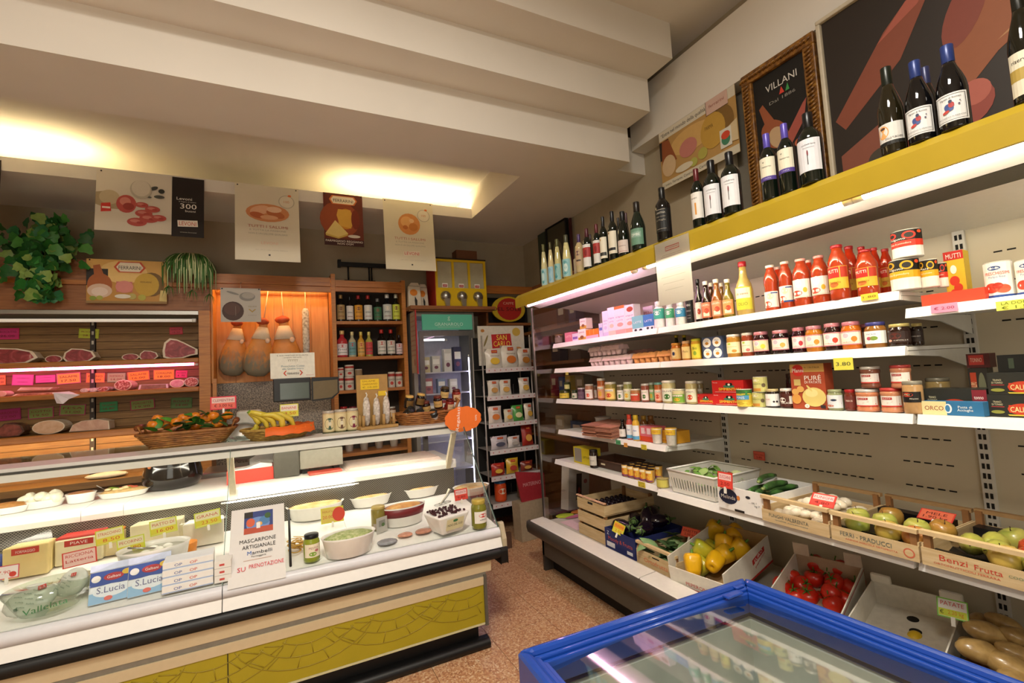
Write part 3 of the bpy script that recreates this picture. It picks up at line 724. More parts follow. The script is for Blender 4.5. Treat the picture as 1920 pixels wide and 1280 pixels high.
for u0, u1, vt, nm in ((1450, 1470, 500, 'the tomato picture label'), (1508, 1530, 487, 'the round emblem labels')):
 V('passata', '#b83014', '#dcb0a6', None, (), 'tomato sauce bottle in the back row behind ' + nm, u0, u1, vt, 570, 2.30, S1, 'sauce_bottle', 'bottle')
MUT = (('r', '#c02418', 0.02, 0.5, 0.62, 0.98), ('t', '#f8f0e0', 'MUTTI', 0.32, 0.80, 0.16, 0.5), ('r', '#b8341c', 0.66, 0.5, 0.98, 0.98), ('e', '#c86a2a', 0.35, 0.2, 0.2, 0.12), ('t', '#8a5a10', 'Passata', 0.4, 0.3, 0.1, 0.5))
for u0, u1, vt, X, nm in ((1552, 1593, 459, 2.13, 'front bottle by the white emblem sauces'), (1604, 1648, 468, 2.13, 'front bottle by the big yellow can')):
 V('passata', '#a53a1c', '#a8222a', '#e2b83a', MUT, 'tomato sauce with red cap and yellow red label, ' + nm, u0, u1, vt, 560, X, S1, 'sauce_bottle', 'bottle', lo=0.20, hi=0.60)
for u0, u1, vt, nm in ((1580, 1610, 461, 'between the two front bottles'), (1606, 1631, 462, 'behind the bottle by the big can'), (1630, 1654, 464, 'farther back towards the cans'), (1650, 1676, 466, 'half hidden by the stacked cans')):
 V('passata', '#b02e14', '#9c2028', '#d0a63a', MUT, 'red capped tomato sauce in the back row, ' + nm, u0, u1, vt, 550, 2.27, S1, 'sauce_bottle', 'bottle', lo=0.20, hi=0.60)
BEAN = lambda c, t: (('r', '#141210', 0, 0.62, 1, 1), ('r', c, 0, 0.38, 1, 0.62), ('e', c, 0.22, 0.84, 0.13, 0.12), ('e', '#141210', 0.22, 0.84, 0.08, 0.07), ('e', c, 0.62, 0.80, 0.15, 0.15), ('e', '#2a2620', 0.62, 0.8, 0.10, 0.10), ('e', '#d84a20', 0.86, 0.9, 0.06, 0.06), ('t', '#f4efe6', t, 0.34, 0.68, 0.08, 0.4), ('t', '#f6ecd8', 'Polpa di pomodoro', 0.4, 0.5, 0.07, 0.5))
kz = PX(1697, 487, 2.14).z
V('can', '#cfcac0', None, '#eeeae2', BEAN('#e0a81c', 'Valgusto'), 'large tin with black and yellow label, lower of the stacked tins', 1668, 1726, 487, 545, 2.14, S1, 'food_tin', 'tin', lo=0.03, hi=0.97, ang=3.0)
V('can', '#cfcac0', None, '#eeeae2', BEAN('#cf3420', 'Valgusto'), 'large tin with black and red label on top of the yellow one', 1671, 1731, 433, 487, 2.14, kz + 0.002, 'food_tin', 'tin', lo=0.03, hi=0.97, ang=3.0)
V('can', '#cfcac0', None, '#eeeae2', BEAN('#e0a81c', 'Mais'), 'medium tin with black and yellow label beside the stacked tins', 1726, 1761, 487, 543, 2.16, S1, 'food_tin', 'tin', lo=0.03, hi=0.97, ang=2.8)
V('can', '#cfcac0', None, '#eeeae2', BEAN('#cf3420', 'Ceci'), 'small tin with black and red label at the shelf end', 1755, 1779, 493, 546, 2.22, S1, 'food_tin', 'tin', lo=0.03, hi=0.97, ang=2.6)
# second bay shelf, a little lower
ZB = 1.757
boxon('upright yellow and red carton with tomato picture', 1772, 1809, 470, 549, 2.22, ZB, '#d8b82c', (('r', '#c2261c', 0, 0.84, 1, 1), ('t', '#f6efe2', 'MUTTI', 0.5, 0.91, 0.09, 0.75), ('e', '#cf3a20', 0.45, 0.45, 0.25, 0.09), ('e', '#cf3a20', 0.6, 0.32, 0.22, 0.08), ('e', '#cf3a20', 0.4, 0.22, 0.24, 0.08), ('e', '#f3efe4', 0.45, 0.66, 0.16, 0.08), ('e', '#4a8a2a', 0.75, 0.15, 0.1, 0.04)), rz=FW + 0.1)
boxon('flat red tray standing at the shelf edge', 1727, 1848, 546, 570, 2.115, ZB, '#d0452c', (), d=0.10, name='red_tray', cat='tray', rz=FW)
FRE = (('e', '#2c4a8a', 0.45, 0.84, 0.16, 0.06), ('t', '#e8eef4', 'la doria', 0.45, 0.84, 0.05, 0.25), ('t', '#c8372c', 'FRESCHISSIMI', 0.5, 0.69, 0.09, 0.62), ('t', '#5a7aa8', 'Polpa fine', 0.5, 0.58, 0.06, 0.4), ('e', '#c8402a', 0.35, 0.28, 0.2, 0.14), ('e', '#d8593a', 0.62, 0.24, 0.18, 0.12), ('e', '#b83420', 0.5, 0.34, 0.12, 0.08), ('r', '#24448c', 0, 0.0, 1, 0.07))
V('can', '#cfcac0', None, '#f2eee8', FRE, 'white tin with tomato picture beside the red tray', 1845, 1902, 491, 553, 2.17, ZB, 'food_tin', 'tin', lo=0.03, hi=0.97, ang=2.9)
V('can', '#cfcac0', None, '#f2eee8', FRE, 'white tin with tomato picture, second from the red tray', 1904, 1965, 486, 553, 2.17, ZB, 'food_tin', 'tin', lo=0.03, hi=0.97, ang=2.9)
# ------------------------------------------------------------------ shelf 2 (eggs, honey, jam)
g = 'goods on the second cooler shelf'
@lru_cache(None)
def egg_carton(col, n):
 w, d, h = 0.048 * n, 0.10, 0.068
 m = M(col, 0.85, var=0.12, scale=60, bump=0.2)
 tr = MB(m)
 for i in range(n):
  for j in range(2):
   tr.lathe([(0.014, 0), (0.018, 0.002), (0.024, 0.032)], n=8, cx=-w / 2 + 0.024 + i * 0.048, cy=0.026 + j * 0.048)
 ld = MB(m)
 ld.hexa([(-w / 2, 0, 0.032), (w / 2, 0, 0.032), (w / 2, d, 0.032), (-w / 2, d, 0.032)], [(-w / 2 + 0.006, 0.012, 0.06), (w / 2 - 0.006, 0.012, 0.06), (w / 2 - 0.006, d - 0.012, 0.06), (-w / 2 + 0.006, d - 0.012, 0.06)])
 for i in range(n): ld.lathe([(0.020, 0.056), (0.016, 0.064), (0.008, 0.067)], n=8, cx=-w / 2 + 0.024 + i * 0.048, cy=0.05)
 lb = MB().layers(w * 0.5, 0.03, (('e', '#c8b4b4', 0.5, 0.5, 0.4, 0.4),))
 return (('tray', tr.mesh('tray')), ('carton_lid', ld.mesh('lid')))
def eggs(label, u0, u1, vm, X, z, col, n):
 ya, yb = PX(u0, vm, X).y, PX(u1, vm, X).y
 s = abs(ya - yb) / (0.048 * n)
 inst(egg_carton(col, n), 'egg_carton', label, 'egg carton', (X, (ya + yb) / 2, z + 0.0005), FW, 'egg cartons', scale=(s, 1, 1.12))
eh = 0.068
eggs('grey egg carton at the row end by the glass panel, lower layer', 1104, 1126, 678, 2.16, S2, '#cbb2ae', 3)
eggs('grey egg carton, lower layer next to the brown cartons', 1128, 1182, 676, 2.16, S2, '#cbb2ae', 5)
eggs('short grey egg carton stacked at the row end, upper layer', 1102, 1124, 662, 2.16, S2 + eh * 1.12 + 0.001, '#cbb2ae', 3)
eggs('long grey egg carton stacked in the upper layer', 1125, 1160, 660, 2.16, S2 + eh * 1.12 + 0.001, '#cbb2ae', 4)
eggs('rosy egg carton farther back behind the brown cartons', 1168, 1212, 655, 2.32, S2 + 0.03, '#b98a80', 5)
obj_ = single('egg_carton_tray', MB(M('#b09080', 0.8)).box(0, -0.13, 0, 0.1, 0.13, 0.029), 'flat grey pulp tray under the rosy egg carton', 'tray', (2.32, PX(1190, 655, 2.37).y, S2 + 0.0005))
eggs('brown egg carton beside the grey ones', 1184, 1228, 672, 2.16, S2, '#c98d50', 4)
eggs('brown egg carton beside the honey jars', 1230, 1262, 668, 2.16, S2, '#c98d50', 3)
V('jar', '#b4641c', '#c98a30', '#cfae6a', (('e', '#d9c9a0', 0.4, 0.5, 0.25, 0.35), ('e', '#2a3a5a', 0.4, 0.5, 0.12, 0.18)), 'honey jar with a round bee tag', 1258, 1279, 643, 672, 2.15, S2, 'honey_jar', 'jar', g, lo=0.12, hi=0.7)
V('jar', '#b8752a', '#d8b080', '#e8d08a', (('t', '#8a5a20', 'Miele', 0.5, 0.6, 0.2, 0.5),), 'honey jar with pale gold label', 1278, 1297, 639, 672, 2.15, S2, 'honey_jar', 'jar', g, lo=0.1, hi=0.7)
V('tall', '#c9962c', '#c8c832', '#dcd040', (('t', '#3a5a2a', 'Bio', 0.5, 0.7, 0.2, 0.4), ('e', '#8aa83a', 0.5, 0.35, 0.15, 0.15)), 'yellow lidded jar with yellow label', 1296, 1315, 635, 672, 2.15, S2, 'honey_jar', 'jar', g, lo=0.08, hi=0.75)
for u, nm in ((1269, 'behind the bee tag honey'), (1284, 'behind the pale gold honey')):
 V('syrup', '#2a3312', '#c8b832', '#3a4018', (), 'dark oil bottle with yellow cap ' + nm, u - 8, u + 8, 628, 668, 2.36, S2, 'oil_bottle', 'bottle', g)
FOUR = [('r', '#4a5878', 0, 0, 1, 1)]
for cx in (0.25, 0.75):
 for cz in (0.26, 0.74): FOUR += [('e', '#f2efe8', cx, cz, 0.21, 0.22), ('e', '#c88a30', cx, cz - 0.03, 0.09, 0.07), ('t', '#4a5878', 'Miele', cx, cz + 0.09, 0.05, 0.2)]
boxon('blue carton printed with four white discs', 1317, 1355, 631, 671, 2.15, S2, '#55617c', FOUR, d=0.08, group=g)
JAM = lambda f: (('e', '#e9e2e0', 0.35, 0.68, 0.16, 0.24), ('e', '#c9b8c0', 0.35, 0.68, 0.12, 0.17), ('e', f, 0.68, 0.42, 0.12, 0.2), ('r', '#d88a90', 0, 0, 1, 0.08), ('r', '#d88a90', 0, 0.93, 1, 1), ('t', '#b04a58', 'confettura', 0.45, 0.2, 0.1, 0.5))
PLAIN = lambda f: (('e', f, 0.62, 0.2, 0.14, 0.14), ('t', '#6a8a4a', 'marmellata', 0.45, 0.6, 0.1, 0.6), ('e', '#a8c040', 0.35, 0.85, 0.1, 0.08))
JAMS = [(1362, 1390, 627, 'tall', '#a8762c', '#e6dccb', '#ecdcae', PLAIN('#d08a3a'), 'jar of pale marmalade with white lid and cream label'),
  (1390, 1413, 624, 'tall', '#8a3a22', '#e6dccb', '#ecdfc2', PLAIN('#c8706a'), 'jar of red marmalade with white lid and cream label'),
  (1412, 1443, 622, 'jar', '#2a0f10', '#c98088', '#ecdcae', JAM('#d9c840'), 'dark jam jar with pink lid and yellow fruit label'),
  (1447, 1481, 619, 'jar', '#1c0b0c', '#cf858c', '#efe3d2', JAM('#d8a850'), 'dark jam jar with pink lid and paper seal strip'),
  (1485, 1512, 614, 'jar', '#2c0d14', '#cc7e86', '#efe0d8', JAM('#b8323c'), 'berry jam jar with pink lid and red fruit label'),
  (1510, 1545, 611, 'jar', '#b06a1c', '#cf858c', '#efe6cf', JAM('#d88a2a'), 'apricot jam jar with pink lid beside the berry jam'),
  (1544, 1580, 606, 'jar', '#2a1210', '#cf858c', '#efe6da', JAM('#c03a26'), 'plum jam jar with pink lid and seal strip beside the apricot jam'),
  (1577, 1617, 603, 'jar', '#b8601a', '#c87a84', '#efe6d2', JAM('#d87a22'), 'apricot jam jar with pink lid and peach picture next to the blue lid'),
  (1621, 1665, 604, 'jar', '#8a5a26', '#3a3a78', '#e9ebe6', (('t', '#4a3a8a', 'FICHI', 0.4, 0.75, 0.12, 0.35), ('e', '#b8506a', 0.32, 0.42, 0.1, 0.14), ('e', '#7a9a3a', 0.5, 0.42, 0.14, 0.16)), 'fig jam jar with blue lid and white label'),
  (1665, 1711, 607, 'jar', '#24120c', '#b8a662', '#33201a', (('e', '#5a241a', 0.4, 0.6, 0.22, 0.28), ('t', '#d8d2c8', 'CIPOLLE', 0.6, 0.2, 0.1, 0.5), ('e', '#c89a8a', 0.2, 0.2, 0.09, 0.12)), 'dark onion relish jar with gold lid'),
  (1709, 1733, 606, 'jar', '#1f120c', '#a8985c', '#2c211c', (('t', '#d8d2c8', 'RELISH', 0.5, 0.5, 0.1, 0.5),), 'dark relish jar with gold lid at the shelf end')]
for u0, u1, vt, sh, c, ld, lb, L, lab in JAMS:
 V(sh, c, ld, lb, L, lab, u0, u1, vt, 660, 2.15 if u0 < 1700 else 2.18, S2, 'jam_jar', 'jar', g, lo=0.18, hi=0.66, ang=2.5)
V('jar', '#4a2018', '#a85a64', '#b89a90', (), 'jam jar with dull pink lid behind the peach picture jar', 1606, 1632, 608, 655, 2.28, S2, 'jam_jar', 'jar', g)
V('jar', '#1c0b0c', '#8a5a50', None, (), 'dark jam jar behind the seal strip jar', 1474, 1492, 622, 660, 2.28, S2, 'jam_jar', 'jar', g)
# ------------------------------------------------------------------ shelf 3 (pickles, tins, tuna)
g = 'goods on the third cooler shelf'
PK = [(1049, 1071, 731, 'tall', '#3a3a18', '#3c4420', '#c8b03c', 2.16, 'squat olive jar with yellow label by the end panel'),
      (1072, 1084, 731, 'tall', '#26301a', '#2c3420', '#c8c4b0', 2.16, 'small dark jar with pale label'),
      (1083, 1098, 727, 'tall', '#4a3040', '#b4a8a8', '#6a5060', 2.15, 'violet olive paste jar with grey lid'),
      (1097, 1114, 720, 'tall', '#9a6a50', '#b8aca0', '#e0d2c8', 2.15, 'mushroom jar with white speckled label'),
      (1110, 1121, 722, 'tall', '#8a6048', '#a89c90', '#d8b8a8', 2.22, 'narrow jar half behind the mushroom jar'),
      (1120, 1136, 709, 'tall', '#a85a2c', '#c8bfae', '#d89a70', 2.16, 'tall jar of peppers with orange label'),
      (1134, 1157, 716, 'tall', '#8a7a3c', '#c9c0ac', '#e3c26a', 2.15, 'broad jar of pickles with yellow and white label'),
      (1157, 1171, 721, 'tall', '#6a6048', '#c4beb0', '#e6e2d8', 2.16, 'jar with black and white label'),
      (1169, 1186, 716, 'tall', '#8c8a50', '#cac6b0', '#d0d0a0', 2.16, 'tall jar of pale artichokes'),
      (1182, 1202, 729, 'tall', '#a06a40', '#d0c8b0', '#b8402c', 2.15, 'low jar with red label'),
      (1202, 1218, 719, 'tall', '#8a4a38', '#c9bfb4', '#e4d4cc', 2.16, 'jar with rose and white label'),
      (1217, 1228, 717, 'tall', '#6a6a3c', '#b0c0b0', '#88b070', 2.19, 'narrow jar with green label'),
      (1227, 1243, 717, 'tall', '#a85a2a', '#70a090', '#e8b090', 2.16, 'jar with orange tomato label and teal lid'),
      (1241, 1268, 713, 'tall', '#b8aa78', '#d6d0bc', '#dfe0c8', 2.15, 'tall jar of white onions beside the green label'),
      (1260, 1287, 729, 'tall', '#c8bd90', '#cfcbb0', '#7aa83c', 2.14, 'low jar with bright green label'),
      (1285, 1308, 714, 'tall', '#a89a68', '#c9c3b0', '#d8d8bc', 2.15, 'tall jar of beans beside the red cartons'),
      (1302, 1320, 714, 'tall', '#8a7c54', '#c0baa6', '#a8a088', 2.24, 'tall jar half behind the bean jar')]
for i, (u0, u1, vt, sh, c, ld, lb, X, lab) in enumerate(PK):
 L = (('r', '#e9e2cf', 0.15, 0.72, 0.85, 0.92), ('e', ['#c8452a', '#3a6a2a', '#d8a82a'][i % 3], 0.5, 0.36, 0.2, 0.2), ('t', INK, ['SOTTACETO', 'OLIVE', 'ORTO'][i % 3], 0.5, 0.78, 0.12, 0.6)) if i not in (0, 2) else (('t', INK, 'PATE', 0.5, 0.5, 0.2, 0.5),)
 V(sh, c, ld, lb, L, lab, u0, u1, vt, 750, X, S3, 'pickle_jar', 'jar', g, lo=0.1, hi=0.66)
zt = PX(1060, 731, 2.16).z
V('tall', '#38401c', '#3c4420', '#c8c080', (), 'tiny olive jar stacked on the squat one', 1058, 1070, 716, 731, 2.16, zt + 0.001, 'pickle_jar', 'jar', g)
SIM = (('t', '#f2e23c', 'SIMMENTHAL', 0.58, 0.30, 0.22, 0.72), ('e', '#3a7a5a', 0.55, 0.52, 0.18, 0.12), ('e', '#181410', 0.50, 0.68, 0.05, 0.12), ('e', '#181410', 0.62, 0.68, 0.05, 0.12), ('e', '#f0ead8', 0.56, 0.66, 0.04, 0.08), ('t', '#f6e4da', 'Piccola', 0.12, 0.82, 0.07, 0.15), ('r', '#f0d8c8', 0.1, 0.06, 0.9, 0.08))
boxon('single low red tinned beef carton', 1305, 1339, 739, 758, 2.16, S3, '#c41f1c', SIM, d=0.07, group=g)
zm = PX(1366, 737, 2.15).z
boxon('red tinned beef carton, lower of two stacked', 1337, 1394, 737, 760, 2.15, S3, '#c41f1c', SIM, d=0.07, group=g)
boxon('red tinned beef carton, upper of two stacked', 1335, 1394, 713, 737, 2.15, zm + 0.001, '#c41f1c', SIM, d=0.07, group=g)
V('can', '#c9c4b6', None, '#d8b83a', (('r', '#3a6a34', 0, 0.78, 1, 1), ('e', '#3f8a3c', 0.7, 0.8, 0.3, 0.14), ('r', '#4a94c0', 0, 0.42, 0.8, 0.66), ('t', '#f4f4ee', 'MAIS', 0.4, 0.54, 0.14, 0.4), ('e', '#e6cf50', 0.6, 0.16, 0.4, 0.14)), 'sweetcorn tin with blue band', 1381, 1412, 729, 761, 2.12, S3, 'food_tin', 'tin', g, lo=0.03, hi=0.97, ang=2.8)
BE = (('e', '#e9e4c8', 0.35, 0.8, 0.2, 0.08), ('t', '#5a6a30', 'FAGIOLI', 0.42, 0.55, 0.12, 0.5), ('r', '#c8893a', 0.1, 0.05, 0.6, 0.25), ('e', '#6a5a40', 0.75, 0.45, 0.1, 0.14))
zt = PX(1425, 735, 2.14).z
V('can', '#c9c4b6', None, '#c9c478', BE, 'pale green bean tin, lower of two', 1411, 1438, 735, 762, 2.14, S3, 'food_tin', 'tin', g, lo=0.03, hi=0.97, ang=2.8)
V('can', '#c9c4b6', None, '#c9c478', BE, 'pale green bean tin, upper of two', 1412, 1440, 706, 735, 2.14, zt + 0.001, 'food_tin', 'tin', g, lo=0.03, hi=0.97, ang=2.8)
V('jar', '#1a1210', '#c0ad7c', '#efece6', (('p', '#15110e', ((0, 0.75), (0.5, 0.95), (1, 0.7), (1, 1), (0, 1))), ('e', '#201a18', 0.66, 0.36, 0.06, 0.08), ('e', '#201a18', 0.82, 0.36, 0.06, 0.08), ('t', '#c03a30', 'OLIVE', 0.3, 0.55, 0.1, 0.3)), 'black olive jar with white label and gold lid', 1435, 1463, 729, 764, 2.14, S3, 'olive_jar', 'jar', g, lo=0.1, hi=0.75, ang=2.6)
V('jar', '#3a160e', '#ddd6cc', '#4a1c12', (('e', '#ece6dc', 0.35, 0.5, 0.2, 0.2), ('t', '#f3eee6', 'CACAO', 0.5, 0.28, 0.16, 0.5), ('r', '#ddd8cc', 0.75, 0.2, 0.95, 0.8)), 'chocolate spread jar with white lid', 1462, 1488, 728, 765, 2.14, S3, 'chocolate_jar', 'jar', g, lo=0.1, hi=0.75, ang=2.6)
V('jar', '#3a160e', '#4a3a30', '#4a1c12', (('e', '#ece6dc', 0.35, 0.5, 0.2, 0.2),), 'chocolate spread jar in the back row behind the mash carton', 1474, 1492, 700, 750, 2.30, S3, 'chocolate_jar', 'jar', g)
PURE = (('r', '#a8482a', 0, 0, 1, 0.82), ('r', '#c39a52', 0, 0.82, 1, 1), ('e', '#c0281e', 0.24, 0.86, 0.18, 0.13), ('t', '#f6efe4', 'Pfanni', 0.24, 0.86, 0.09, 0.34), ('t', INK, 'N. 1 IN ITALIA', 0.66, 0.92, 0.035, 0.44), ('t', '#f6ede0', 'PURÉ', 0.66, 0.70, 0.105, 0.48), ('t', '#f6ede0', 'DI PATATE', 0.66, 0.595, 0.055, 0.48), ('r', '#c8b06a', 0.1, 0.52, 0.3, 0.66), ('e', '#d8a458', 0.12, 0.38, 0.11, 0.07), ('e', '#d8a458', 0.28, 0.44, 0.11, 0.07), ('e', '#d89a4a', 0.14, 0.22, 0.14, 0.11), ('e', '#dcc878', 0.66, 0.27, 0.34, 0.21), ('e', '#e6d894', 0.6, 0.36, 0.18, 0.09), ('e', '#dcc878', 0.55, 0.46, 0.03, 0.09, 0.7), ('e', '#f3eee2', 0.44, 0.07, 0.07, 0.045), ('t', INK, '12', 0.44, 0.07, 0.04), ('r', '#30282c', 0.83, 0.03, 0.97, 0.1))
boxon('tall brown mashed potato carton with round red logo', 1484, 1548, 682, 768, 2.13, S3, '#a8482a', PURE, d=0.06, name='potato_mash_carton', group=g)
TUNA = (('r', '#a82a28', 0.15, 0.66, 0.6, 0.88), ('t', '#f2e6dc', 'FLOTT', 0.38, 0.77, 0.12, 0.35), ('p', '#c8452a', ((0.1, 0.2), (0.9, 0.2), (0.9, 0.3), (0.6, 0.5), (0.4, 0.36))), ('r', '#c8372c', 0, 0, 1, 0.12))
V('jar', '#8a9068', '#9aa078', '#dfe2e4', (('p', '#3a5a8a', ((0.1, 0.4), (0.5, 0.62), (0.9, 0.4), (0.9, 0.3), (0.1, 0.25))), ('e', '#22304a', 0.5, 0.62, 0.16, 0.08), ('e', '#c8785a', 0.3, 0.18, 0.2, 0.08)), 'green anchovy jar with pale label', 1551, 1582, 730, 768, 2.14, S3, 'fish_jar', 'jar', g, lo=0.12, hi=0.74, ang=2.5)
V('jar', '#6a2a1c', '#a82426', '#6f3026', (('t', '#e8d8c8', 'PESCE', 0.5, 0.6, 0.14, 0.5),), 'small anchovy jar with red lid', 1583, 1606, 730, 768, 2.15, S3, 'fish_jar', 'jar', g)
za = PX(1632, 728, 2.14).z
for u0, u1, vt, vb, z, c, ld, nm in ((1604, 1650, 729, 770, S3, '#c8805a', '#c9c4bc', 'tuna jar with silver lid, lower layer'), (1650, 1694, 727, 770, S3, '#c88862', '#b43a34', 'tuna jar with red lid, lower layer'),
                                     (1612, 1652, 687, 727, za + 0.001, '#7a4a38', '#b8b0a4', 'tuna jar with silver lid, upper layer'), (1668, 1710, 684, 724, za + 0.001, '#b87858', '#a03834', 'tuna jar with red lid, upper layer')):
 V('waist', c, ld, '#e6ded4', TUNA, nm, u0, u1, vt, vb, 2.15, z, 'tuna_jar', 'jar', g, lo=0.24, hi=0.68, ang=2.4)
V('tall', '#b89060', '#8a8474', '#15120f', (('e', '#b83a24', 0.3, 0.72, 0.3, 0.2), ('t', '#f0e0b0', 'IPO', 0.3, 0.72, 0.14, 0.3), ('t', '#d8d0c0', 'filetti', 0.62, 0.35, 0.14, 0.4)), 'tall jar of tuna fillets with black oval label', 1692, 1733, 714, 774, 2.13, S3, 'fish_jar', 'jar', g, lo=0.36, hi=0.68, ang=2.0)
V('tall', '#8a7448', '#6a6454', None, (), 'tall jar of tuna fillets in the back row', 1735, 1784, 708, 760, 2.30, S3, 'fish_jar', 'jar', g)
CAL = (('r', '#24241e', 0, 0, 1, 1), ('e', '#b83a1e', 0.5, 0.34, 0.22, 0.26), ('r', '#b83a1e', 0.30, 0.18, 0.70, 0.52), ('t', '#f3dc9a', 'CALLIPO', 0.5, 0.33, 0.24, 0.36), ('t', '#cfc6a0', 'TRANCI', 0.14, 0.66, 0.09, 0.12), ('t', '#cfc6a0', 'DI TONNO', 0.14, 0.54, 0.09, 0.16), ('r', '#a83a3a', 0.05, 0.42, 0.24, 0.45), ('r', '#7a1f2a', 0.78, 0, 1, 0.96), ('t', '#efe4dc', 'tonno', 0.88, 0.66, 0.14, 0.14), ('e', '#8a8a3a', 0.14, 0.2, 0.1, 0.08), ('p', '#c8b43a', ((0.3, 0.04), (0.7, 0.04), (0.72, 0.1), (0.28, 0.1))))
boxon('dark tuna multipack carton behind the yellow and blue carton', 1734, 1852, 729, 776, 2.165, S3, '#24241e', CAL, d=0.08, group=g, name='tuna_carton')
boxon('yellow and blue anchovy paste carton', 1729, 1844, 753, 777, 2.118, S3, '#2f6f9c', (('r', '#e0d29a', 0, 0, 0.42, 1), ('t', '#8a1f20', 'ORCO', 0.21, 0.5, 0.32, 0.32), ('e', '#dfe8ea', 0.45, 0.5, 0.06, 0.34), ('e', '#3a7aa6', 0.44, 0.5, 0.04, 0.25), ('t', '#eef2ee', 'Pasta di', 0.72, 0.62, 0.18, 0.22), ('t', '#eef2ee', 'Acciughe', 0.72, 0.38, 0.18, 0.25)), d=0.04, group=g, name='anchovy_carton')
zt = PX(1900, 740, 2.16).z
boxon('dark tuna multipack carton, lower of the stack', 1853, 1990, 740, 780, 2.16, S3, '#24241e', CAL, d=0.08, group=g, name='tuna_carton')
boxon('dark tuna multipack carton, upper of the stack', 1852, 1992, 698, 740, 2.16, zt + 0.001, '#24241e', CAL, d=0.08, group=g, name='tuna_carton')
zt2 = PX(1833, 728, 2.21).z
boxon('dark tuna packet on end behind the stacked cartons', 1816, 1852, 690, 728, 2.26, S3, '#2a2620', (('r', '#a83a1e', 0.1, 0.1, 0.42, 0.9), ('t', '#e8d0a0', 'CALLIPO', 0.26, 0.6, 0.1, 0.5, 1.57), ('e', '#6a6a50', 0.7, 0.5, 0.2, 0.4)), d=0.05, group=g, name='tuna_carton')
zt3 = PX(1833, 690, 2.26).z
boxon('red and black tuna carton on top of the packet on end', 1812, 1856, 663, 690, 2.26, zt3 + 0.001, '#4a1a18', (('r', '#a03028', 0.1, 0.2, 0.75, 0.9), ('t', '#d8b8a0', 'TONNO', 0.42, 0.55, 0.3, 0.5)), d=0.05, group=g, name='tuna_carton')
zt4 = PX(1900, 698, 2.18).z
boxon('black tuna packets in a loose pile on the stacked cartons', 1870, 1980, 664, 698, 2.20, zt4 + 0.001, '#141512', (('r', '#3a4434', 0.2, 0.2, 0.3, 0.8), ('r', '#3a4434', 0.5, 0.25, 0.6, 0.8), ('r', '#4a4434', 0.8, 0.25, 0.9, 0.8)), d=0.06, group=g, name='tuna_carton')
# ------------------------------------------------------------------ shelf 4 (paper bags, yoghurt)
g = 'goods on the short cooler shelf'
t = thing('paper_bag_stack', 'pile of folded brown paper bags hanging over the shelf edge', 'paper bags', (2.10, PX(1123, 815, 2.05).y, S4 + 0.0005), 0, g)
rnd = random.Random(3)
for i in range(9):
 for s in (-1, 1):
  m = MB(M('#a9735c' if (i + s) % 3 else '#96624e', 0.8, var=0.1, scale=30))
  dz = 0.003 + i * 0.009 + (0.003 if s > 0 else 0)
  lean = 0.02
  x0 = -0.07 - rnd.uniform(0, 0.02); y0 = 0.002 if s > 0 else -0.15
  m.hexa([(x0, y0, dz - lean * 0.8), (0.19, y0, dz), (0.19, y0 + 0.15, dz), (x0, y0 + 0.15, dz - lean * 0.8)], [(x0, y0, dz + 0.006 - lean * 0.8), (0.19, y0, dz + 0.006), (0.19, y0 + 0.15, dz + 0.006), (x0, y0 + 0.15, dz + 0.006 - lean * 0.8)])
  obj('paper_bag', m, t)
t.rotation_euler = (0, 0, 0.12)
t.location.z = S4 + 0.017
V('cup', '#d8cfc6', '#cbc3ba', None, (), 'plain white plastic tub behind the paper bags', 1115, 1147, 781, 802, 2.40, S4, 'plastic_tub', 'tub', g)
V('syrup', '#120d0c', '#181614', '#e9e4da', (('t', INK, 'SOIA', 0.5, 0.6, 0.2, 0.4, 1.57),), 'dark sauce bottle with white label on the short shelf', 1160, 1175, 786, 821, 2.14, S4, 'sauce_bottle', 'bottle', g, lo=0.1, hi=0.5)
for u0, u1, vt, cap, b, nm, X in ((1174, 1187, 777, '#c8402c', '#c0524a', 'red capped yoghurt drink', 2.14), (1185, 1200, 778, '#c8a82c', '#d8a83a', 'yellow capped yoghurt drink', 2.13), (1200, 1215, 779, '#a8862c', '#8a5a2a', 'amber capped yoghurt drink in the back row', 2.26), (1213, 1229, 779, '#8a5c26', '#7a4a24', 'brown capped yoghurt drink in the back row', 2.30)):
 V('drink', b, cap, '#e6e8ea', (('r', '#5aa0c8', 0, 0, 1, 0.25), ('t', '#3a5aa0', 'dan', 0.5, 0.65, 0.16, 0.4)), nm, u0, u1, vt, 822, X, S4, 'yoghurt_drink', 'bottle', g, lo=0.05, hi=0.6)
boxon('pack of pink and red yoghurt pots', 1200, 1227, 800, 828, 2.14, S4, '#d86a78', (('r', '#c8401c', 0, 0, 1, 0.34), ('r', '#e9c8d0', 0.1, 0.5, 0.35, 0.9), ('r', '#e9c8d0', 0.5, 0.5, 0.75, 0.9), ('t', '#f4eae4', 'YOG', 0.3, 0.6, 0.14, 0.3)), d=0.1, group=g, name='yoghurt_pack')
for u0, u1, nm in ((1221, 1243, 'yellow lidded white yoghurt pot beside the pink pack'), (1247, 1270, 'yellow lidded white yoghurt pot beside the yellow pack')):
 V('cup', '#e2dcd2', '#d8a83a', '#d8b030', (('t', '#b0502a', 'yogurt', 0.5, 0.5, 0.4, 0.5),), nm, u0, u1, 802, 831, 2.14, S4, 'yoghurt_pot', 'pot', g, lo=0.62, hi=0.92, gloss=0.35)
inst(carton(0.19, 0.13, 0.075, '#d89a28', (('r', '#e6c878', 0, 0.42, 0.28, 0.92), ('r', '#c8871e', 0.3, 0.4, 1, 0.95), ('t', '#b03a2a', 'YOMO', 0.6, 0.2, 0.2, 0.3))), 'yoghurt_pack', 'yellow multipack of yoghurt pots at the shelf end', 'pack', (2.18, 2.31, S4 + 0.0005), FW, g)
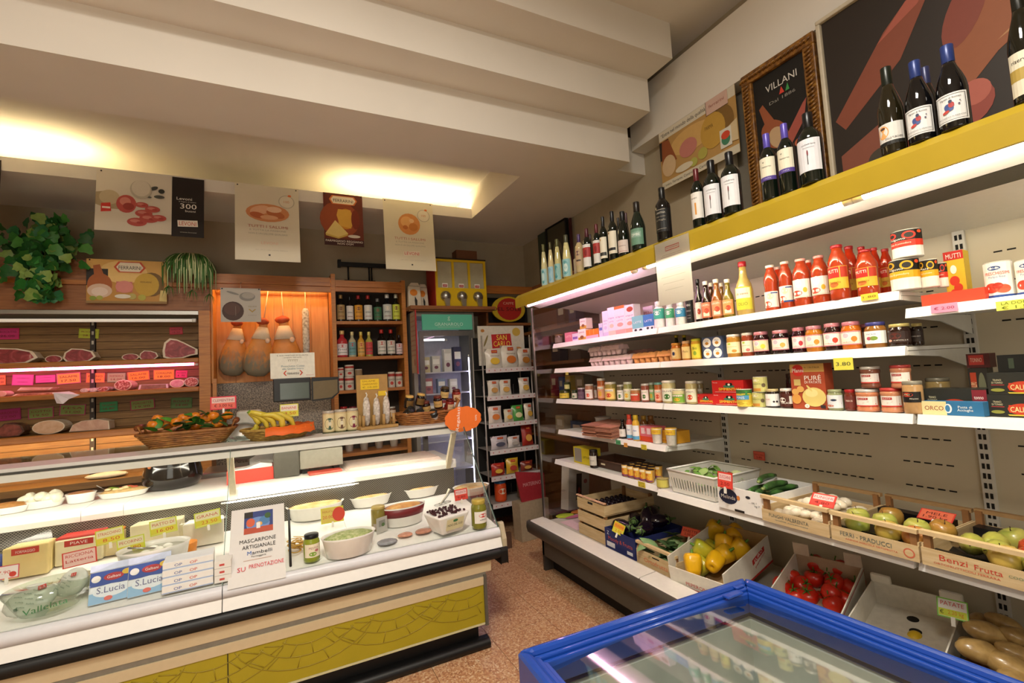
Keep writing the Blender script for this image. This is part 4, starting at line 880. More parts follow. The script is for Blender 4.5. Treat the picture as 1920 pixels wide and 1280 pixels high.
# ------------------------------------------------------------------ shelf 5, far bay
g = 'goods on the low cooler shelf'
boxon('yellow framed carton with grey window', 1076, 1106, 840, 870, 2.10, S5, '#c8b51e', (('r', '#8a867c', 0.06, 0.1, 0.5, 0.95), ('t', INK, 'LIPTON', 0.78, 0.45, 0.14, 0.4)), d=0.1, group=g)
V('tall', '#241510', '#181412', '#cfc8be', (('t', INK, 'aceto', 0.5, 0.5, 0.12, 0.5),), 'dark squat bottle with white label on the low shelf', 1105, 1121, 843, 872, 2.09, S5, 'sauce_bottle', 'bottle', g)
# ------------------------------------------------------------------ baskets, crates and produce in the cooler
def open_box(parent, w, d, h, mat, t=0.006, cx=0, cy=0, slots=None, name='side'):
 # w along X, d along Y
 obj('base_board', MB(mat).box(-w / 2, -d / 2, 0, w / 2, d / 2, t), parent)
 obj(name, MB(mat).box(-w / 2, -d / 2, t, w / 2, -d / 2 + t, h), parent)
 obj(name, MB(mat).box(-w / 2, d / 2 - t, t, w / 2, d / 2, h), parent)
 obj(name, MB(mat).box(-w / 2, -d / 2 + t, t, -w / 2 + t, d / 2 - t, h), parent)
 obj(name, MB(mat).box(w / 2 - t, -d / 2 + t, t, w / 2, d / 2 - t, h), parent)
def wood_crate(label, loc, rz, w=0.30, d=0.42, h=0.115, text=None, tcol=INK, extra=(), group='wooden fruit crates', board=0.06, rail=True, rot=None):
 # front faces -Y locally
 t = thing('wooden_crate', label, 'crate', loc, rz, group, rot=rot)
 obj('base_board', MB(PALE).box(-w / 2, 0, 0, w / 2, d, 0.006), t)
 for s in (-1, 1):
  obj('side_board', MB(PALE).box(s * w / 2 - (0.005 if s > 0 else 0), 0.005, 0.007, s * w / 2 + (0.005 if s < 0 else 0), d - 0.005, board + 0.012), t)
  for y in (0.006, d - 0.026):
   obj('corner_post', MB(M('#8a5f36', 0.75, var=0.1)).box(s * (w / 2 - 0.006) - (0.02 if s > 0 else 0), y, 0.008, s * (w / 2 - 0.006) + (0.02 if s < 0 else 0), y + 0.02, h), t)
 f = obj('front_board', MB(PALE).box(-w / 2, -0.001, 0.0, w / 2, 0.005, board), t)
 obj('back_board', MB(PALE).box(-w / 2, d - 0.005, 0.0, w / 2, d + 0.001, board), t)
 if rail:
  obj('top_rail', MB(M('#d2b688', 0.7, var=0.08)).box(-w / 2, -0.004, h - 0.008, w / 2, 0.018, h + 0.006), t)
  obj('top_rail', MB(M('#a8865a', 0.7, var=0.08)).box(-w / 2, d - 0.016, h - 0.008, w / 2, d + 0.004, h + 0.006), t)
 if text or extra:
  L = tuple(extra) + ((('t', tcol, text, 0.42, 0.62, 0.3, 0.6),) if text else ())
  obj('lettering', MB().layers(w, board, L, y0=-0.0018), f)
 return t
def card_tag(label, loc, rz, w, h, bg, border, lines, pitch=0.0, group='price cards', clip=True, cat='price card', roll=0.0):
 # card stands on its lower edge, front faces -Y locally
 t = thing('price_card', label, cat, loc, 0, group, rot=(-pitch, roll, rz))
 L = [('r', border, 0, 0, 1, 1), ('r', bg, 0.04, 0.06, 0.96, 0.94)]
 for q in lines: L.append(q)
 obj('card', MB(M(border, 0.5, var=0)).box(-w / 2, 0, 0, w / 2, 0.0015, h), t)
 obj('print', MB().layers(w, h, tuple(L)), t)
 if clip: obj('clip', MB(M('#e6e2d8', 0.4)).box(-0.006, -0.002, -0.025, 0.006, 0.004, 0.006), t)
 return t
PINK, NEONY, NEONG = '#e0483c', '#d8d83a', '#7ac43a'
TA = lambda a, b, c1='#c8323a', c2='#b83020': (('t', c1, a, 0.5, 0.70, 0.20, 0.8), ('r', '#d8d040', 0.04, 0.08, 0.96, 0.46), ('t', c2, b, 0.55, 0.27, 0.22, 0.6))
TR = lambda a, b: (('r', '#f0c8c4', 0.08, 0.5, 0.92, 0.9), ('t', '#b02030', a, 0.5, 0.70, 0.20, 0.75), ('t', '#8a1410', b, 0.5, 0.27, 0.22, 0.6))
# brown shallow basket and yoghurt multipack at the far bay
def tray_basket(label, loc, rz, w, d, h, mat, name='basket', flare=0.015, group=None, cat='basket', rim=True, slots=False):
 t = thing(name, label, cat, loc, rz, group)
 a, b = w / 2, d / 2
 ai, bi = a - flare, b - flare
 obj('base', MB(mat).box(-ai, -bi, 0, ai, bi, 0.004), t)
 for k, (p, q) in enumerate((((-1, -1), (1, -1)), ((1, -1), (1, 1)), ((1, 1), (-1, 1)), ((-1, 1), (-1, -1)))):
  m = MB(mat)
  if not slots:
   m.add([(p[0] * ai, p[1] * bi, 0), (q[0] * ai, q[1] * bi, 0), (q[0] * a, q[1] * b, h), (p[0] * a, p[1] * b, h)], [(0, 1, 2, 3)])
   m.add([(p[0] * (ai - 0.004), p[1] * (bi - 0.004), 0.004), (q[0] * (ai - 0.004), q[1] * (bi - 0.004), 0.004), (q[0] * (a - 0.004), q[1] * (b - 0.004), h), (p[0] * (a - 0.004), p[1] * (b - 0.004), h)], [(3, 2, 1, 0)])
  else:
   n = 16 if k % 2 == 0 else 18
   P = lambda f, g_: tuple(((p[i] * (1 - f) + q[i] * f) * ((ai, bi)[i] * (1 - g_) + (a, b)[i] * g_)) for i in (0, 1)) + (h * g_,)
   for (g0, g1) in ((0, 0.2), (0.66, 1.0)): m.add([P(0, g0), P(1, g0), P(1, g1), P(0, g1)], [(0, 1, 2, 3)])
   for i in range(n):
    f0, f1 = i / n, (i + 0.62) / n
    m.add([P(f0, 0.2), P(f1, 0.2), P(f1, 0.66), P(f0, 0.66)], [(0, 1, 2, 3)])
  obj('basket_side', m, t)
 if rim:
  obj('rim', MB(mat).tube([(-a, -b, h), (a, -b, h), (a, b, h), (-a, b, h), (-a, -b, h)], 0.006, n=6), t)
 return t
b1 = tray_basket('shallow dark brown plastic basket on the low shelf', (2.22, PX(1154, 865, 2.2).y, S5 + 0.0005), FW, 0.34, 0.22, 0.06, M('#4a2e1e', 0.6), 'bread_basket', 0.02, 'goods on the low cooler shelf')
obj('basket_tag', MB().layers(0.05, 0.012, (('r', '#d8c8a8', 0, 0, 1, 1),)), b1, (-0.04, -0.103, 0.025))
yp0 = PX(1192, 885, 2.07).y
for i in range(5):
 for j in range(3):
  V_ = vessel('cup', '#d8a03a', '#2a1a12', '#e0b040', (('e', '#c8642a', 0.5, 0.4, 0.25, 0.3), ('r', '#e9dcc0', 0.1, 0.75, 0.9, 0.95), ('r', '#7a3a6a', 0.0, 0.0, 1, 0.14)), 0.08, 0.95, 2.6, 0.35)
  if j == 0 or i < 4:
   inst(V_, 'dessert_pot', 'small dessert pot with fruit label from the multipack, ' + ('front row' if j == 0 else 'back rows') + ' on the low shelf', 'pot', (2.085 + j * 0.062, yp0 + 0.115 - i * 0.058, S5 + 0.0005), FW, 'dessert pots ' + ('front row' if j == 0 else 'back rows'), scale=(0.70, 0.70, 1.0))
V('can', '#b8a86a', None, '#cabf5a', (), 'flat tin with yellow label beside the green salad basket', 1231, 1255, 896, 909, 2.06, S5, 'food_tin', 'tin', 'goods on the low cooler shelf', lo=0.1, hi=0.9)
# white plastic basket with greens
bw = tray_basket('white slotted plastic basket of green salad leaves', (2.19, 1.955, S5 + 0.002), FW, 0.33, 0.36, 0.125, M('#d9d6cd', 0.35, var=0.03), 'plastic_basket', 0.018, None, slots=True)
@lru_cache(None)
def leaf_mesh(col, w=0.04, l=0.09, curl=0.015):
 m = MB(M(col, 0.5, var=0.2, scale=30))
 n = 5
 vs = []; fs = []
 for i in range(n + 1):
  t = i / n
  ww = w / 2 * math.sin(PI * (0.08 + 0.92 * t) ** 0.8) + 0.001
  z = curl * math.sin(t * PI)
  vs += [(-ww, l * t, z * 0.4), (0, l * t, z), (ww, l * t, z * 0.4)]
 for i in range(n):
  a = i * 3
  fs += [(a, a + 1, a + 4, a + 3), (a + 1, a + 2, a + 5, a + 4)]
 m.add(vs, fs, None, True)
 return m.mesh('leaf')
def leaf_heap(name, label, cat, c, rx, ry, z, n, cols, w, l, seed, parent_group=None, rise=0.03):
 t = thing(name, label, cat, (c[0], c[1], z), 0, parent_group)
 r = random.Random(seed)
 for i in range(n):
  x, y = r.uniform(-rx, rx), r.uniform(-ry, ry)
  o = obj('leaf', leaf_mesh(r.choice(cols), w, l), t, (x, y, r.uniform(0.004, rise)), (r.uniform(-0.5, 0.5), r.uniform(-0.5, 0.5), r.uniform(0, 6.28)))
  s = r.uniform(0.7, 1.2); o.scale = (s, s, s)
 return t
leaf_heap('salad_leaves', 'loose green salad leaves heaped in the white basket', 'salad', (2.18, 1.97), 0.13, 0.115, S5 + 0.055, 60, ('#5d8a3a', '#78a048', '#8fae62', '#a7bd84'), 0.05, 0.08, 5, rise=0.05)
for k, (x, y, lab) in enumerate(((2.27, 1.86, 'pale round vegetable in the white basket corner'), (2.2, 1.85, 'red tipped vegetable in the white basket'))):
 single('vegetable', MB(M('#c8cf9a' if k == 0 else '#a84a34', 0.4, var=0.15)).ell((0, 0, 0.03), 0.035, 0.04, 0.03, wob=0.06, seed=k), lab, 'vegetable', (x, y, S5 + 0.065))
# cardboard carton with courgettes
def courgette(label, p, rz, L=0.20, r=0.019, col='#33562a', bend=0.02, group='courgettes', tilt=0.0):
 t = thing('courgette', label, 'courgette', p, 0, group, rot=(0, tilt, rz))
 pts = [(-L / 2 + L * i / 8, bend * math.sin(PI * i / 8), 0) for i in range(9)]
 rr = [r * k for k in (0.55, 0.85, 0.95, 1, 1, 1, 0.98, 0.85, 0.5)]
 obj('skin', MB(ramp_c('courgette', '#22401c', '#3f6a30')).tube(pts, rr, n=10), t)
 obj('stem', MB(M('#8a9a5a', 0.6)).tube([pts[0], (pts[0][0] - 0.018, 0, 0.003)], [r * 0.5, r * 0.4], n=6), t)
 return t
_rc = {}
def ramp_c(name, a, b, scale=30):
 if name not in _rc: _rc[name] = ramp_mat(name, [(0.35, a), (0.65, b)], scale, rough=0.3, coat=0.2)
 return _rc[name]
t = thing('cardboard_box', 'white cardboard fruit box with dark blue oval logo on the shelf', 'box', (1.985, 1.618, S5 + 0.001), FW, 'cardboard fruit boxes')
obj('base_board', MB(WHITEP).box(-0.128, 0, 0, 0.128, 0.38, 0.006), t)
f = obj('front_side', MB(WHITEP).box(-0.128, -0.004, 0, 0.128, 0.002, 0.112), t)
L = (('e', '#232b4a', 0.24, 0.58, 0.21, 0.34), ('r', '#232b4a', 0.10, 0.3, 0.36, 0.84), ('t', '#f2f2ee', 'Melinda', 0.24, 0.55, 0.17, 0.32), ('p', '#3a9a4a', ((0.08, 0.86), (0.14, 0.92), (0.12, 0.98), (0.07, 0.98))), ('e', '#d8823a', 0.47, 0.6, 0.035, 0.1), ('r', '#1c150f', 0.37, 0.0, 0.58, 0.1), ('e', '#2a2a34', 0.68, 0.72, 0.05, 0.06), ('t', INK, 'cat. I', 0.8, 0.55, 0.08, 0.1), ('t', INK, 'kg 7', 0.86, 0.42, 0.08, 0.1), ('r', '#55555a', 0.68, 0.5, 0.82, 0.505))
obj('print', MB().layers(0.256, 0.112, L, y0=-0.0046), f)
for s in (-1, 1): obj('box_side', MB(WHITEP).box(s * 0.128 - (0.004 if s > 0 else 0), 0.002, 0.006, s * 0.128 + (0.004 if s < 0 else 0), 0.38, 0.098), t)
obj('back_side', MB(WHITEP).box(-0.124, 0.376, 0.006, 0.124, 0.38, 0.10), t)
obj('packing_tray', MB(M('#16161a', 0.5)).box(-0.122, 0.01, 0.007, 0.122, 0.37, 0.055), t)
for k, (u, v, rz) in enumerate(((1428, 907, -0.15), (1443, 913, -0.2), (1472, 912, -0.25), (1455, 921, -0.2), (1488, 921, -0.05), (1440, 903, 0.1))):
 p = PZ(u, v, S5 + 0.10)
 courgette(['lightest courgette lying foremost in the cardboard box', 'courgette second from the box front', 'long courgette across the box middle', 'courgette against the box wall', 'courgette under the mushroom crate rail', 'small courgette at the heap top'][k], (min(max(p.x, 2.10), 2.28), min(max(p.y, 1.56), 1.67) if k != 4 else 1.56, S5 + 0.075 + 0.006 * (k % 3) + (0.03 if k > 3 else 0)), PI / 2 + rz if False else rz + 0.12, 0.19, 0.017)
# three wooden crates on the shelf
cz = S5 + 0.001
wood_crate('wooden crate of white mushrooms with stamped dark lettering', (1.965, 1.345, cz), FW, 0.295, 0.40, 0.108, 'FUNGHI VALBRENTA', M('#3c4a4c', 0.7, var=0), (('t', M('#6a7674', 0.7, var=0), 'qualità selezionata', 0.46, 0.3, 0.12, 0.5),), board=0.052)
wood_crate('wooden crate of apples with red and grey lettering', (1.965, 1.045, cz), FW, 0.29, 0.42, 0.105, 'FERRI - PRADUCCI', M('#5a6660', 0.7, var=0), (('t', M('#c8543a', 0.7, var=0), 'AZIENDA AGRICOLA ORTOFRUTTA', 0.48, 0.3, 0.12, 0.6), ('e', M('#c8664a', 0.7, var=0), 0.9, 0.45, 0.06, 0.3), ('e', PALE, 0.9, 0.45, 0.045, 0.22)), board=0.055)
wood_crate('wooden crate of mixed fruit with bold red lettering', (1.965, 0.728, cz), FW, 0.33, 0.42, 0.11, None, INK, (('t', M('#c23a28', 0.7, var=0), 'Benzi', 0.26, 0.64, 0.34, 0.22), ('t', M('#c23a28', 0.7, var=0), 'Frutta', 0.52, 0.6, 0.3, 0.2), ('t', M('#c8543a', 0.7, var=0), 'ORTOFRUTTICOLI FERRARA', 0.35, 0.28, 0.12, 0.5), ('e', M('#3a8a3c', 0.7, var=0), 0.86, 0.5, 0.04, 0.2), ('e', M('#c03a28', 0.7, var=0), 0.93, 0.4, 0.03, 0.14), ('t', M('#5a7a5a', 0.7, var=0), 'COOP', 0.72, 0.6, 0.14, 0.12)), board=0.058)
for (y, w, lab) in ((1.06, 0.25, 'black moulded tray lining the apple crate'), (0.728, 0.29, 'black moulded tray lining the mixed fruit crate')):
 m = MB(M('#0c0c0e', 0.35))
 n = 6
 vs = [(-0.17 + 0.34 * i / 8, -w / 2 + w * j / n, 0.010 + 0.012 * ((i + j) % 2)) for i in range(9) for j in range(n + 1)]
 m.add(vs, [(i * (n + 1) + j, (i + 1) * (n + 1) + j, (i + 1) * (n + 1) + j + 1, i * (n + 1) + j + 1) for i in range(8) for j in range(n)])
 m.box(-0.17, -w / 2, 0.0, 0.17, w / 2, 0.008)
 m.box(0.12, -w / 2, 0.0, 0.17, w / 2, 0.06).box(-0.17, -w / 2, 0, -0.155, w / 2, 0.04)
 single('packing_tray', m, lab, 'tray', (2.175, y, cz + 0.0075))
@lru_cache(None)
def mushroom(seed):
 r = random.Random(seed)
 cap = MB(ramp_c('mushroom', '#d8cbb0', '#ece3d0', 20)).lathe([(0.008, 0.012), (0.022, 0.010), (0.027, 0.016), (0.026, 0.026), (0.019, 0.035), (0.008, 0.040), (0.0, 0.041)], n=12, lob=lambda a, t: 1 + 0.05 * math.sin(2 * a + seed))
 st = MB(M('#cbbfa2', 0.7)).lathe([(0.007, 0), (0.009, 0.006), (0.008, 0.016)], n=8)
 return (('cap', cap.mesh('cap')), ('stalk', st.mesh('stalk')))
r = random.Random(11)
mpos = []
for i in range(5):
 for j in range(6):
  x, y = 2.025 + i * 0.058 + r.uniform(-0.008, 0.008), 1.235 + j * 0.043 + r.uniform(-0.006, 0.006)
  if i == 0 and j in (2, 3): continue
  mpos.append((x, y, cz + 0.012 + 0.008 * (i > 1)))
for i in range(3):
 for j in range(3): mpos.append((2.12 + i * 0.06, 1.265 + j * 0.05 + 0.01 * i, cz + 0.058))
for k, (x, y, z) in enumerate(mpos):
 inst(mushroom(k % 4), 'mushroom', 'white mushroom in the wooden crate', 'mushroom', (x, y, z), r.uniform(0, 6), 'white mushrooms in the crate', scale=r.uniform(0.95, 1.15), rot=(r.uniform(-0.25, 0.25), r.uniform(-0.25, 0.25), r.uniform(0, 6)))
@lru_cache(None)
def apple(kind):
 cols = {'green': ('#8a9a3c', '#bcae58'), 'yellow': ('#a8953a', '#d8b45a'), 'rosy': ('#b08a3a', '#b85a34'), 'red': ('#a8341c', '#c8582c'), 'russet': ('#8f7a34', '#b0702f')}[kind]
 m = ramp_c('apple_' + kind, cols[0], cols[1], 9)
 b = MB(m).lathe([(0.0, 0.008), (0.010, 0.002), (0.022, 0.0), (0.034, 0.010), (0.041, 0.030), (0.040, 0.050), (0.031, 0.066), (0.018, 0.071), (0.008, 0.066), (0.0, 0.060)], n=16, lob=lambda a, t: 1 + 0.02 * math.cos(5 * a))
 return (('flesh', b.mesh('apple')), ('stem', MB(M('#4a3018', 0.7)).tube([(0, 0, 0.058), (0.002, 0, 0.07), (0.006, 0, 0.08)], 0.0018, n=5).mesh('stem')))
@lru_cache(None)
def pear(kind):
 m = ramp_c('pear_' + kind, '#8f9a3c', '#b8ae52', 12)
 b = MB(m).lathe([(0.0, 0.004), (0.016, 0.0), (0.032, 0.010), (0.038, 0.030), (0.034, 0.052), (0.024, 0.072), (0.017, 0.088), (0.008, 0.097), (0.0, 0.098)], n=14, lob=lambda a, t: 1 + 0.03 * math.cos(3 * a))
 return (('flesh', b.mesh('pear')), ('stem', MB(M('#4a3018', 0.7)).tube([(0, 0, 0.095), (0.004, 0, 0.115)], 0.002, n=5).mesh('stem')))
AP = [(2.03, 1.115, 'green', 'green pear shaped apple at the crate corner'), (2.02, 1.01, 'yellow', 'yellow apple under the crate rail'), (2.03, 0.935, 'rosy', 'rosy apple beside the crate post'), (2.11, 1.065, 'green', 'green apple in the crate middle'), (2.12, 0.975, 'green', 'green apple by the price card'),
      (2.20, 1.09, 'russet', 'russet apple at the tray back'), (2.10, 1.155, 'green', 'green apple against the mushroom crate'), (2.17, 0.925, 'russet', 'russet apple beside the mixed fruit crate')]
for x, y, k, lab in AP: inst(apple(k), 'apple', lab, 'apple', (x, y, cz + 0.031), 0.4, 'apples in the crate', scale=1.0, rot=(0.25 * math.sin(9 * x), 0.3 * math.cos(17 * y), 1.0))
MF = [(2.10, 0.80, 'p', 'green pear lying at the crate side'), (2.09, 0.72, 'p', 'green pear lying in the crate middle'), (2.17, 0.76, 'p', 'green pear on the tray back'), (2.18, 0.66, 'red', 'red apple at the back of the mixed crate'), (2.09, 0.635, 'red', 'red apple in front of the back apple'), (2.02, 0.685, 'yellow', 'yellow apple under the mixed crate rail'), (2.24, 0.73, 'green', 'green apple at the back of the mixed crate'), (2.03, 0.61, 'green', 'green apple by the mixed crate post')]
for x, y, k, lab in MF:
 if k == 'p': inst(pear('a'), 'pear', lab, 'pear', (x, y, cz + 0.066), 0, 'pears in the crate', rot=(1.35, 0.2, 0.9 + 5 * y), scale=0.95)
 else: inst(apple(k), 'apple', lab, 'apple', (x, y, cz + 0.031), 0.3, 'fruit in the mixed crate', scale=1.05, rot=(0.2, -0.25, 2 * x))
card_tag('red price card for courgettes on the salad basket', (1.93, 1.655, S5 + 0.118), FW, 0.085, 0.075, PINK, '#d8382c', TR('ZUCCHINE', '2.50'), 0.1)
card_tag('faint red card on the cooler back panel above the basket', PX(1424, 862, 2.60), FW, 0.075, 0.05, '#d8604a', '#c8442c', (('t', '#8a1a10', 'RADICCHIO', 0.5, 0.62, 0.2, 0.8), ('t', '#8a1a10', '2.80', 0.5, 0.3, 0.22, 0.5)), 0.0, clip=False)
card_tag('red price card lying on the mushrooms', (2.09, 1.30, cz + 0.082), FW + 0.05, 0.10, 0.06, PINK, '#d8382c', TR('FUNGHI', '4.80'), 0.75)
card_tag('red bordered price card on the apple tray', (2.27, 0.98, cz + 0.066), FW, 0.11, 0.055, '#d86a4a', '#c8382c', (('t', '#5a1a14', 'MELE', 0.5, 0.66, 0.24, 0.6), ('t', '#5a1a14', '1.90 kg', 0.5, 0.28, 0.24, 0.7)), 1.0)
# ------------------------------------------------------------------ produce deck at the bottom
ZD = 0.3925
# stack of three crates of dark plums
for k in range(3):
 t = thing('wooden_crate', ['bottom crate of the plum crate stack', 'middle crate of the plum crate stack', 'top crate of the stack, filled with dark plums'][k], 'crate', (1.985, 2.885, ZD + 0.0005 + k * 0.094), FW, 'stacked plum crates')
 for s in (-1, 1): obj('side_board', MB(PALE).box(s * 0.165 - (0.006 if s > 0 else 0), 0.006, 0.012, s * 0.165 + (0.006 if s < 0 else 0), 0.44, 0.075), t)
 fb = obj('front_board', MB(PALE).box(-0.165, 0, 0.002, 0.165, 0.006, 0.078), t)
 if k == 2: obj('hand_hole', MB(slot).box(-0.03, -0.0008, 0.055, 0.03, 0.0, 0.07), fb)
 obj('back_board', MB(PALE).box(-0.165, 0.44, 0.002, 0.165, 0.446, 0.078), t)
 obj('base_board', MB(PALE).box(-0.159, 0.006, 0.002, 0.159, 0.44, 0.008), t)
 for sx in (-1, 1):
  for y in (0.007, 0.418): obj('corner_post', MB(M('#8a5f36', 0.75)).box(sx * 0.158 - (0.02 if sx > 0 else 0), y, 0.009, sx * 0.158 + (0.02 if sx < 0 else 0), y + 0.02, 0.0925), t)
 if k == 2: obj('top_rail', MB(M('#d2a888', 0.7)).box(-0.17, -0.005, 0.088, 0.17, 0.012, 0.096), t)
plum = MB(M('#1c0f1e', 0.3, var=0.2)).ell((0, 0, 0.017), 0.019, 0.017, 0.017, n=10, m=6).mesh('plum')
r = random.Random(4)
for i in range(8):
 for j in range(7):
  single('plum', plum, 'small dark plum in the top crate', 'plum', (2.04 + i * 0.046 + r.uniform(-0.004, 0.004), 2.75 + j * 0.043 + r.uniform(-0.003, 0.003), ZD + 0.188 + 0.0095 + r.uniform(0, 0.002)), r.uniform(0, 6), 'dark plums in the top crate')
def sloped_box(name, label, loc, rz, w, d, h, mat, front=None, tilt=0.0, group='cardboard fruit boxes', t_=0.005, fh=None, inner=None, print_side=None, hf=None):
 t = thing(name, label, 'box', loc, 0, group, rot=(tilt, 0, rz))
 fh = fh or h
 obj('base_board', MB(inner or mat).box(-w / 2, 0, 0, w / 2, d, t_), t)
 f = obj('front_side', MB(mat).box(-w / 2, 0, t_, w / 2, t_, fh), t)
 if front: obj('print', MB().layers(w, fh, front, y0=-0.0006), f)
 for s in (-1, 1):
  sd = obj('box_side', MB(mat).prism([(t_, t_), (d - t_, t_), (d - t_, h), (t_, hf or h)], 'x', s * w / 2 - (t_ if s > 0 else 0), s * w / 2 + (t_ if s < 0 else 0)), t)
  if print_side and s == 1:
   m = MB(); m.T = Matrix.Translation((w / 2, d / 2, 0)) @ Matrix.Rotation(PI / 2, 4, 'Z')
   m.layers(d, h, print_side, y0=-0.0006); obj('print', m, sd)
 obj('back_side', MB(inner or mat).box(-w / 2, d - t_, t_, w / 2, d, h), t)
 return t
CARD = M('#dcd6c8', 0.75, var=0.05)
KRAFT = M('#a88a5e', 0.8, var=0.08)
NAVY = M('#232c62', 0.6, var=0.05)
sloped_box('cardboard_box', 'navy blue printed box of aubergines', (1.975, 2.565, ZD + 0.0005), FW, 0.305, 0.42, 0.13, NAVY, (('t', M('#c0503a', 0.6, var=0), 'Moody & Frutta', 0.52, 0.52, 0.2, 0.8), ('r', '#dfe0e4', 0.06, 0.12, 0.34, 0.36), ('r', '#dfe0e4', 0.74, 0.14, 0.92, 0.3), ('t', '#e6e6ea', 'Z', 0.12, 0.8, 0.18)), 0.0)
@lru_cache(None)
def aubergine():
 b = MB(M('#150a1c', 0.09, var=0.1, coat=0.6)).lathe(cz=-0.08, prof=[(0.0, 0.0), (0.022, 0.004), (0.040, 0.022), (0.048, 0.052), (0.045, 0.085), (0.034, 0.115), (0.026, 0.138), (0.020, 0.150), (0.0, 0.152)], n=16)
 c = MB(M('#4f6a35', 0.55, var=0.15)).lathe(cz=-0.08, prof=[(0.030, 0.124), (0.027, 0.140), (0.016, 0.153), (0.007, 0.160), (0.006, 0.185), (0.0, 0.186)], n=10, lob=lambda a, t: 1 + (0.25 * math.cos(5 * a) if t < 0.1 else 0))
 return (('skin', b.mesh('aub')), ('calyx', c.mesh('calyx')))
for k, (u, v, z, rx, rzz, lab) in enumerate(((1168, 987, 0.525, 1.5, 0.3, 'round aubergine at the box corner by the crates'), (1190, 975, 0.53, 1.45, -0.8, 'aubergine behind the price card'), (1213, 968, 0.57, 0.9, 2.4, 'aubergine standing at the back with its calyx up'), (1208, 992, 0.545, 1.5, -1.2, 'glossy aubergine foremost in the box'), (1236, 976, 0.55, 1.4, 0.9, 'aubergine at the back beside the leafy crate'), (1224, 960, 0.57, 1.5, 2.0, 'aubergine tucked in the far back corner'))):
 p = PZ(u, v, z)
 x, y = p.x, p.y
 inst(aubergine(), 'aubergine', lab, 'aubergine', (x, y, z), 0, 'aubergines in the blue box', rot=(rx, 0, rzz), scale=1.05)
card_tag('yellow and red price card clipped to the aubergine box', (1.968, 2.575, ZD + 0.125), FW + 0.25, 0.085, 0.07, '#e0a030', '#c8d03a', TA('MELANZANE', '2.50'), 0.3, roll=0.25)
wood_crate('pale wooden crate of leafy greens with orange print', (1.975, 2.235, ZD + 0.0005), FW, 0.33, 0.44, 0.128, None, INK, (('t', M('#d8744a', 0.7, var=0), 'Ortofrutta', 0.5, 0.45, 0.3, 0.6), ('r', slot, 0.42, 0.78, 0.6, 0.86)), board=0.085)
leaf_heap('leafy_greens', 'heap of dark green leafy vegetables in the wooden crate', 'greens', (2.17, 2.24), 0.14, 0.10, ZD + 0.03, 80, ('#3f5f34', '#5a7d48', '#7b9c66', '#4a683c', '#93ad78'), 0.06, 0.11, 9, rise=0.105)
card_tag('red price card stuck in the leafy greens', (2.27, 2.25, ZD + 0.13), FW + 0.2, 0.12, 0.06, '#d85a3a', '#c8382c', (('t', '#5a140e', 'ERBETTE', 0.5, 0.65, 0.26, 0.8), ('t', '#5a140e', '2.50 kg', 0.5, 0.28, 0.24, 0.6)), 0.6)
# pepper box, tipped towards the aisle
LOGO = (('p', '#c02c26', ((0.58, 0.45), (0.86, 0.62), (0.86, 0.80), (0.58, 0.64))), ('t', '#f4efe6', 'EURO', 0.72, 0.63, 0.13, 0.2, 0.3), ('t', '#c02c26', 'peperoni', 0.74, 0.44, 0.09, 0.24, 0.3), ('r', '#b83028', 0, 0, 1, 0.08))
pb = sloped_box('cardboard_box', 'white cardboard box of yellow peppers tipped towards the aisle', (1.96, 1.91, ZD + 0.002), FW + 0.16, 0.33, 0.48, 0.15, CARD, (('t', '#c03a2c', 'PEPERONI', 0.5, 0.3, 0.2, 0.4), ('r', '#b83028', 0, 0, 1, 0.1)), 0.17, fh=0.10, hf=0.15, inner=KRAFT, print_side=LOGO)
@lru_cache(None)
def pepper(k):
 m = ramp_c('pepper%d' % k, ('#d8a81a', '#e0ac12', '#c8b428')[k], ('#e6bc1e', '#e8b016', '#7a9a2a')[k], 8)
 b = MB(m).lathe(cz=-0.058, prof=[(0.0, 0.012), (0.016, 0.0), (0.032, 0.006), (0.040, 0.03), (0.045, 0.065), (0.046, 0.09), (0.038, 0.106), (0.022, 0.110), (0.010, 0.102), (0.0, 0.098)], n=20, lob=lambda a, t: 1 + 0.10 * math.cos(4 * a) * (0.4 + 0.6 * t))
 s = MB(M('#5f8a2c', 0.5)).lathe(cz=-0.058, prof=[(0.014, 0.100), (0.008, 0.106), (0.006, 0.125), (0.007, 0.128), (0.0, 0.128)], n=8)
 return (('flesh', b.mesh('pepper')), ('stem', s.mesh('stem')))
PEP = [(1338, 993, 0.585, 0, (0.5, 0.3, 0.2), 'upright yellow pepper at the back of the box'), (1378, 1000, 0.58, 1, (1.3, 0, 2.2), 'long yellow pepper along the back right'), (1318, 1030, 0.545, 2, (1.0, 0.6, 3.6), 'yellow pepper with green stem end showing'), (1357, 1020, 0.56, 1, (0.3, 0.4, 1.0), 'round yellow pepper in the middle'), (1356, 1040, 0.535, 0, (0.9, 0, 0.5), 'yellow pepper just in front of the middle one'), (1385, 1028, 0.55, 0, (0.6, 0.6, 0.2), 'small yellow pepper by the right box wall'), (1340, 1053, 0.52, 1, (1.4, 0.1, 2.0), 'yellow pepper lying along the box front'), (1299, 1057, 0.52, 1, (0.3, 0.2, 1.8), 'yellow pepper in the front corner beside the leafy crate'), (1332, 1032, 0.51, 2, (0.5, 0.2, 0.3), 'greenish pepper low in the box'), (1313, 1062, 0.48, 2, (0.8, 0, 1.0), 'greenish pepper at the bottom of the box front')]
for u, v, z, k, rt, lab in PEP:
 p = PZ(u, v, z)
 inst(pepper(k), 'yellow_pepper', lab, 'pepper', (p.x, p.y, z), 0, 'yellow peppers', rot=rt, scale=1.05)
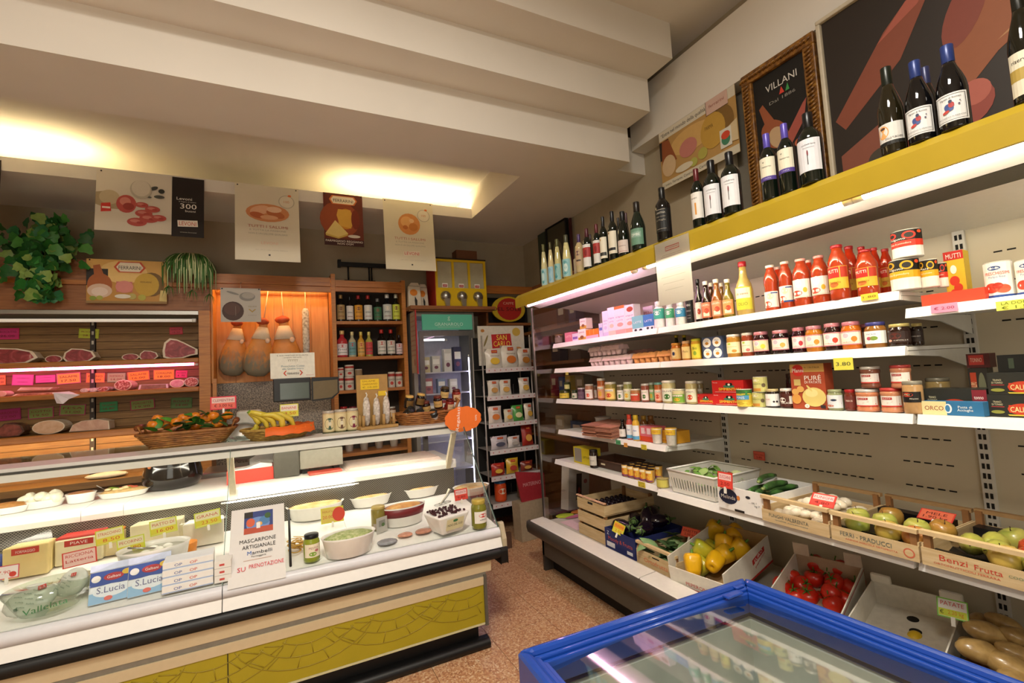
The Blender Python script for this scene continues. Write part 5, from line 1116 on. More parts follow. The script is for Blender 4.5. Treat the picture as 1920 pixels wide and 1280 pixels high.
# tomato box
tb = sloped_box('cardboard_box', 'white cardboard box of tomatoes on the vine', (2.00, 1.375, ZD + 0.002), FW + 0.28, 0.29, 0.46, 0.13, CARD, None, 0.17, inner=M('#b59a80', 0.8), print_side=(('t', '#26302c', 'Mando', 0.3, 0.5, 0.2, 0.3), ('r', '#b83028', 0, 0.88, 1, 0.92)))
for s in (-1, 1): obj('corner_flap', MB(M('#c9b8a4', 0.8)).box(s * 0.145 - (0.07 if s > 0 else 0), 0.445, 0.13, s * 0.145 + (0.07 if s < 0 else 0), 0.452, 0.19), tb)
@lru_cache(None)
def tomato(k):
 m = ramp_c('tomato', '#b81e0c', '#cc2c12', 8)
 b = MB(m).lathe(cz=-0.03, prof=[(0.0, 0.002), (0.014, 0.0), (0.028, 0.008), (0.036, 0.026), (0.035, 0.044), (0.026, 0.056), (0.012, 0.058), (0.0, 0.053)], n=18, lob=lambda a, t: 1 + 0.04 * math.cos((5 + k) * a))
 c = MB(M('#4a7a2a', 0.6)); c.T = Matrix.Translation((0, 0, -0.03))
 for i in range(5):
  a = 2 * PI * i / 5
  c.tube([(0, 0, 0.056), (0.012 * math.cos(a), 0.012 * math.sin(a), 0.060), (0.024 * math.cos(a), 0.024 * math.sin(a), 0.058)], [0.003, 0.0025, 0.0008], n=5, flat=0.4)
 c.tube([(0, 0, 0.054), (0.002, 0.001, 0.068), (0.010, 0.004, 0.078)], 0.0025, n=6)
 return (('flesh', b.mesh('tomato')), ('calyx', c.mesh('calyx')))
TOM = [(1482, 1080, 0.50), (1467, 1097, 0.48), (1504, 1097, 0.48), (1526, 1085, 0.50), (1529, 1056, 0.55), (1574, 1066, 0.55), (1566, 1093, 0.51), (1597, 1103, 0.50), (1516, 1118, 0.46), (1558, 1112, 0.49), (1563, 1134, 0.46), (1585, 1125, 0.46), (1492, 1118, 0.45), (1545, 1076, 0.51), (1600, 1080, 0.52)]
TL = ['left rear of the front cluster', 'nearest the pepper box', 'centre of the front cluster', 'behind the front cluster', 'tall one at the back', 'against the back wall of the box', 'beside the tall one', 'near the right box wall', 'low at the box front', 'big ribbed one in front', 'foremost of the second cluster', 'low by the right wall', 'half sunk at the corner', 'in the shade of the back flap', 'high at the back right']
for (u, v, z), nm, k in zip(TOM, TL, range(99)):
 p = PZ(u, v, z)
 inst(tomato(k % 3), 'tomato', 'ripe red tomato, ' + nm, 'tomato', (p.x, p.y, z), 0, 'tomatoes', rot=(0.5 * math.sin(k * 2.1), 0.5 * math.cos(k * 1.7) - 0.3, k), scale=1.22)
for k, (u, v, z) in enumerate(((1500, 1075, 0.45), (1545, 1100, 0.45), (1530, 1100, 0.44), (1580, 1100, 0.46), (1540, 1125, 0.43), (1510, 1100, 0.43), (1605, 1090, 0.47), (1560, 1085, 0.47))):
 p = PZ(u, v, z)
 inst(tomato(k % 3), 'tomato', 'ripe red tomato buried in the lower layer of the box', 'tomato', (p.x, p.y, z), 0, 'tomatoes in the lower layer', rot=(0.4 * math.sin(k), 0.3, k), scale=1.15)
# emptied white fruit box and the potatoes
wb = sloped_box('cardboard_box', 'emptied white fruit box with two round holes', (1.985, 1.05, ZD + 0.002), FW + 0.20, 0.31, 0.48, 0.11, CARD, None, 0.16, inner=M('#d6d0c2', 0.75))
for s in (-1, 1): obj('corner_tab', MB(CARD).box(s * 0.155 - (0.075 if s > 0 else 0), 0.455, 0.11, s * 0.155 + (0.075 if s < 0 else 0), 0.475, 0.15), wb, bevel=0.008)
for x, y in ((-0.012, 0.425), (0.012, 0.345)): obj('floor_hole', MB(M('#1a1610', 0.9)).lathe([(0.021, 0.0), (0.021, 0.0006)], n=18, cx=x, cy=y, cz=0.0052, smooth=False), wb)
single('lemon', MB(M('#d8b428', 0.4, bump=0.2)).ell((0, 0, 0.026), 0.033, 0.027, 0.026), 'last lemon at the bottom of the emptied box', 'lemon', PZ(1717, 1203, ZD + 0.03) - Vector((0, 0, 0.01)))
POTB = M('#6a4a2c', 0.8, var=0.1)
sloped_box('wooden_crate', 'dark wooden crate of potatoes at the bottom of the cooler', (1.97, 0.70, ZD + 0.0005), FW, 0.34, 0.46, 0.13, POTB, None, 0.0, group='potato crate')
@lru_cache(None)
def potato(k):
 m = ramp_c('potato', '#9c7c48', '#bd9c62', 25)
 return MB(m).ell((0, 0, 0), 0.062, 0.036, 0.032, n=16, m=10, wob=0.05, seed=k).mesh('potato')
POT = [(1850, 1180, 0.60, 0.3, 1.15, 'long pale potato on top of the heap'), (1838, 1216, 0.57, 0.35, 1.2, 'long potato below the topmost one'), (1893, 1244, 0.55, -0.1, 1.2, 'round bright potato at the crate front'), (1881, 1162, 0.58, -0.2, 0.9, 'dark potato behind the topmost one'), (1912, 1190, 0.60, 0.2, 1.0, 'big potato at the crate right'), (1836, 1160, 0.55, 1.2, 1.0, 'upright potato by the emptied box'), (1905, 1218, 0.58, 0.1, 0.9, 'potato wedged under the big one'), (1862, 1200, 0.54, 0.6, 0.9, 'potato in the shadow of the heap'), (1814, 1200, 0.53, 0.9, 0.7, 'small potato beside the price card'), (1905, 1270, 0.53, 0.4, 1.0, 'potato lowest at the crate front')]
for k, (u, v, z, rz, s, lab) in enumerate(POT):
 p = PZ(u, v, z)
 single('potato', potato(k), lab, 'potato', (p.x, p.y, z - 0.01), 0, 'potatoes in the crate', rot=(0.1, 0.3, -0.95 + rz), scale=s * 0.98)
card_tag('green framed price card reading potatoes with white holder', PZ(1787, 1160, 0.62), FW + 0.3, 0.085, 0.065, '#e6e2da', NEONG, (('t', '#c8302c', 'PATATE', 0.5, 0.74, 0.22, 0.75), ('r', '#c9d43a', 0.05, 0.08, 0.95, 0.45), ('t', INK, '€', 0.15, 0.27, 0.2), ('t', '#d07a20', '2.20 kg', 0.6, 0.27, 0.2, 0.5)), 0.35)
# tickets on the cooler shelf fronts, note sheet under the canopy, loose leaflet on the deck
def ticket(label, u, v, X, w, h, bg, txt, ink='#7a6a20', rz=FW):
 p = PX(u, v, X)
 t = thing('shelf_ticket', label, 'ticket', (X, p.y, p.z - h / 2), rz, 'shelf tickets')
 obj('paper', MB(M(bg, 0.6, var=0.03)).box(-w / 2, 0, 0, w / 2, 0.001, h), t)
 obj('print', MB().layers(w, h, tuple(('t', ink, s, 0.5, 0.5 if len(txt) == 1 else 0.72 - 0.45 * i, 0.32, 0.75) for i, s in enumerate(txt))), t)
ticket('yellow hanging ticket reading 3.80 under the jam shelf', 1581, 682, 2.08, 0.075, 0.05, '#d9d24e', ('3.80',), '#3a3a30')
ticket('pink ticket below the red tray', 1770, 577, 2.083, 0.075, 0.03, '#e090ac', ('€ 2.00',), '#9a2a4a')
ticket('long yellow ticket below the white tins', 1908, 570, 2.083, 0.10, 0.03, '#d8d85a', ('LA DORIA', '€ 1.50'), '#6a7a20')
ticket('yellow ticket below the red capped tomato sauce', 1630, 556, 2.083, 0.06, 0.026, '#e3c23a', ('1.80',))
ticket('green ticket on the short shelf', 1159, 829, 2.083, 0.05, 0.03, '#4f9a6a', ('€ 0.90',), '#2a5a3a')
ticket('orange ticket on the short shelf', 1173, 834, 2.083, 0.035, 0.028, '#d89a4a', ('1.20',))
ticket('yellow ticket on the short shelf below the yoghurt pots', 1207, 838, 2.083, 0.05, 0.032, '#d8c83a', ('YOG', '€ 1.20'))
ticket('yellow ticket on the low shelf below the dessert pots', 1203, 908, 2.033, 0.065, 0.034, '#d8c43a', ('FRUTTA', '€ 2.40'))
ticket('pale yellow ticket below the egg cartons', 1063, 700, 2.083, 0.04, 0.022, '#d8c86a', ('2.20',))
t = thing('notice_sheet', 'long white notice sheet in a plastic sleeve hanging from the canopy', 'notice', (1.785, 1.733, 1.905), FW)
obj('sheet', MB(paper_mat('#f4efe2')).add([(-0.115, 0, 0), (0.115, 0, 0), (0.115, 0, 0.325), (-0.115, 0, 0.325)], [(0, 1, 2, 3)]), t)
pr = [('r', INKR, 0.32, 0.84, 0.72, 0.85), ('r', INKR, 0.32, 0.90, 0.72, 0.91), ('r', INKR, 0.32, 0.84, 0.33, 0.91), ('r', INKR, 0.71, 0.84, 0.72, 0.91), ('t', INKR, 'INFORMAZIONE', 0.52, 0.875, 0.018, 0.34)]
for z in (0.78, 0.75, 0.66, 0.56, 0.53, 0.43, 0.33, 0.23): pr.append(('t', M('#8a8270', 0.7, var=0), 'gli alimenti esposti possono contenere', 0.5, z, 0.013, 0.7 - 0.3 * (z * 7 % 1)))
obj('print', MB().layers(0.23, 0.325, tuple(pr)), t)
obj('sleeve', MB(BAGFILM).box(-0.12, -0.004, -0.004, 0.12, -0.0035, 0.33), t)
single('leaflet', MB(M('#d8b8c0', 0.6)).box(-0.2, -0.12, 0, 0.2, 0.12, 0.003).layers(0.01, 0.01, ()), 'bright printed paper sheet lying on the cooler deck by the plum crates', 'paper', (2.2, 3.22, ZD + 0.0005))
lf = bpy.data.objects['leaflet']
pr = MB(); pr.T = Matrix.Translation((0, 0.12, 0.0032)) @ Matrix.Rotation(-PI / 2, 4, 'X')
pr.layers(0.4, 0.24, (('e', '#b8c83a', 0.3, 0.5, 0.2, 0.25), ('e', '#d8803a', 0.7, 0.6, 0.2, 0.2), ('e', '#c86a90', 0.5, 0.2, 0.3, 0.15)))
obj('print', pr, lf)
# ================================================================== SERVICE COUNTER
XL, XR = -2.6, 1.2
dc = thing('display_counter', 'long glass fronted deli counter with yellow embossed base panel', 'counter', (0, 0, 0))
P = lambda name, poly, mat, x0=XL, x1=XR, **k: obj(name, MB(mat).prism(poly, 'x', x0, x1, **k), dc)
yp = obj('base_panel', MB(YELLOWB).prism([(2.715, 0.145), (2.715, 0.36), (2.74, 0.36), (2.74, 0.145)], 'x', XL, PX(914, 1130, 1.07).x), dc, label='yellow embossed base panel')
# raised fan pattern of the yellow panel: arcs and short ribs
xe = 1.05
def on_panel(pts, r=0.0022):
 return MB(M('#94811b', 0.5)).tube([(x, 2.714, z) for x, z in pts], r, n=6)
for k in range(9):
 cx = xe - 0.1 - k * 0.42
 for rr in (0.15, 0.24, 0.33):
  seg = [(cx + rr * math.cos(a), 0.40 + rr * 0.62 * math.sin(a)) for a in [PI + PI * i / 14 for i in range(15)]]
  seg = [q for q in seg if 0.15 < q[1] < 0.358 and XL < q[0] < xe + 0.005]
  if len(seg) > 2: obj('emboss_arc', on_panel(seg), yp)
 for a in (3.5, 3.9, 4.35, 4.8, 5.25, 5.7):
  for r0, r1 in ((0.15, 0.24), (0.24, 0.33)):
   q = [(cx + rr * math.cos(a + (0.2 if r0 > 0.2 else 0)), 0.40 + rr * 0.62 * math.sin(a + (0.2 if r0 > 0.2 else 0))) for rr in (r0, (r0 + r1) / 2, r1)]
   if all(0.15 < z < 0.358 and x < xe for x, z in q): obj('emboss_rib', on_panel(q), yp)
obj('panel_joint', MB(INK).box(PY(427, 1240, 2.71).x - 0.002, 2.7125, 0.146, PY(427, 1240, 2.71).x + 0.002, 2.716, 0.36), yp)
obj('end_trim', MB(M('#5a554c', 0.5)).box(1.068, 2.70, 0.13, 1.085, 2.75, 0.42), dc)
P('trim_strip', [(2.71, 0.361), (2.705, 0.408), (2.74, 0.408), (2.74, 0.361)], CREAM, XL, 1.085)
P('trim_strip', [(2.712, 0.409), (2.712, 0.432), (2.74, 0.432), (2.74, 0.409)], M('#7c7568', 0.45), XL, 1.085)
P('trim_strip', [(2.71, 0.433), (2.702, 0.495), (2.74, 0.495), (2.74, 0.433)], CREAM, XL, 1.12)
P('base_edge', [(2.712, 0.134), (2.712, 0.144), (2.74, 0.144), (2.74, 0.134)], M('#c9c29a', 0.5), XL, 1.07)
P('kick_plate', [(2.76, 0.002), (2.76, 0.133), (2.80, 0.133), (2.80, 0.002)], BLACK, XL, 1.04)
P('floor_bumper', [(2.70, 0.002), (2.69, 0.03), (2.705, 0.05), (2.755, 0.055), (2.755, 0.002)], BLACK, XL, 1.09, smooth=True)
bp = P('bumper', [(2.70, 0.497), (2.682, 0.505), (2.678, 0.53), (2.685, 0.55), (2.705, 0.556)], BLACK, XL, XR - 0.02, smooth=True)
obj('bumper_corner', MB(BLACK).prism([(2.68, 0.46), (2.68, 0.556), (2.86, 0.556), (2.86, 0.46)], 'x', 1.18, 1.225), dc, bevel=0.018)
ledge_joint = PY(417, 1095, 2.735).x
for a, b in ((XL, ledge_joint - 0.002), (ledge_joint + 0.002, XR)):
 P('front_ledge', [(2.70, 0.557), (2.722, 0.610), (2.76, 0.61), (2.76, 0.557)], WHITE, a, b)
 P('glass_rest', [(2.718, 0.612), (2.722, 0.645), (2.738, 0.662), (2.752, 0.664), (2.76, 0.612)], M('#d4d5da', 0.35, var=0.03), a, b, smooth=True)
obj('end_cheek', MB(M('#b3a68a', 0.4)).prism([(2.70, 0.46), (2.70, 0.60), (2.735, 0.69), (2.77, 0.69), (2.80, 0.62), (3.5, 0.70), (3.5, 0.46)], 'x', 1.202, 1.23), dc, bevel=0.008)
obj('body', MB(M('#a59f92', 0.6)).box(XL, 2.765, 0.135, 1.06, 3.98, 0.60), dc)
obj('deck_support', MB(WHITE).box(XL, 2.765, 0.601, XR, 3.98, 0.64), dc)
kd = 0.065 / 0.73
deck_x = [XL, -1.55, ledge_joint, 0.36, XR]
for i in range(4):
 obj('deck_plate', MB(WHITEP).prism([(2.762, 0.641), (2.762, 0.665), (3.49, 0.73), (3.49, 0.641)], 'x', deck_x[i] + 0.001, deck_x[i + 1] - 0.001), dc)
gr = obj('air_grille', MB(perforated_mat()).box(XL, 3.492, 0.70, XR - 0.02, 3.50, 0.915), dc, label='perforated steel back panel')
for a, b in ((XL, -1.0), (-0.998, PY(232, 947, 3.5).x), (PY(232, 947, 3.5).x + 0.002, PY(445, 940, 3.5).x), (PY(445, 940, 3.5).x + 0.002, XR)):
 P('service_shelf', [(3.49, 0.915), (3.486, 0.945), (3.492, 0.975), (3.50, 0.977), (4.05, 0.977), (4.05, 0.93), (3.52, 0.915)], WHITE, a, b)
obj('back_board', MB(M('#8d887d', 0.6)).box(XL, 4.0, 0.0, 1.06, 4.04, 0.93), dc)
# top rail and glass shelf
P('top_rail', [(3.285, 1.198), (3.28, 1.236), (3.30, 1.246), (3.34, 1.246), (3.34, 1.198)], WHITE, XL, 1.135)
P('rail_groove', [(3.276, 1.237), (3.276, 1.2415), (3.30, 1.2462), (3.30, 1.24)], M('#3a3a38', 0.5), XL, 1.135)
P('shelf_bar', [(3.30, 1.247), (3.305, 1.2645), (3.565, 1.2645), (3.57, 1.247)], M('#d0cdc6', 0.4, 0.0, 0.03), XL, 1.13)
P('glass_shelf', [(3.572, 1.2585), (3.572, 1.2645), (3.95, 1.2645), (3.95, 1.2585)], glass((0.80, 0.92, 0.86), 0.03, 0.92, 0.35), XL, 1.17)
tube_lamp('counter_light_bar', 'white fluorescent tube fixed under the counter top rail', (XL + 0.1, 3.36, 1.215), (1.08, 3.36, 1.215), 0.012, (1.0, 0.93, 0.80), 17)
tube_lamp('counter_light_bar', 'thin glowing line added as a tube reflection under the service shelf edge', (PY(425, 955, 3.46).x, 3.47, 0.905), (PY(665, 921, 3.46).x, 3.47, 0.905), 0.004, (1.0, 0.95, 0.85), 8)  # glowing rod added to imitate the rail tube's reflection in the glass
for u, v in ((425, 848), (850, 803)):
 x = PY(u, v, 3.33).x
 if u == 850: x = 1.12
 obj('strut', MB(M('#c9bfa6', 0.4, 0.2)).hexa([(x, 3.50, 0.90), (x + 0.035, 3.50, 0.90), (x + 0.035, 3.53, 0.92), (x, 3.53, 0.92)], [(x, 3.31, 1.20), (x + 0.035, 3.31, 1.20), (x + 0.035, 3.34, 1.20), (x, 3.34, 1.20)]), dc)
# front glass panes
gj = [XL, PY(0, 1175, 2.745).x - 0.6, ledge_joint, XR - 0.005]
for i in range(3):
 a, b = gj[i] + 0.002, gj[i + 1] - 0.002
 p = obj('glass_pane', MB(GLASS).add([(a, 2.745, 0.664), (b, 2.745, 0.664), (b, 3.285, 1.247), (a, 3.285, 1.247)], [(0, 1, 2, 3)]), dc)
 obj('pane_edge', MB(M('#8fa69c', 0.2)).tube([(b, 2.745, 0.664), (b, 3.285, 1.247)], 0.002, n=5), p)
obj('end_glass', MB(GLASS).add([(1.195, 2.745, 0.664), (1.195, 3.5, 0.72), (1.195, 3.5, 1.247), (1.195, 3.285, 1.247)], [(0, 1, 2, 3)]), dc)
obj('end_glass_edge', MB(M('#3c4a46', 0.2)).tube([(1.197, 2.745, 0.664), (1.197, 3.285, 1.247)], 0.0035, n=6), dc)
xd = PD(545, 1062).x
dv = obj('divider', MB(GLASS).add([(xd, 2.79, 0.67), (xd, 3.48, 0.73), (xd, 3.48, 0.90), (xd, 3.05, 0.90)], [(0, 1, 2, 3)]), dc)
obj('divider_edge', MB(BLACK).tube([(xd, 2.79, 0.672), (xd, 3.05, 0.90)], 0.006, n=6), dv)
# notice on the glass
def PG(u, v, off=0.004):
 n = Vector((0, -0.583, 0.540)).normalized()
 p0 = Vector((0, 2.745, 0.664)) + n * off
 d = ray(u, v)
 return EYE + d * ((p0 - EYE).dot(n) / d.dot(n))
a, b, c = PG(427, 1098), PG(536, 1080), PG(483, 956)
w = b.x - a.x; h = (c - (a + b) / 2).length + 0.03
ang = math.atan2(0.540, 0.583)
t = thing('paper_notice', 'white paper notice with picture and red handwriting taped to the counter glass', 'notice', ((a.x + b.x) / 2, 2.741 - 0.02, 0.642), 0, None, rot=(-(PI / 2 - math.atan2(0.583, 0.540)), 0, 0))
t.location = (t.location.x, 2.717, 0.648)
obj('sheet', MB(M('#d9d6d2', 0.7, var=0.02)).box(-w / 2, 0, 0, w / 2, 0.001, h), t)
PIC = (('r', '#32407a', 0.24, 0.64, 0.78, 0.94), ('e', '#6a8ac0', 0.5, 0.76, 0.22, 0.10), ('r', '#b04a30', 0.24, 0.64, 0.78, 0.72), ('e', '#c85a3a', 0.36, 0.79, 0.08, 0.06), ('e', '#4a7aa8', 0.62, 0.80, 0.10, 0.06), ('e', '#d8a04a', 0.52, 0.76, 0.06, 0.03), ('r', '#e2e0dc', 0.47, 0.70, 0.54, 0.78), ('r', '#2a2420', 0.24, 0.86, 0.4, 0.94), ('e', '#3a5a30', 0.68, 0.86, 0.06, 0.04),
       ('t', INK, 'MASCARPONE', 0.5, 0.545, 0.05, 0.66), ('t', INK, 'ARTIGIANALE', 0.52, 0.465, 0.05, 0.60), ('t', M('#20242e', 0.7, var=0), 'ambelli', 0.58, 0.385, 0.045, 0.36), ('t', M('#2a5aa8', 0.7, var=0), 'M', 0.35, 0.385, 0.05), ('t', INK, 'Formaggeria', 0.52, 0.335, 0.022, 0.26), ('r', '#c8a090', 0.25, 0.295, 0.75, 0.3), ('t', '#d03a4a', 'SU', 0.22, 0.20, 0.055, 0.14), ('t', '#d03a4a', 'PRENOTAZIONE', 0.66, 0.215, 0.05, 0.62))
obj('print', MB().layers(w, h, PIC), t)
# ------------------------------------------------------------------ food on the deck
DT = math.atan(kd)
g = 'food on the counter deck'
def dish(label, u, v, wpx, hpx, food, foodcol=None, sy=0.72, rz=0.0, name='serving_dish', rim='#ece9e2', band=None, at=None, lift=0.0, foodn=0, cat='dish', depth=0.75, heap=0.01, top=None):
 # oval dish with food; u, v = middle of its foot
 p = PD(u, v) if at is None else at
 a = SZ(wpx, p) / 2
 h = SZ(hpx, p)
 t = thing(name, label, cat, (p[0], p[1], p[2] + 0.002 + lift), rz, g)
 wm = M(rim, 0.25, var=0.02, coat=0.4)
 obj('bowl', MB(wm).lathe([(a * 0.80, 0), (a * 0.83, 0.003), (a * 0.97, h * 0.9), (a * 1.02, h), (a * 1.0, h * 1.01), (a * 0.94, h * 0.92), (a * 0.78, h * depth * 0.5), (0, h * depth * 0.5)], n=28, sy=sy), t)
 if band: obj('band', MB(M(band, 0.4)).lathe([(a * 0.90, h * 0.5), (a * 0.985, h * 0.93)], n=28, sy=sy * 1.0, cz=0.0), t, scale=(1.012, 1.012, 1))
 fm = food if not isinstance(food, str) else M(food, 0.6, var=0.2, scale=50, bump=0.5)
 if not foodn: obj('filling', MB(fm).lathe([(a * 0.95, h * 0.86), (a * 0.7, h * 0.9 + heap), (a * 0.3, h * 0.92 + heap * 1.3), (0, h * 0.92 + heap * 1.3)], n=24, sy=sy, lob=lambda q, s: 1 + 0.02 * math.sin(5 * q)), t)
 return t, a, h
TART = ramp_mat('baked_top', [(0.3, '#c89a58'), (0.55, '#dcbd86'), (0.75, '#e8d7ae')], 14, rough=0.6, bump=0.2)
GREENF = ramp_mat('green_salad', [(0.3, '#7d9448'), (0.5, '#a9b878'), (0.7, '#d0d2a4')], 60, rough=0.6, bump=0.8)
ORANGEF = ramp_mat('baked_pasta', [(0.3, '#b8702c'), (0.55, '#d49a4a'), (0.75, '#e6bd70')], 25, rough=0.5, bump=0.5)
dish('deep white oval dish of green grain salad on the counter deck', 655, 1037, 97, 36, GREENF, sy=0.7, rz=0.1)
dish('large white dish with pale baked top by the divider', 592, 968, 100, 24, TART, sy=0.72)
o, a, h = dish('white oval dish of baked polenta with serving spoon, behind the salad', 697, 945, 84, 18, TART, sy=0.62, rz=0.15)
obj('serving_spoon', MB(WHITE).tube([(-a * 0.1, a * 0.35, h * 1.1), (a * 0.6, a * 0.5, h * 1.5)], 0.009, n=6, flat=0.5), o)
o, a, h = dish('white oval dish of baked polenta with serving spoon, at the deck back', 790, 928, 80, 16, TART, sy=0.6, rz=0.1)
obj('serving_spoon', MB(WHITE).tube([(a * 0.1, a * 0.4, h * 1.1), (a * 0.7, a * 0.55, h * 1.5)], 0.009, n=6, flat=0.5), o)
dish('oval casserole with maroon band and golden baked pasta', 758, 981, 82, 34, ORANGEF, sy=0.62, rz=0.12, band='#7a1f26')
dish('wide plate with pale crust seen through the counter end glass', 884, 925, 70, 14, TART, sy=0.7)
# square bowl of olives
p = PD(838, 998)
t = thing('olive_bowl', 'white square bowl of dark olives with printed band', 'bowl', (p.x, p.y, p.z + 0.012), 0.25, g)
wq = SZ(68, p); hq = SZ(34, p)
m = MB(WHITE)
m.hexa([(-wq * 0.32, -wq * 0.3, 0), (wq * 0.32, -wq * 0.3, 0), (wq * 0.32, wq * 0.3, 0), (-wq * 0.32, wq * 0.3, 0)], [(-wq * 0.5, -wq * 0.42, hq), (wq * 0.5, -wq * 0.42, hq), (wq * 0.5, wq * 0.42, hq), (-wq * 0.5, wq * 0.42, hq)])
obj('bowl', m, t, bevel=0.01)
ol = MB(M('#3a1218', 0.25, var=0.3, scale=30)).ell((0, 0, 0), 0.009, 0.007, 0.007, n=8, m=5).mesh('olive')
r = random.Random(2)
for i in range(70): obj('olive', ol, t, (r.uniform(-0.42, 0.42) * wq, r.uniform(-0.34, 0.34) * wq, hq + r.uniform(0.003, 0.012)), (r.uniform(0, 3), r.uniform(0, 3), 0))
lb = MB(); lb.T = Matrix.Translation((0, -wq * 0.37, hq * 0.25)) @ Matrix.Rotation(0.3, 4, 'X')
lb.layers(wq * 0.55, hq * 0.65, (('r', '#d9d2a8', 0, 0, 1, 1), ('t', INK, 'NOCI DEL SUD', 0.5, 0.45, 0.2, 0.85), ('e', '#3a7a4a', 0.5, 0.8, 0.14, 0.12)), y0=-0.004)
obj('label_band', lb, t)
def djar(parts, name, label, u, v, wpx, hpx, shape, cat='jar', rz=0.2):
 p = PD(u, v)
 r = SZ(wpx, p) / 2; h = SZ(hpx, p) * 1.05
 return inst(parts, name, label, cat, (p.x, p.y, p.z + 0.004), rz, g, scale=(r / 0.04, r / 0.04, h / SH[shape][0]))
djar(vessel('jar', '#8a962c', '#16181a', '#e6dcc4', (('t', '#8a4a5a', 'PESTO', 0.5, 0.7, 0.16, 0.5), ('e', '#7aa03a', 0.45, 0.25, 0.2, 0.16), ('e', '#b86a70', 0.65, 0.5, 0.1, 0.1)), 0.2, 0.68), 'pesto_jar', 'jar of green pesto with black lid beside the pasta nest', 585, 1052, 29, 47, 'jar')
djar(vessel('jar', '#7a7a2a', '#b8a24a', '#e6e2da', (('e', '#c03030', 0.5, 0.65, 0.25, 0.16), ('t', '#f2ece4', 'BERTI', 0.5, 0.65, 0.12, 0.3), ('t', INK, 'olive', 0.5, 0.3, 0.12, 0.4)), 0.22, 0.62), 'olive_jar', 'jar of green olives with red oval on its label', 899, 990, 29, 50, 'jar')
djar(vessel('tall', '#8a7a34', '#c0a860', '#a8988a', (), 0.05, 0.3), 'olive_jar', 'jar of green olives behind the deep salad dish', 710, 992, 26, 40, 'tall')
p = PD(716, 998)
single('recipe_card', MB(M('#b8b4ac', 0.5)).box(-0.04, -0.001, 0, 0.04, 0.001, 0.09).layers(0.08, 0.09, (('r', '#8a8a84', 0.2, 0.4, 0.8, 0.8), ('e', '#4a6a3a', 0.6, 0.5, 0.15, 0.12)), y0=-0.0015), 'grey card leaning on the olive jar', 'card', (p.x, p.y - 0.01, p.z + 0.004), 0.5)
# tagliatelle nest
p = PD(560, 1038)
t = thing('pasta_nest', 'nest of yellow egg pasta beside the pesto jar', 'pasta', (p.x + 0.01, p.y + 0.03, p.z + 0.006), 0, g)
r = random.Random(8)
for i in range(16):
 c = Vector((r.uniform(-0.035, 0.035), r.uniform(-0.03, 0.03), r.uniform(0.01, 0.08)))
 rr = r.uniform(0.02, 0.038); ph = r.uniform(0, 6); tl = r.uniform(-0.4, 0.4)
 obj('pasta_ribbon', MB(M('#d8a83a', 0.5, var=0.1)).tube([c + Vector((rr * math.cos(ph + q * 0.6), rr * math.sin(ph + q * 0.6), tl * rr * math.cos(q * 0.6))) for q in range(10)], 0.005, n=5, flat=0.35), t)
for u, v, w_, h_, col, lab in ((726, 1019, 40, 8, '#8a8a92', 'flat vacuum pack with dark contents'), (760, 1006, 30, 12, '#c88a70', 'vacuum pack of sliced sausage'), (794, 999, 34, 10, '#b87a62', 'vacuum pack of cured meat by the olive bowl')):
 p = PD(u, v)
 single('vacuum_pack', MB(M(col, 0.2, var=0.25, scale=40)).ell((0, 0, 0.008), SZ(w_, p) / 2, SZ(w_, p) * 0.42, 0.009, wob=0.08, seed=u), lab, 'packet', (p.x, p.y, p.z + 0.004), 0.3, g)
card_tag('yellow price card with a red disc behind the salad dish', tuple(PD(625, 1000) + Vector((0, 0.02, 0.06))), 0.0, 0.13, 0.09, '#d8c05a', '#d8d23a', (('t', '#c8402c', '20.00', 0.3, 0.4, 0.2, 0.45), ('e', '#d0402c', 0.78, 0.5, 0.28, 0.46), ('t', '#b86a2a', 'INSALATA', 0.3, 0.75, 0.14, 0.45)), 0.2)
p = PD(866, 945)
card_tag('red price card by the serving spoons', (p.x, p.y, p.z + 0.03), 0.1, 0.10, 0.075, PINK, '#d8382c', TR('POLENTA', '9.80'), 0.15)
p = PD(838, 950)
t = thing('serving_spoons', 'wooden handled serving spoons standing in a wire holder', 'utensils', (p.x, p.y, p.z + 0.004), 0, g)
obj('spoon', MB(M('#e6dcc8', 0.5)).tube([(-0.05, 0, 0.02), (0.0, 0.01, 0.07), (0.03, 0.02, 0.11)], [0.004, 0.005, 0.012], n=8, flat=0.6), t)
obj('spoon', MB(STEEL).tube([(-0.04, 0.02, 0.01), (0.01, 0.02, 0.06), (0.045, 0.02, 0.10)], 0.004, n=6), t)
for i in range(3): obj('wire_loop', MB(STEEL).tube([(-0.06 + 0.03 * math.cos(q * 0.7) + 0.03 * i, 0.02 * math.sin(q * 0.7), 0.02 + 0.005 * i) for q in range(10)], 0.0025, n=5), t)
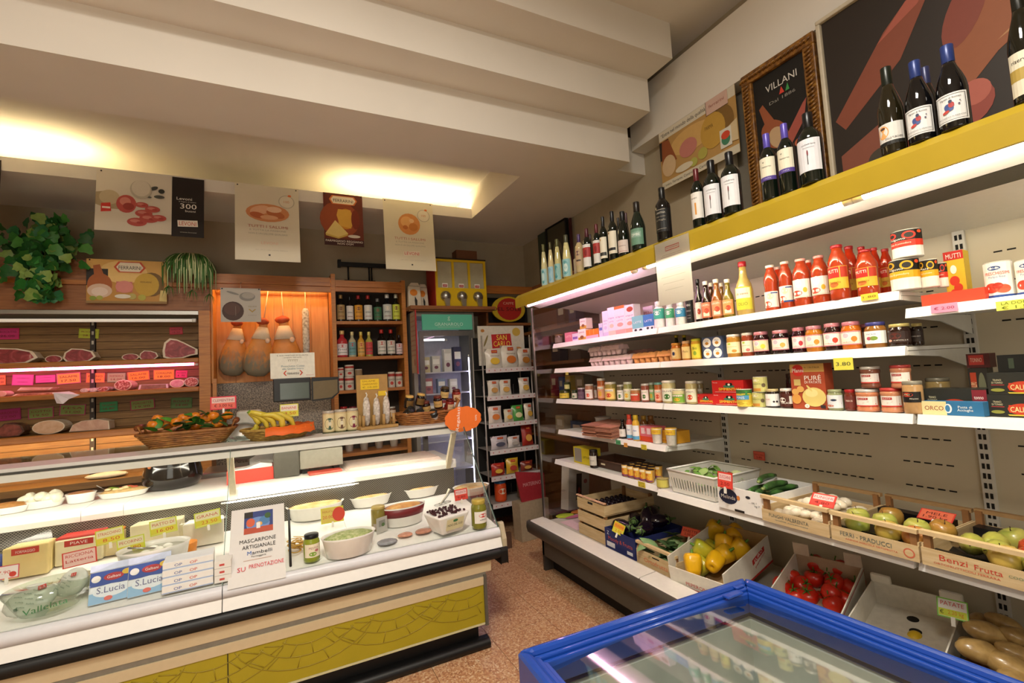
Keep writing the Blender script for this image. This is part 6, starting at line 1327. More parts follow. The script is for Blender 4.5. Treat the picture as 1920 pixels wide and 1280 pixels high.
# cheese side of the deck
def wedge(label, u, v, wpx, hpx, col, d=0.13, lean=0.0, wrap=None, lab=None, rz=0.0, cut='#e6d9a8'):
 p = PD(u, v); w = SZ(wpx, p) * 0.9; h = SZ(hpx, p) * 0.95
 t = thing('cheese_block', label, 'cheese', (p.x, p.y, p.z + 0.008), rz, g)
 obj('cheese', MB(M(col, 0.5, var=0.08, scale=14)).hexa([(-w / 2, 0, 0), (w / 2, 0, 0), (w / 2 * 0.9, d, 0), (-w / 2 * 0.9, d, 0)], [(-w / 2, lean, h), (w / 2, lean, h), (w / 2 * 0.9, d, h * 0.95), (-w / 2 * 0.9, d, h * 0.95)]), t, bevel=0.006)
 if wrap: obj('rind', MB(M(wrap, 0.45, var=0.1)).hexa([(-w / 2, lean * 0.9 + 0.01, h + 0.001), (w / 2, lean * 0.9 + 0.01, h + 0.001), (w / 2 * 0.9, d, h * 0.97), (-w / 2 * 0.9, d, h * 0.97)], [(-w / 2, lean * 0.9 + 0.01, h + 0.012), (w / 2, lean * 0.9 + 0.01, h + 0.012), (w / 2 * 0.9, d, h * 0.97 + 0.012), (-w / 2 * 0.9, d, h * 0.97 + 0.012)]), t, bevel=0.003)
 if lab: obj('sticker', MB().layers(w * 0.6, h * 0.3, lab), t, (0, lean * 0.7 - 0.001, h * 0.66))
 film = MB(BAGFILM)
 film.add([(-w * 0.56, -0.006, 0.002), (w * 0.56, -0.006, 0.002), (w * 0.6, lean - 0.004, h * 1.02), (w * 0.45, d * 0.5, h * 1.35), (-w * 0.5, d * 0.5, h * 1.3), (-w * 0.6, lean - 0.004, h * 1.03)], [(0, 1, 2, 5), (5, 2, 3, 4)])
 obj('cling_film', film, t)
 return t
wedge('yellow cheese wedge with red sticker in clear film', 47, 1085, 72, 60, '#e9d28c', lab=(('r', '#c83a26', 0, 0.3, 1, 1), ('t', '#f3ece0', 'FORMAGGIO', 0.5, 0.6, 0.3, 0.7)))
wedge('pale cheese block with bright red rind', 148, 1058, 78, 48, '#f0e4bc', wrap='#d0342c', lab=(('r', '#c02a22', 0, 0.2, 1, 1), ('t', '#f3e6dc', 'PIAVE', 0.5, 0.6, 0.4, 0.6)))
wedge('cream cheese wedge with orange rind behind the big bowl', 205, 1045, 40, 42, '#ecd8a0', wrap='#d8873a')
wedge('large pale cheese block in film behind the white bowl', 295, 1030, 92, 50, '#efe3bc')
wedge('long ivory cheese block beside the notice', 382, 1025, 72, 46, '#f3ead6')
t, a, h = dish('big white sloping bowl of mozzarella balls in brine', 290, 1082, 112, 58, M('#dfe0cc', 0.15, trans=0.0), sy=0.72, rz=0.15, name='mozzarella_bowl', depth=0.6, heap=-0.02, cat='bowl')
for i, (x, y) in enumerate(((-0.25, -0.1), (0.1, 0.05), (0.4, -0.15), (-0.05, 0.3), (0.35, 0.25))): obj('mozzarella', MB(M('#f2efe4', 0.25)).ell((x * a, y * a, h * 0.80), 0.026, 0.026, 0.02), t)
obj('ladle', MB(STEEL).tube([(-a * 0.7, -a * 0.1, h * 1.1), (a * 0.2, a * 0.05, h * 0.85)], 0.005, n=6), t)
p = PD(343, 1055); single('orange_bowl', MB(M('#d8842a', 0.4)).lathe([(0.03, 0), (0.05, 0.02), (0.055, 0.075), (0.05, 0.075), (0.0, 0.03)], n=18), 'orange plastic bowl peeking out behind the big white bowl', 'bowl', (p.x, p.y + 0.08, p.z + 0.008), 0, g)
for i in range(4):
 p = PD(362, 1108)
 inst(carton(0.20, 0.12, 0.032, '#e9e8e4', (('t', '#3a55a0', 'OP', 0.3, 0.5, 0.4, 0.15), ('t', '#c8402c', 'OP', 0.6, 0.5, 0.4, 0.15), ('r', '#9fb4d8', 0.0, 0.05, 1, 0.18)), top='#dfe4ea'), 'cheese_carton', ['flat white and blue cheese carton at the bottom of the pile', 'second flat white and blue cheese carton of the pile', 'third flat white and blue cheese carton of the pile', 'top flat white and blue cheese carton of the pile'][i], 'carton', (p.x - 0.02, p.y + 0.005 + 0.006 * i, p.z + 0.012 + 0.0335 * i), 0.05, g)
p = PD(404, 1100)
for i in range(3): inst(carton(0.07, 0.10, 0.032, '#e6e4de', (('r', '#c8504a', 0.3, 0.3, 0.6, 0.6),)), 'cheese_carton', ['lower small white carton with red mark behind the notice', 'middle small white carton with red mark behind the notice', 'upper small white carton with red mark behind the notice'][i], 'carton', (p.x + 0.03, p.y + 0.01, p.z + 0.012 + 0.0335 * i), 0, g)
PK2 = (('r', '#2c4a9c', 0, 0.55, 1, 1), ('r', '#8fb8dc', 0, 0.0, 1, 0.34), ('e', '#dfe6ee', 0.5, 0.36, 0.42, 0.2), ('e', '#e6e4e0', 0.14, 0.78, 0.11, 0.11), ('e', '#b02a34', 0.55, 0.78, 0.24, 0.12), ('t', '#f4eae6', 'Galbani', 0.55, 0.78, 0.09, 0.32), ('t', '#6a6a92', 'S.Lucia', 0.5, 0.4, 0.2, 0.66), ('e', '#d8b43a', 0.86, 0.86, 0.12, 0.09), ('e', '#d86a60', 0.45, 0.12, 0.1, 0.07))
for u, v, lab in ((205, 1133, 'blue and white mozzarella pack beside the clear bowl'), (278, 1118, 'blue and white mozzarella pack leaning on the white bowl')):
 p = PD(u, v); w = SZ(66, p); h = SZ(58, p)
 t = thing('mozzarella_pack', lab, 'packet', (p.x, p.y + 0.012, p.z + 0.010), 0.1, g, rot=(-0.45, 0, 0.12))
 obj('pouch', MB(M('#dfe4ea', 0.25, var=0.06)).hexa([(-w / 2, 0, 0), (w / 2, 0, 0), (w / 2, 0.05, 0), (-w / 2, 0.05, 0)], [(-w / 2, 0.004, h), (w / 2, 0.004, h), (w / 2, 0.035, h), (-w / 2, 0.035, h)]), t, bevel=0.008)
 pr = MB(); pr.T = Matrix.Rotation(-0.03, 4, 'X')
 pr.layers(w * 0.96, h * 0.97, PK2, y0=-0.003); obj('print', pr, t)
 obj('foil_top', MB(M('#b9bfd8', 0.3, 0.2)).box(-w / 2, 0.012, h + 0.001, w / 2, 0.016, h + 0.03), t)
# clear bowl holding white bags with green print
p = PD(80, 1158)
t = thing('clear_bowl', 'wide clear plastic bowl with green lettering', 'bowl', (p.x, p.y + 0.07, p.z + 0.012), 0, g)
obj('bowl', MB(glass((0.9, 0.95, 0.88), 0.06, 0.9, 0.45)).lathe([(0.09, 0), (0.10, 0.004), (0.155, 0.10)], n=24), t)
lb = MB(); lb.T = Matrix.Translation((0.02, -0.118, 0.02)) @ Matrix.Rotation(-0.5, 4, 'X')
lb.layers(0.16, 0.06, (('t', M('#3c7a4a', 0.6, var=0), 'Vallelata', 0.5, 0.45, 0.4, 0.9, 0.15),)); obj('lettering', lb, t)
for k, (x, y, z, rz, s, lab) in enumerate(((-0.05, 0.0, 0.02, 0.3, 1.0, 'white cheese bag with slanted green print in the clear bowl'), (0.06, 0.02, 0.055, -0.5, 0.9, 'white cheese bag with red price sticker on the clear bowl'))):
 q = Vector((p.x + x, p.y + 0.07 + y, p.z + z))
 b = thing('cheese_bag', lab, 'bag', q, rz, g, rot=(-0.5, -0.2, rz))
 obj('bag', MB(M('#d4d8d0', 0.3, var=0.06)).ell((0, 0, 0.045), 0.085 * s, 0.03, 0.065 * s, wob=0.08, seed=k), b)
 L = [('t', M('#5f7a68', 0.6, var=0), 'bufala', 0.2 + 0.25 * (i % 3), 0.2 + 0.25 * (i // 3), 0.07, 0.22, -0.5) for i in range(9)] + [('r', '#c8322a', 0.72, 0.66, 0.95, 0.84), ('t', '#f2e6e0', '2.2', 0.83, 0.75, 0.1, 0.16), ('r', '#2f5a40', 0.02, 0.1, 0.12, 0.24)]
 obj('print', MB().layers(0.12 * s, 0.09 * s, tuple(L)), b, (0, -0.034, 0.005))
p = PD(10, 1085); single('cheese_packet', MB(M('#2c4a9c', 0.3, var=0.2)).ell((0, 0, 0.06), 0.05, 0.04, 0.06, wob=0.06), 'crumpled blue cheese packet at the deck left', 'packet', (p.x - 0.03, p.y, p.z + 0.008), 0, g)
p = PD(150, 1110); single('white_cheese', MB(M('#eeeadc', 0.4)).lathe([(0.07, 0), (0.085, 0.01), (0.085, 0.05), (0.06, 0.06), (0, 0.06)], n=22), 'round fresh white cheese in front of the red rind block', 'cheese', (p.x + 0.05, p.y + 0.05, p.z + 0.008), 0, g)
DTAG = [(207, 1018, 'STRACCHINO', '8.50', 'yellow price card with slanted corner by the red rind cheese', 0.09), (308, 1000, 'PIATTO DI', '16.00', 'yellow price card stuck in the large pale cheese', 0.10), (391, 985, 'GRANA', '23.50', 'yellow price card stuck in the long ivory cheese', 0.095), (247, 1034, 'PECORINO', '13.90', 'faded yellow price card before the large pale cheese', 0.09)]
for u, v, a_, b_, lab, zz in DTAG:
 p = PD(u, v + 55)
 q = EYE + ray(u, v) * ((p.y + 0.05) / ray(u, v).y)
 card_tag(lab, (q.x, q.y, q.z), 0.0, SZ(42, q), SZ(27, q), '#e2dcae', '#cbd43a', TA(a_, b_, '#c23a4a', '#c8502a'), 0.1, roll=-0.1)
p = PD(152, 1092); q = EYE + ray(152, 1058) * ((p.y + 0.012) / ray(152, 1058).y)
card_tag('red lettered card on the pale cheese with red rind', (q.x, q.y - 0.012, q.z), 0.0, SZ(50, q), SZ(28, q), '#e8c0b8', '#d0382c', (('t', '#c02a26', 'RICCIONA', 0.5, 0.72, 0.2, 0.8), ('t', '#c02a26', 'Latteria', 0.5, 0.4, 0.2, 0.8)), 0.1, clip=False, roll=-0.08)
p = PD(12, 1112); q = EYE + ray(12, 1085) * (p.y / ray(12, 1085).y)
card_tag('white and red card at the blue cheese packet', (q.x, q.y, q.z), 0.0, SZ(34, q), SZ(24, q), '#e8dcd8', '#d0485a', (('e', '#c8382c', 0.75, 0.3, 0.15, 0.2), ('t', '#c8382c', '7.90', 0.4, 0.5, 0.25, 0.5)), 0.1)
# ------------------------------------------------------------------ on the white service shelf
ZW = 0.978
g = 'things on the service shelf'
def onw(u, v): return PZ(u, v, ZW)
CAUL = M('#e6e2cc', 0.7, var=0.1, bump=0.6)
p = onw(78, 951); t, a, h = dish('white oval dish of cauliflower florets', 0, 0, 70, 14, CAUL, sy=0.55, at=p, foodn=1)
for i in range(9):
 obj('floret', MB(CAUL).ell(((-0.7 + 0.175 * i) * a * 0.9, 0.02 * math.sin(i * 3), h * 0.9 + 0.012 + 0.008 * math.sin(i * 2)), 0.034, 0.034, 0.03, wob=0.12, seed=i), t)
p = onw(152, 941); dish('small white oval bowl of brown spread', 0, 0, 46, 17, '#a8744c', sy=0.7, at=p)
p = onw(232, 930); t, a, h = dish('white plate of mixed rice salad with a fork', 0, 0, 80, 10, '#c8a870', sy=0.5, at=p, heap=0.015)
r = random.Random(6)
for i in range(18): obj('salad_piece', MB(M(r.choice(['#8aa83c', '#c85a3a', '#e0c89a', '#6f9a3a', '#b8503a']), 0.5)).ell((r.uniform(-0.65, 0.65) * a, r.uniform(-0.25, 0.25) * a, h + 0.014 + r.uniform(0, 0.008)), 0.018, 0.012, 0.008, n=8, m=5), t)
obj('fork', MB(STEEL).tube([(-a * 0.95, -0.02, h * 2.6), (-a * 0.6, 0, h * 1.3)], [0.006, 0.003], n=6, flat=0.5), t)
p = onw(15, 962); dish('white plate of brown fried pieces at the shelf end', 0, 0, 60, 12, '#a8743a', sy=0.55, at=p, heap=0.02)
p = onw(325, 912)
t = thing('serving_pot', 'glossy black bellied pot with small knobs', 'pot', (p.x, p.y, ZW + 0.0005), 0, g)
R = SZ(94, p) / 2; hh = SZ(62, p)
obj('pot_body', MB(M('#120c0a', 0.1, var=0.1, coat=0.5)).lathe([(R * 0.68, 0), (R * 0.85, hh * 0.04), (R * 0.99, hh * 0.22), (R * 1.0, hh * 0.38), (R * 0.92, hh * 0.65), (R * 0.89, hh * 0.9), (R * 0.92, hh), (R * 0.86, hh), (R * 0.8, hh * 0.8), (0, hh * 0.8)], n=28), t)
obj('knob', MB(M('#b86a3c', 0.4)).ell((-R * 0.62, -R * 0.66, hh * 0.72), 0.014, 0.008, 0.014), t)
obj('knob', MB(M('#30201a', 0.3)).ell((R * 0.15, -R * 0.92, hh * 0.78), 0.014, 0.01, 0.014), t)
p0, p1 = onw(424, 912), onw(516, 902)
t = thing('red_tray', 'low red cardboard tray with white paper on the service shelf', 'tray', ((p0.x + p1.x) / 2, p0.y + 0.05, ZW + 0.0005), 0.06, g)
w = p1.x - p0.x
rm = M('#cf4436', 0.5, var=0.04)
obj('tray_base', MB(rm).box(-w / 2, 0, 0, w / 2, 0.16, 0.004), t)
obj('tray_side', MB(rm).box(-w / 2, 0, 0.004, w / 2, 0.004, 0.085), t)
obj('tray_side', MB(rm).box(-w / 2, 0.156, 0.004, w / 2, 0.16, 0.085), t)
for s in (-1, 1): obj('tray_side', MB(rm).box(s * w / 2 - (0.004 if s > 0 else 0), 0.004, 0.004, s * w / 2 + (0.004 if s < 0 else 0), 0.156, 0.085), t)
obj('paper', MB(WHITEP).prism([(-w * 0.4, 0.02), (w * 0.45, 0.02), (w * 0.45, 0.10), (w * 0.2, 0.115), (-w * 0.1, 0.09), (-w * 0.4, 0.088)], 'y', 0.03, 0.12), t)
# till scale with two screens
pa, pb_ = PY(515, 735, 3.78), PY(583, 735, 3.78)
t = thing('till_scale', 'grey till scale with dark display screen and side panel', 'scale', (0, 0, 0), 0, g)
x0, x1 = PY(513, 880, 3.75).x, PY(561, 880, 3.75).x
obj('scale_body', MB(M('#4f4c44', 0.4)).box(x0, 3.66, ZW + 0.001, x1, 3.98, ZW + 0.20), t, bevel=0.01)
x2 = PY(641, 860, 3.75).x
obj('scale_body', MB(M('#8b877a', 0.45)).box(x1 + 0.002, 3.68, ZW + 0.001 + 0.035, x2, 3.96, ZW + 0.165), t, bevel=0.006)
for x in (x1 + 0.04, x2 - 0.04): obj('scale_foot', MB(BLACK).box(x - 0.02, 3.72, ZW + 0.001, x + 0.02, 3.92, ZW + 0.037), t)
cxm = (x1 + x0) / 2 + 0.03
obj('screen_post', MB(M('#2a2a28', 0.4)).tube([(cxm, 3.84, ZW + 0.16), (cxm, 3.84, 1.46)], 0.022, n=10), t)
sc = obj('screen_case', MB(M('#1c1c1c', 0.35)).box(pa.x - 0.01, 3.78, PY(545, 752, 3.78).z, pb_.x, 3.83, PY(545, 714, 3.78).z + 0.02), t, bevel=0.006)
obj('screen', MB(M('#59635c', 0.15, var=0.1, scale=8)).box(pa.x + 0.035, 3.778, PY(545, 748, 3.78).z, pb_.x - 0.012, 3.7795, PY(545, 718, 3.78).z), sc)
pc, pd_ = PY(584, 730, 3.78), PY(636, 730, 3.78)
sc = obj('side_panel', MB(M('#1c1c1c', 0.35)).prism([(pc.x + 0.003, PY(585, 752, 3.78).z), (pd_.x - 0.05, PY(630, 747, 3.78).z), (pd_.x, PY(636, 736, 3.78).z), (pd_.x, PY(636, 706, 3.78).z), (pc.x + 0.003, PY(585, 710, 3.78).z + 0.01)], 'y', 3.79, 3.82), t)
obj('panel_face', MB(M('#6b5b3e', 0.35, var=0.05)).prism([(pc.x + 0.012, PY(585, 749, 3.78).z), (pd_.x - 0.055, PY(630, 744, 3.78).z), (pd_.x - 0.01, PY(636, 735, 3.78).z), (pd_.x - 0.01, PY(636, 711, 3.78).z), (pc.x + 0.012, PY(585, 715, 3.78).z)], 'y', 3.787, 3.789), sc)
# award card clipped on the till
p = PY(550, 712, 3.80); w = SZ(76, p)
t = thing('award_card', 'white printed award card standing on the till screen', 'sign', (p.x, 3.80, PY(550, 714, 3.78).z + 0.022), 0.03)
hh = SZ(47, p)
obj('card', MB(M('#e0ddcf', 0.6)).box(-w / 2, 0, 0, w / 2, 0.003, hh), t)
obj('print', MB().layers(w, hh, (('t', M('#5a5648', 0.7, var=0), 'IL SUO MARCHIO DI QUALITA', 0.5, 0.90, 0.05, 0.7), ('t', M('#6a6658', 0.7, var=0), 'assegnato dalla guida', 0.5, 0.82, 0.04, 0.4), ('t', M('#8a8468', 0.7, var=0), 'YYYYY', 0.5, 0.70, 0.10, 0.24), ('t', M('#6a8a9a', 0.7, var=0), 'Prosciutto Cotto', 0.5, 0.48, 0.08, 0.52), ('t', M('#6a8a9a', 0.7, var=0), 'alta Qualità Intero', 0.5, 0.37, 0.07, 0.48), ('p', '#c8402c', ((0.36, 0.10), (0.31, 0.2), (0.36, 0.3), (0.33, 0.3), (0.28, 0.2), (0.33, 0.1))), ('p', '#c8402c', ((0.64, 0.10), (0.69, 0.2), (0.64, 0.3), (0.67, 0.3), (0.72, 0.2), (0.67, 0.1))), ('t', INK, 'FERRARINI', 0.5, 0.18, 0.085, 0.26), ('t', '#c8402c', 'ferrarini.it', 0.88, 0.10, 0.03, 0.18))), t)
p0, p1 = onw(585, 890), onw(637, 884)
single('red_tray', MB(M('#d8584a', 0.4)).box(-0.11, 0, 0, 0.11, 0.12, 0.012), 'flat red plastic tray in front of the till scale', 'tray', ((p0.x + p1.x) / 2, p0.y - 0.02, ZW + 0.0005), 0.05, g, bevel=0.004)
t = thing('wrapping_paper', 'stack of pale pink wrapping paper sheets', 'paper', (PZ(745, 875, ZW).x, 3.56, ZW + 0.0005), 0.02, g)
for i in range(4): obj('paper_sheet', MB(M('#dcc6bc' if i % 2 else '#e2d0c6', 0.7)).box(-0.34 + 0.01 * i, 0.006 * i, 0.005 * i, 0.36 - 0.006 * i, 0.38, 0.005 * i + 0.0045), t)
r_ = PY(420, 862, 4.3)
# steel base of slicer behind
t = thing('meat_slicer', 'steel meat slicer on the back counter', 'slicer', (PY(470, 800, 4.35).x, 4.38, 0.925), 0)
obj('slicer_base', MB(STEEL).box(-0.32, -0.2, 0.0, 0.42, 0.18, 0.07), t, bevel=0.02)
obj('slicer_foot', MB(BLACK).box(-0.28, -0.16, -0.022, 0.38, 0.14, 0.001), t)
obj('blade_cover', MB(STEEL).lathe([(0.0, 0.0), (0.14, 0.0), (0.15, 0.02), (0.13, 0.05), (0.0, 0.06)], n=28), t, (-0.05, -0.02, 0.26), (PI / 2, 0, 0))
obj('carriage', MB(STEEL).box(-0.02, -0.05, 0.07, 0.20, 0.12, 0.16), t, bevel=0.01)
obj('slicer_head', MB(M('#cdcabf', 0.3)).box(-0.10, -0.02, 0.38, 0.08, 0.14, 0.50), t, bevel=0.02)
obj('slicer_column', MB(STEEL).tube([(0.055, 0.02, 0.1), (0.055, 0.02, 0.47)], 0.02, n=10), t)
obj('slide_rod', MB(STEEL).tube([(0.17, 0.02, 0.15), (0.17, 0.02, 0.50)], 0.009, n=8), t)
obj('control_knob', MB(BLACK).lathe([(0.018, 0), (0.018, 0.02), (0.0, 0.022)], n=12), t, (0.05, -0.2, 0.035), (PI / 2, 0, 0))
# ------------------------------------------------------------------ on the glass shelf of the counter
ZR = 1.265
g = 'things on the counter top shelf'
def weave_basket(t, w, d, h, flare, rows, mat, posts=26, oval=False):
 # woven wall: wavy rods round upright stakes
 def ring(f, k, zz, amp):
  pts = []
  n = posts * 2
  for i in range(n + 1):
   a = 2 * PI * i / n
   s = 1 + flare * f
   if oval: x, y = math.cos(a), math.sin(a)
   else:
    c, q = math.cos(a), math.sin(a)
    x = math.copysign(abs(c) ** 0.35, c); y = math.copysign(abs(q) ** 0.35, q)
   off = amp * (1 if (i + k) % 2 else -1)
   pts.append((x * (w / 2 * s + off), y * (d / 2 * s + off), zz))
  return pts
 wall = MB(mat)
 for k in range(rows):
  f = k / (rows - 1)
  wall.tube(ring(f, k, 0.006 + (h - 0.012) * f, 0.003), h / rows * 0.56, n=5)
 o = obj('woven_wall', wall, t); o['kind'] = 'stuff'
 obj('rim', MB(mat).tube(ring(1.03, 0, h, 0.004), 0.009, n=6), t)
 if oval: obj('base', MB(mat).lathe([(w / 2 * 0.97, 0.0), (w / 2 * 0.97, 0.006)], n=24, sy=d / w, smooth=False), t)
 else: obj('base', MB(mat).box(-w / 2 * 0.93, -d / 2 * 0.93, 0.0, w / 2 * 0.93, d / 2 * 0.93, 0.006), t)
pL, pR = PZ(283, 838, ZR), PZ(418, 818, ZR)
yb = 3.66
xl, xr = PY(278, 832, yb).x, PY(420, 818, yb).x
t = thing('wicker_basket', 'long brown wicker basket of leafy clementines', 'basket', ((xl + xr) / 2, yb + 0.09, ZR + 0.0005), 0.0, g)
W_ = xr - xl
weave_basket(t, W_, 0.22, 0.085, 0.30, 7, WICKER)
for s in (-1, 1):
 obj('handle', MB(M('#7a3f1c', 0.4)).tube([(s * W_ * 0.66, -0.045, 0.125), (s * W_ * 0.66, 0.075, 0.125)], 0.019, n=10), t)
 obj('handle_loop', MB(WICKER).tube([(s * W_ * 0.60, -0.05, 0.08), (s * W_ * 0.645, -0.05, 0.13), (s * W_ * 0.64, 0.07, 0.13), (s * W_ * 0.60, 0.07, 0.08)], 0.007, n=6), t)
CLEM = ramp_mat('clementine', [(0.3, '#cf6a0e'), (0.7, '#e08a1c')], 60, rough=0.35, bump=0.15)
clem = MB(CLEM).lathe([(0.0, 0.006), (0.016, 0.0), (0.032, 0.010), (0.037, 0.028), (0.032, 0.046), (0.016, 0.055), (0.0, 0.053)], n=16).mesh('clementine')
CL = [(285, 796, 'at the handle end'), (313, 795, 'big one at the front left rim'), (341, 783, 'high in the middle of the heap'), (333, 790, 'front middle, half covered by a leaf'), (355, 789, 'yellowish one right of the middle'), (365, 780, 'behind the yellowish one'), (384, 783, 'between the leaves'), (425, 778, 'highest at the far handle end'), (412, 787, 'beside the far handle'), (408, 794, 'low at the far front rim'), (368, 797, 'sunk behind the front rim'), (293, 785, 'behind the handle end one'), (398, 779, 'behind the green leaf')]
bx, by = t.location.x, t.location.y
for k, (u, v, lab) in enumerate(CL):
 q = PY(u, v, by - 0.06 + 0.05 * (k % 3))
 inst((('peel', clem), ('stem', MB(M('#4f6a2a', 0.6)).tube([(0, 0, 0.052), (0.003, 0, 0.062)], 0.004, n=6).mesh('stem'))), 'clementine', 'clementine in the wicker basket, ' + lab, 'clementine', (q.x, q.y, max(q.z - 0.028, ZR + 0.03)), k, 'clementines', scale=0.95, rot=(0.3 * math.sin(k), 0.3 * math.cos(2 * k), k))
lfs = thing('clementine_leaves', 'dark green clementine leaves among the fruit', 'leaves', (bx, by, ZR + 0.09), 0, g)
r = random.Random(12)
for i in range(38):
 obj('leaf', leaf_mesh(r.choice(['#2f5a1e', '#3f7a22', '#4a8a2a', '#27481a']), 0.05, 0.085), lfs, (r.uniform(-0.55, 0.5) * W_, r.uniform(-0.13, 0.06), r.uniform(0.01, 0.085)), (r.uniform(-0.6, 0.9), r.uniform(-0.5, 0.5), r.uniform(0, 6.28)))
single('packet', MB(M('#4fae3a', 0.25)).ell((0, 0, 0.03), 0.07, 0.04, 0.035, wob=0.1), 'shiny green packet behind the clementines', 'packet', (PY(335, 770, by + 0.16).x, by + 0.165, ZR + 0.0), 0, g)
p = PY(419, 767, by - 0.03)
card_tag('pink framed price card stuck in the clementines', (p.x, p.y, p.z), 0.0, SZ(42, p), SZ(24, p), '#e66a5a', '#e02a4a', (('r', '#e8c4bc', 0.06, 0.5, 0.94, 0.92), ('t', '#8a2030', 'CLEMENTINE', 0.5, 0.7, 0.2, 0.8), ('t', '#7a140e', '€ 3.00 kg', 0.5, 0.27, 0.22, 0.7)), 0.05)
# banana basket
pb0 = PY(520, 830, 3.46)
t = thing('banana_basket', 'shallow round rattan basket with orange paper and bananas', 'basket', (PY(522, 830, 3.46).x, 3.50, ZR + 0.0005), 0, g)
RB = SZ(62, pb0)
RATTAN = ramp_mat('rattan', [(0.3, '#8a6a2c'), (0.7, '#b8974a')], 40, rough=0.5, bump=0.2)
weave_basket(t, RB * 1.45, RB * 1.1, 0.07, 0.35, 6, RATTAN, 20, True)
op = MB(M('#e0641a', 0.6, var=0.08, scale=20))
r = random.Random(1)
vs = []; fs = []
for i in range(15):
 a = -1.9 + 3.1 * i / 14
 k = 0.008 * (i % 2)
 vs += [(RB * 0.55 * math.cos(a), RB * 0.42 * math.sin(a), 0.045), (RB * 1.02 * math.cos(a), RB * 0.80 * math.sin(a), 0.082 + k), (RB * 1.05 * math.cos(a), RB * 0.84 * math.sin(a), 0.03 + k)]
for i in range(14):
 a = i * 3
 fs += [(a, a + 3, a + 4, a + 1), (a + 1, a + 4, a + 5, a + 2)]
op.add(vs, fs, None, True)
obj('orange_paper', op, t)
BAN = ramp_mat('banana', [(0.3, '#a8a83a'), (0.5, '#cdb83a'), (0.75, '#d8c24a')], 9, rough=0.45)
for k, (pts, lab) in enumerate(((((467, 774), (478, 781), (486, 793), (478, 806), (464, 812)), 'banana at the bunch end curving towards the clementines'), (((468, 773), (486, 780), (498, 790), (502, 803)), 'banana beside the end one'), (((470, 772), (495, 778), (511, 789), (516, 803)), 'middle banana of the bunch'), (((490, 778), (512, 778), (528, 786), (530, 800), (522, 812)), 'foremost banana hanging over the paper'), (((500, 777), (525, 777), (545, 786), (552, 800)), 'banana farthest along the bunch'))):
 c = [PY(u, v, 3.46 - 0.012 * k if k != 4 else 3.50) for u, v in pts]
 base = Vector((c[0].x, c[0].y, c[0].z))
 n = len(c)
 fine = []
 for i in range(n - 1):
  for j in range(3): fine.append(c[i].lerp(c[i + 1], j / 3))
 fine.append(c[-1])
 m = len(fine)
 rr = [0.006 + 0.014 * math.sin(PI * min(1, (i + 0.7) / (m - 0.2))) ** 0.6 for i in range(m)]
 b = thing('banana', lab, 'banana', base, 0, 'bananas')
 obj('peel', MB(BAN).tube([q - base for q in fine], rr, n=8), b)
 obj('tip', MB(M('#3a2c14', 0.7)).ell(tuple(fine[-1] - base), 0.008, 0.008, 0.008, n=8, m=5), b)
 if k == 0: obj('bunch_stem', MB(M('#6a8a2a', 0.6)).tube([(-0.005, 0, 0.012), (0.01, 0, -0.005), (0.03, 0, -0.02)], 0.012, n=8), b)
p = PY(543, 782, 3.50)
card_tag('yellow framed price card behind the bananas', (p.x, p.y + 0.08, p.z), 0.0, SZ(32, p), SZ(24, p), '#e6dcc8', '#d8d83a', TA('BANANE', '3.50'), 0.05)
# three lidded jars, salami rack, jar basket
for u, v, c, lab in ((612, 806, '#3f5a44', 'dark green'), (632, 803, '#6a4a38', 'brown'), (653, 801, '#7a1f3c', 'crimson')):
 p = PZ(u, v, ZR)
 inst(vessel('tall', '#cdb68a', '#b4aca0', '#d8c89a', (('e', c, 0.5, 0.45, 0.34, 0.36), ('e', '#d8cfb4', 0.5, 0.45, 0.12, 0.12), ('t', '#e8e0c8', 'crema', 0.5, 0.64, 0.1, 0.3)), 0.06, 0.82), 'spread_jar', 'glass spread jar with ' + lab + ' disc on its label', 'jar', (p.x, 3.56, ZR + 0.0005), 0.1, g, scale=(SZ(21, p) / 0.08, SZ(21, p) / 0.08, SZ(38, p) / 0.10))
single('glass_plate', MB(glass((0.75, 0.92, 0.84), 0.04, 0.9, 0.5)).box(-0.11, -0.07, 0, 0.11, 0.07, 0.0003), 'thin glass plate under the three spread jars', 'plate', (PZ(632, 806, ZR).x, 3.56, ZR + 0.0001), 0, g)
p = PZ(712, 806, ZR)
t = thing('salami_rack', 'small wooden peg rack with back board', 'rack', (p.x + 0.01, 3.52, ZR + 0.0005), 0.12, g)
wr_ = SZ(74, p)
LW = M('#a8844c', 0.55, var=0.12, scale=20)
obj('rack_base', MB(LW).box(-wr_ / 2, -0.075, 0, wr_ / 2, 0.055, 0.022), t, bevel=0.004)
obj('back_board', MB(LW).box(-wr_ * 0.44, 0.056, 0.0, wr_ * 0.40, 0.064, SZ(105, p)), t)
for i in range(4):
 for y in (-0.055, 0.03): obj('peg', MB(LW).tube([((-0.40 + 0.265 * i) * wr_, y, 0.02), ((-0.40 + 0.265 * i) * wr_, y, 0.10)], 0.011, n=8), t)
obj('note', MB().layers(wr_ * 0.5, 0.075, (('r', '#e3c02a', 0, 0, 1, 1), ('t', '#8a5a10', 'SALAME', 0.45, 0.8, 0.16, 0.7), ('t', '#8a5a10', 'GARGANO', 0.5, 0.52, 0.16, 0.8), ('t', '#8a7a10', '€ 10.00', 0.5, 0.22, 0.16, 0.8)), y0=-0.002), t, (-wr_ * 0.09, 0.055, SZ(76, p)))
obj('note', MB().layers(wr_ * 0.22, 0.035, (('r', '#e3c02a', 0, 0, 1, 1),), y0=-0.002), t, (wr_ * 0.24, 0.055, SZ(62, p)))
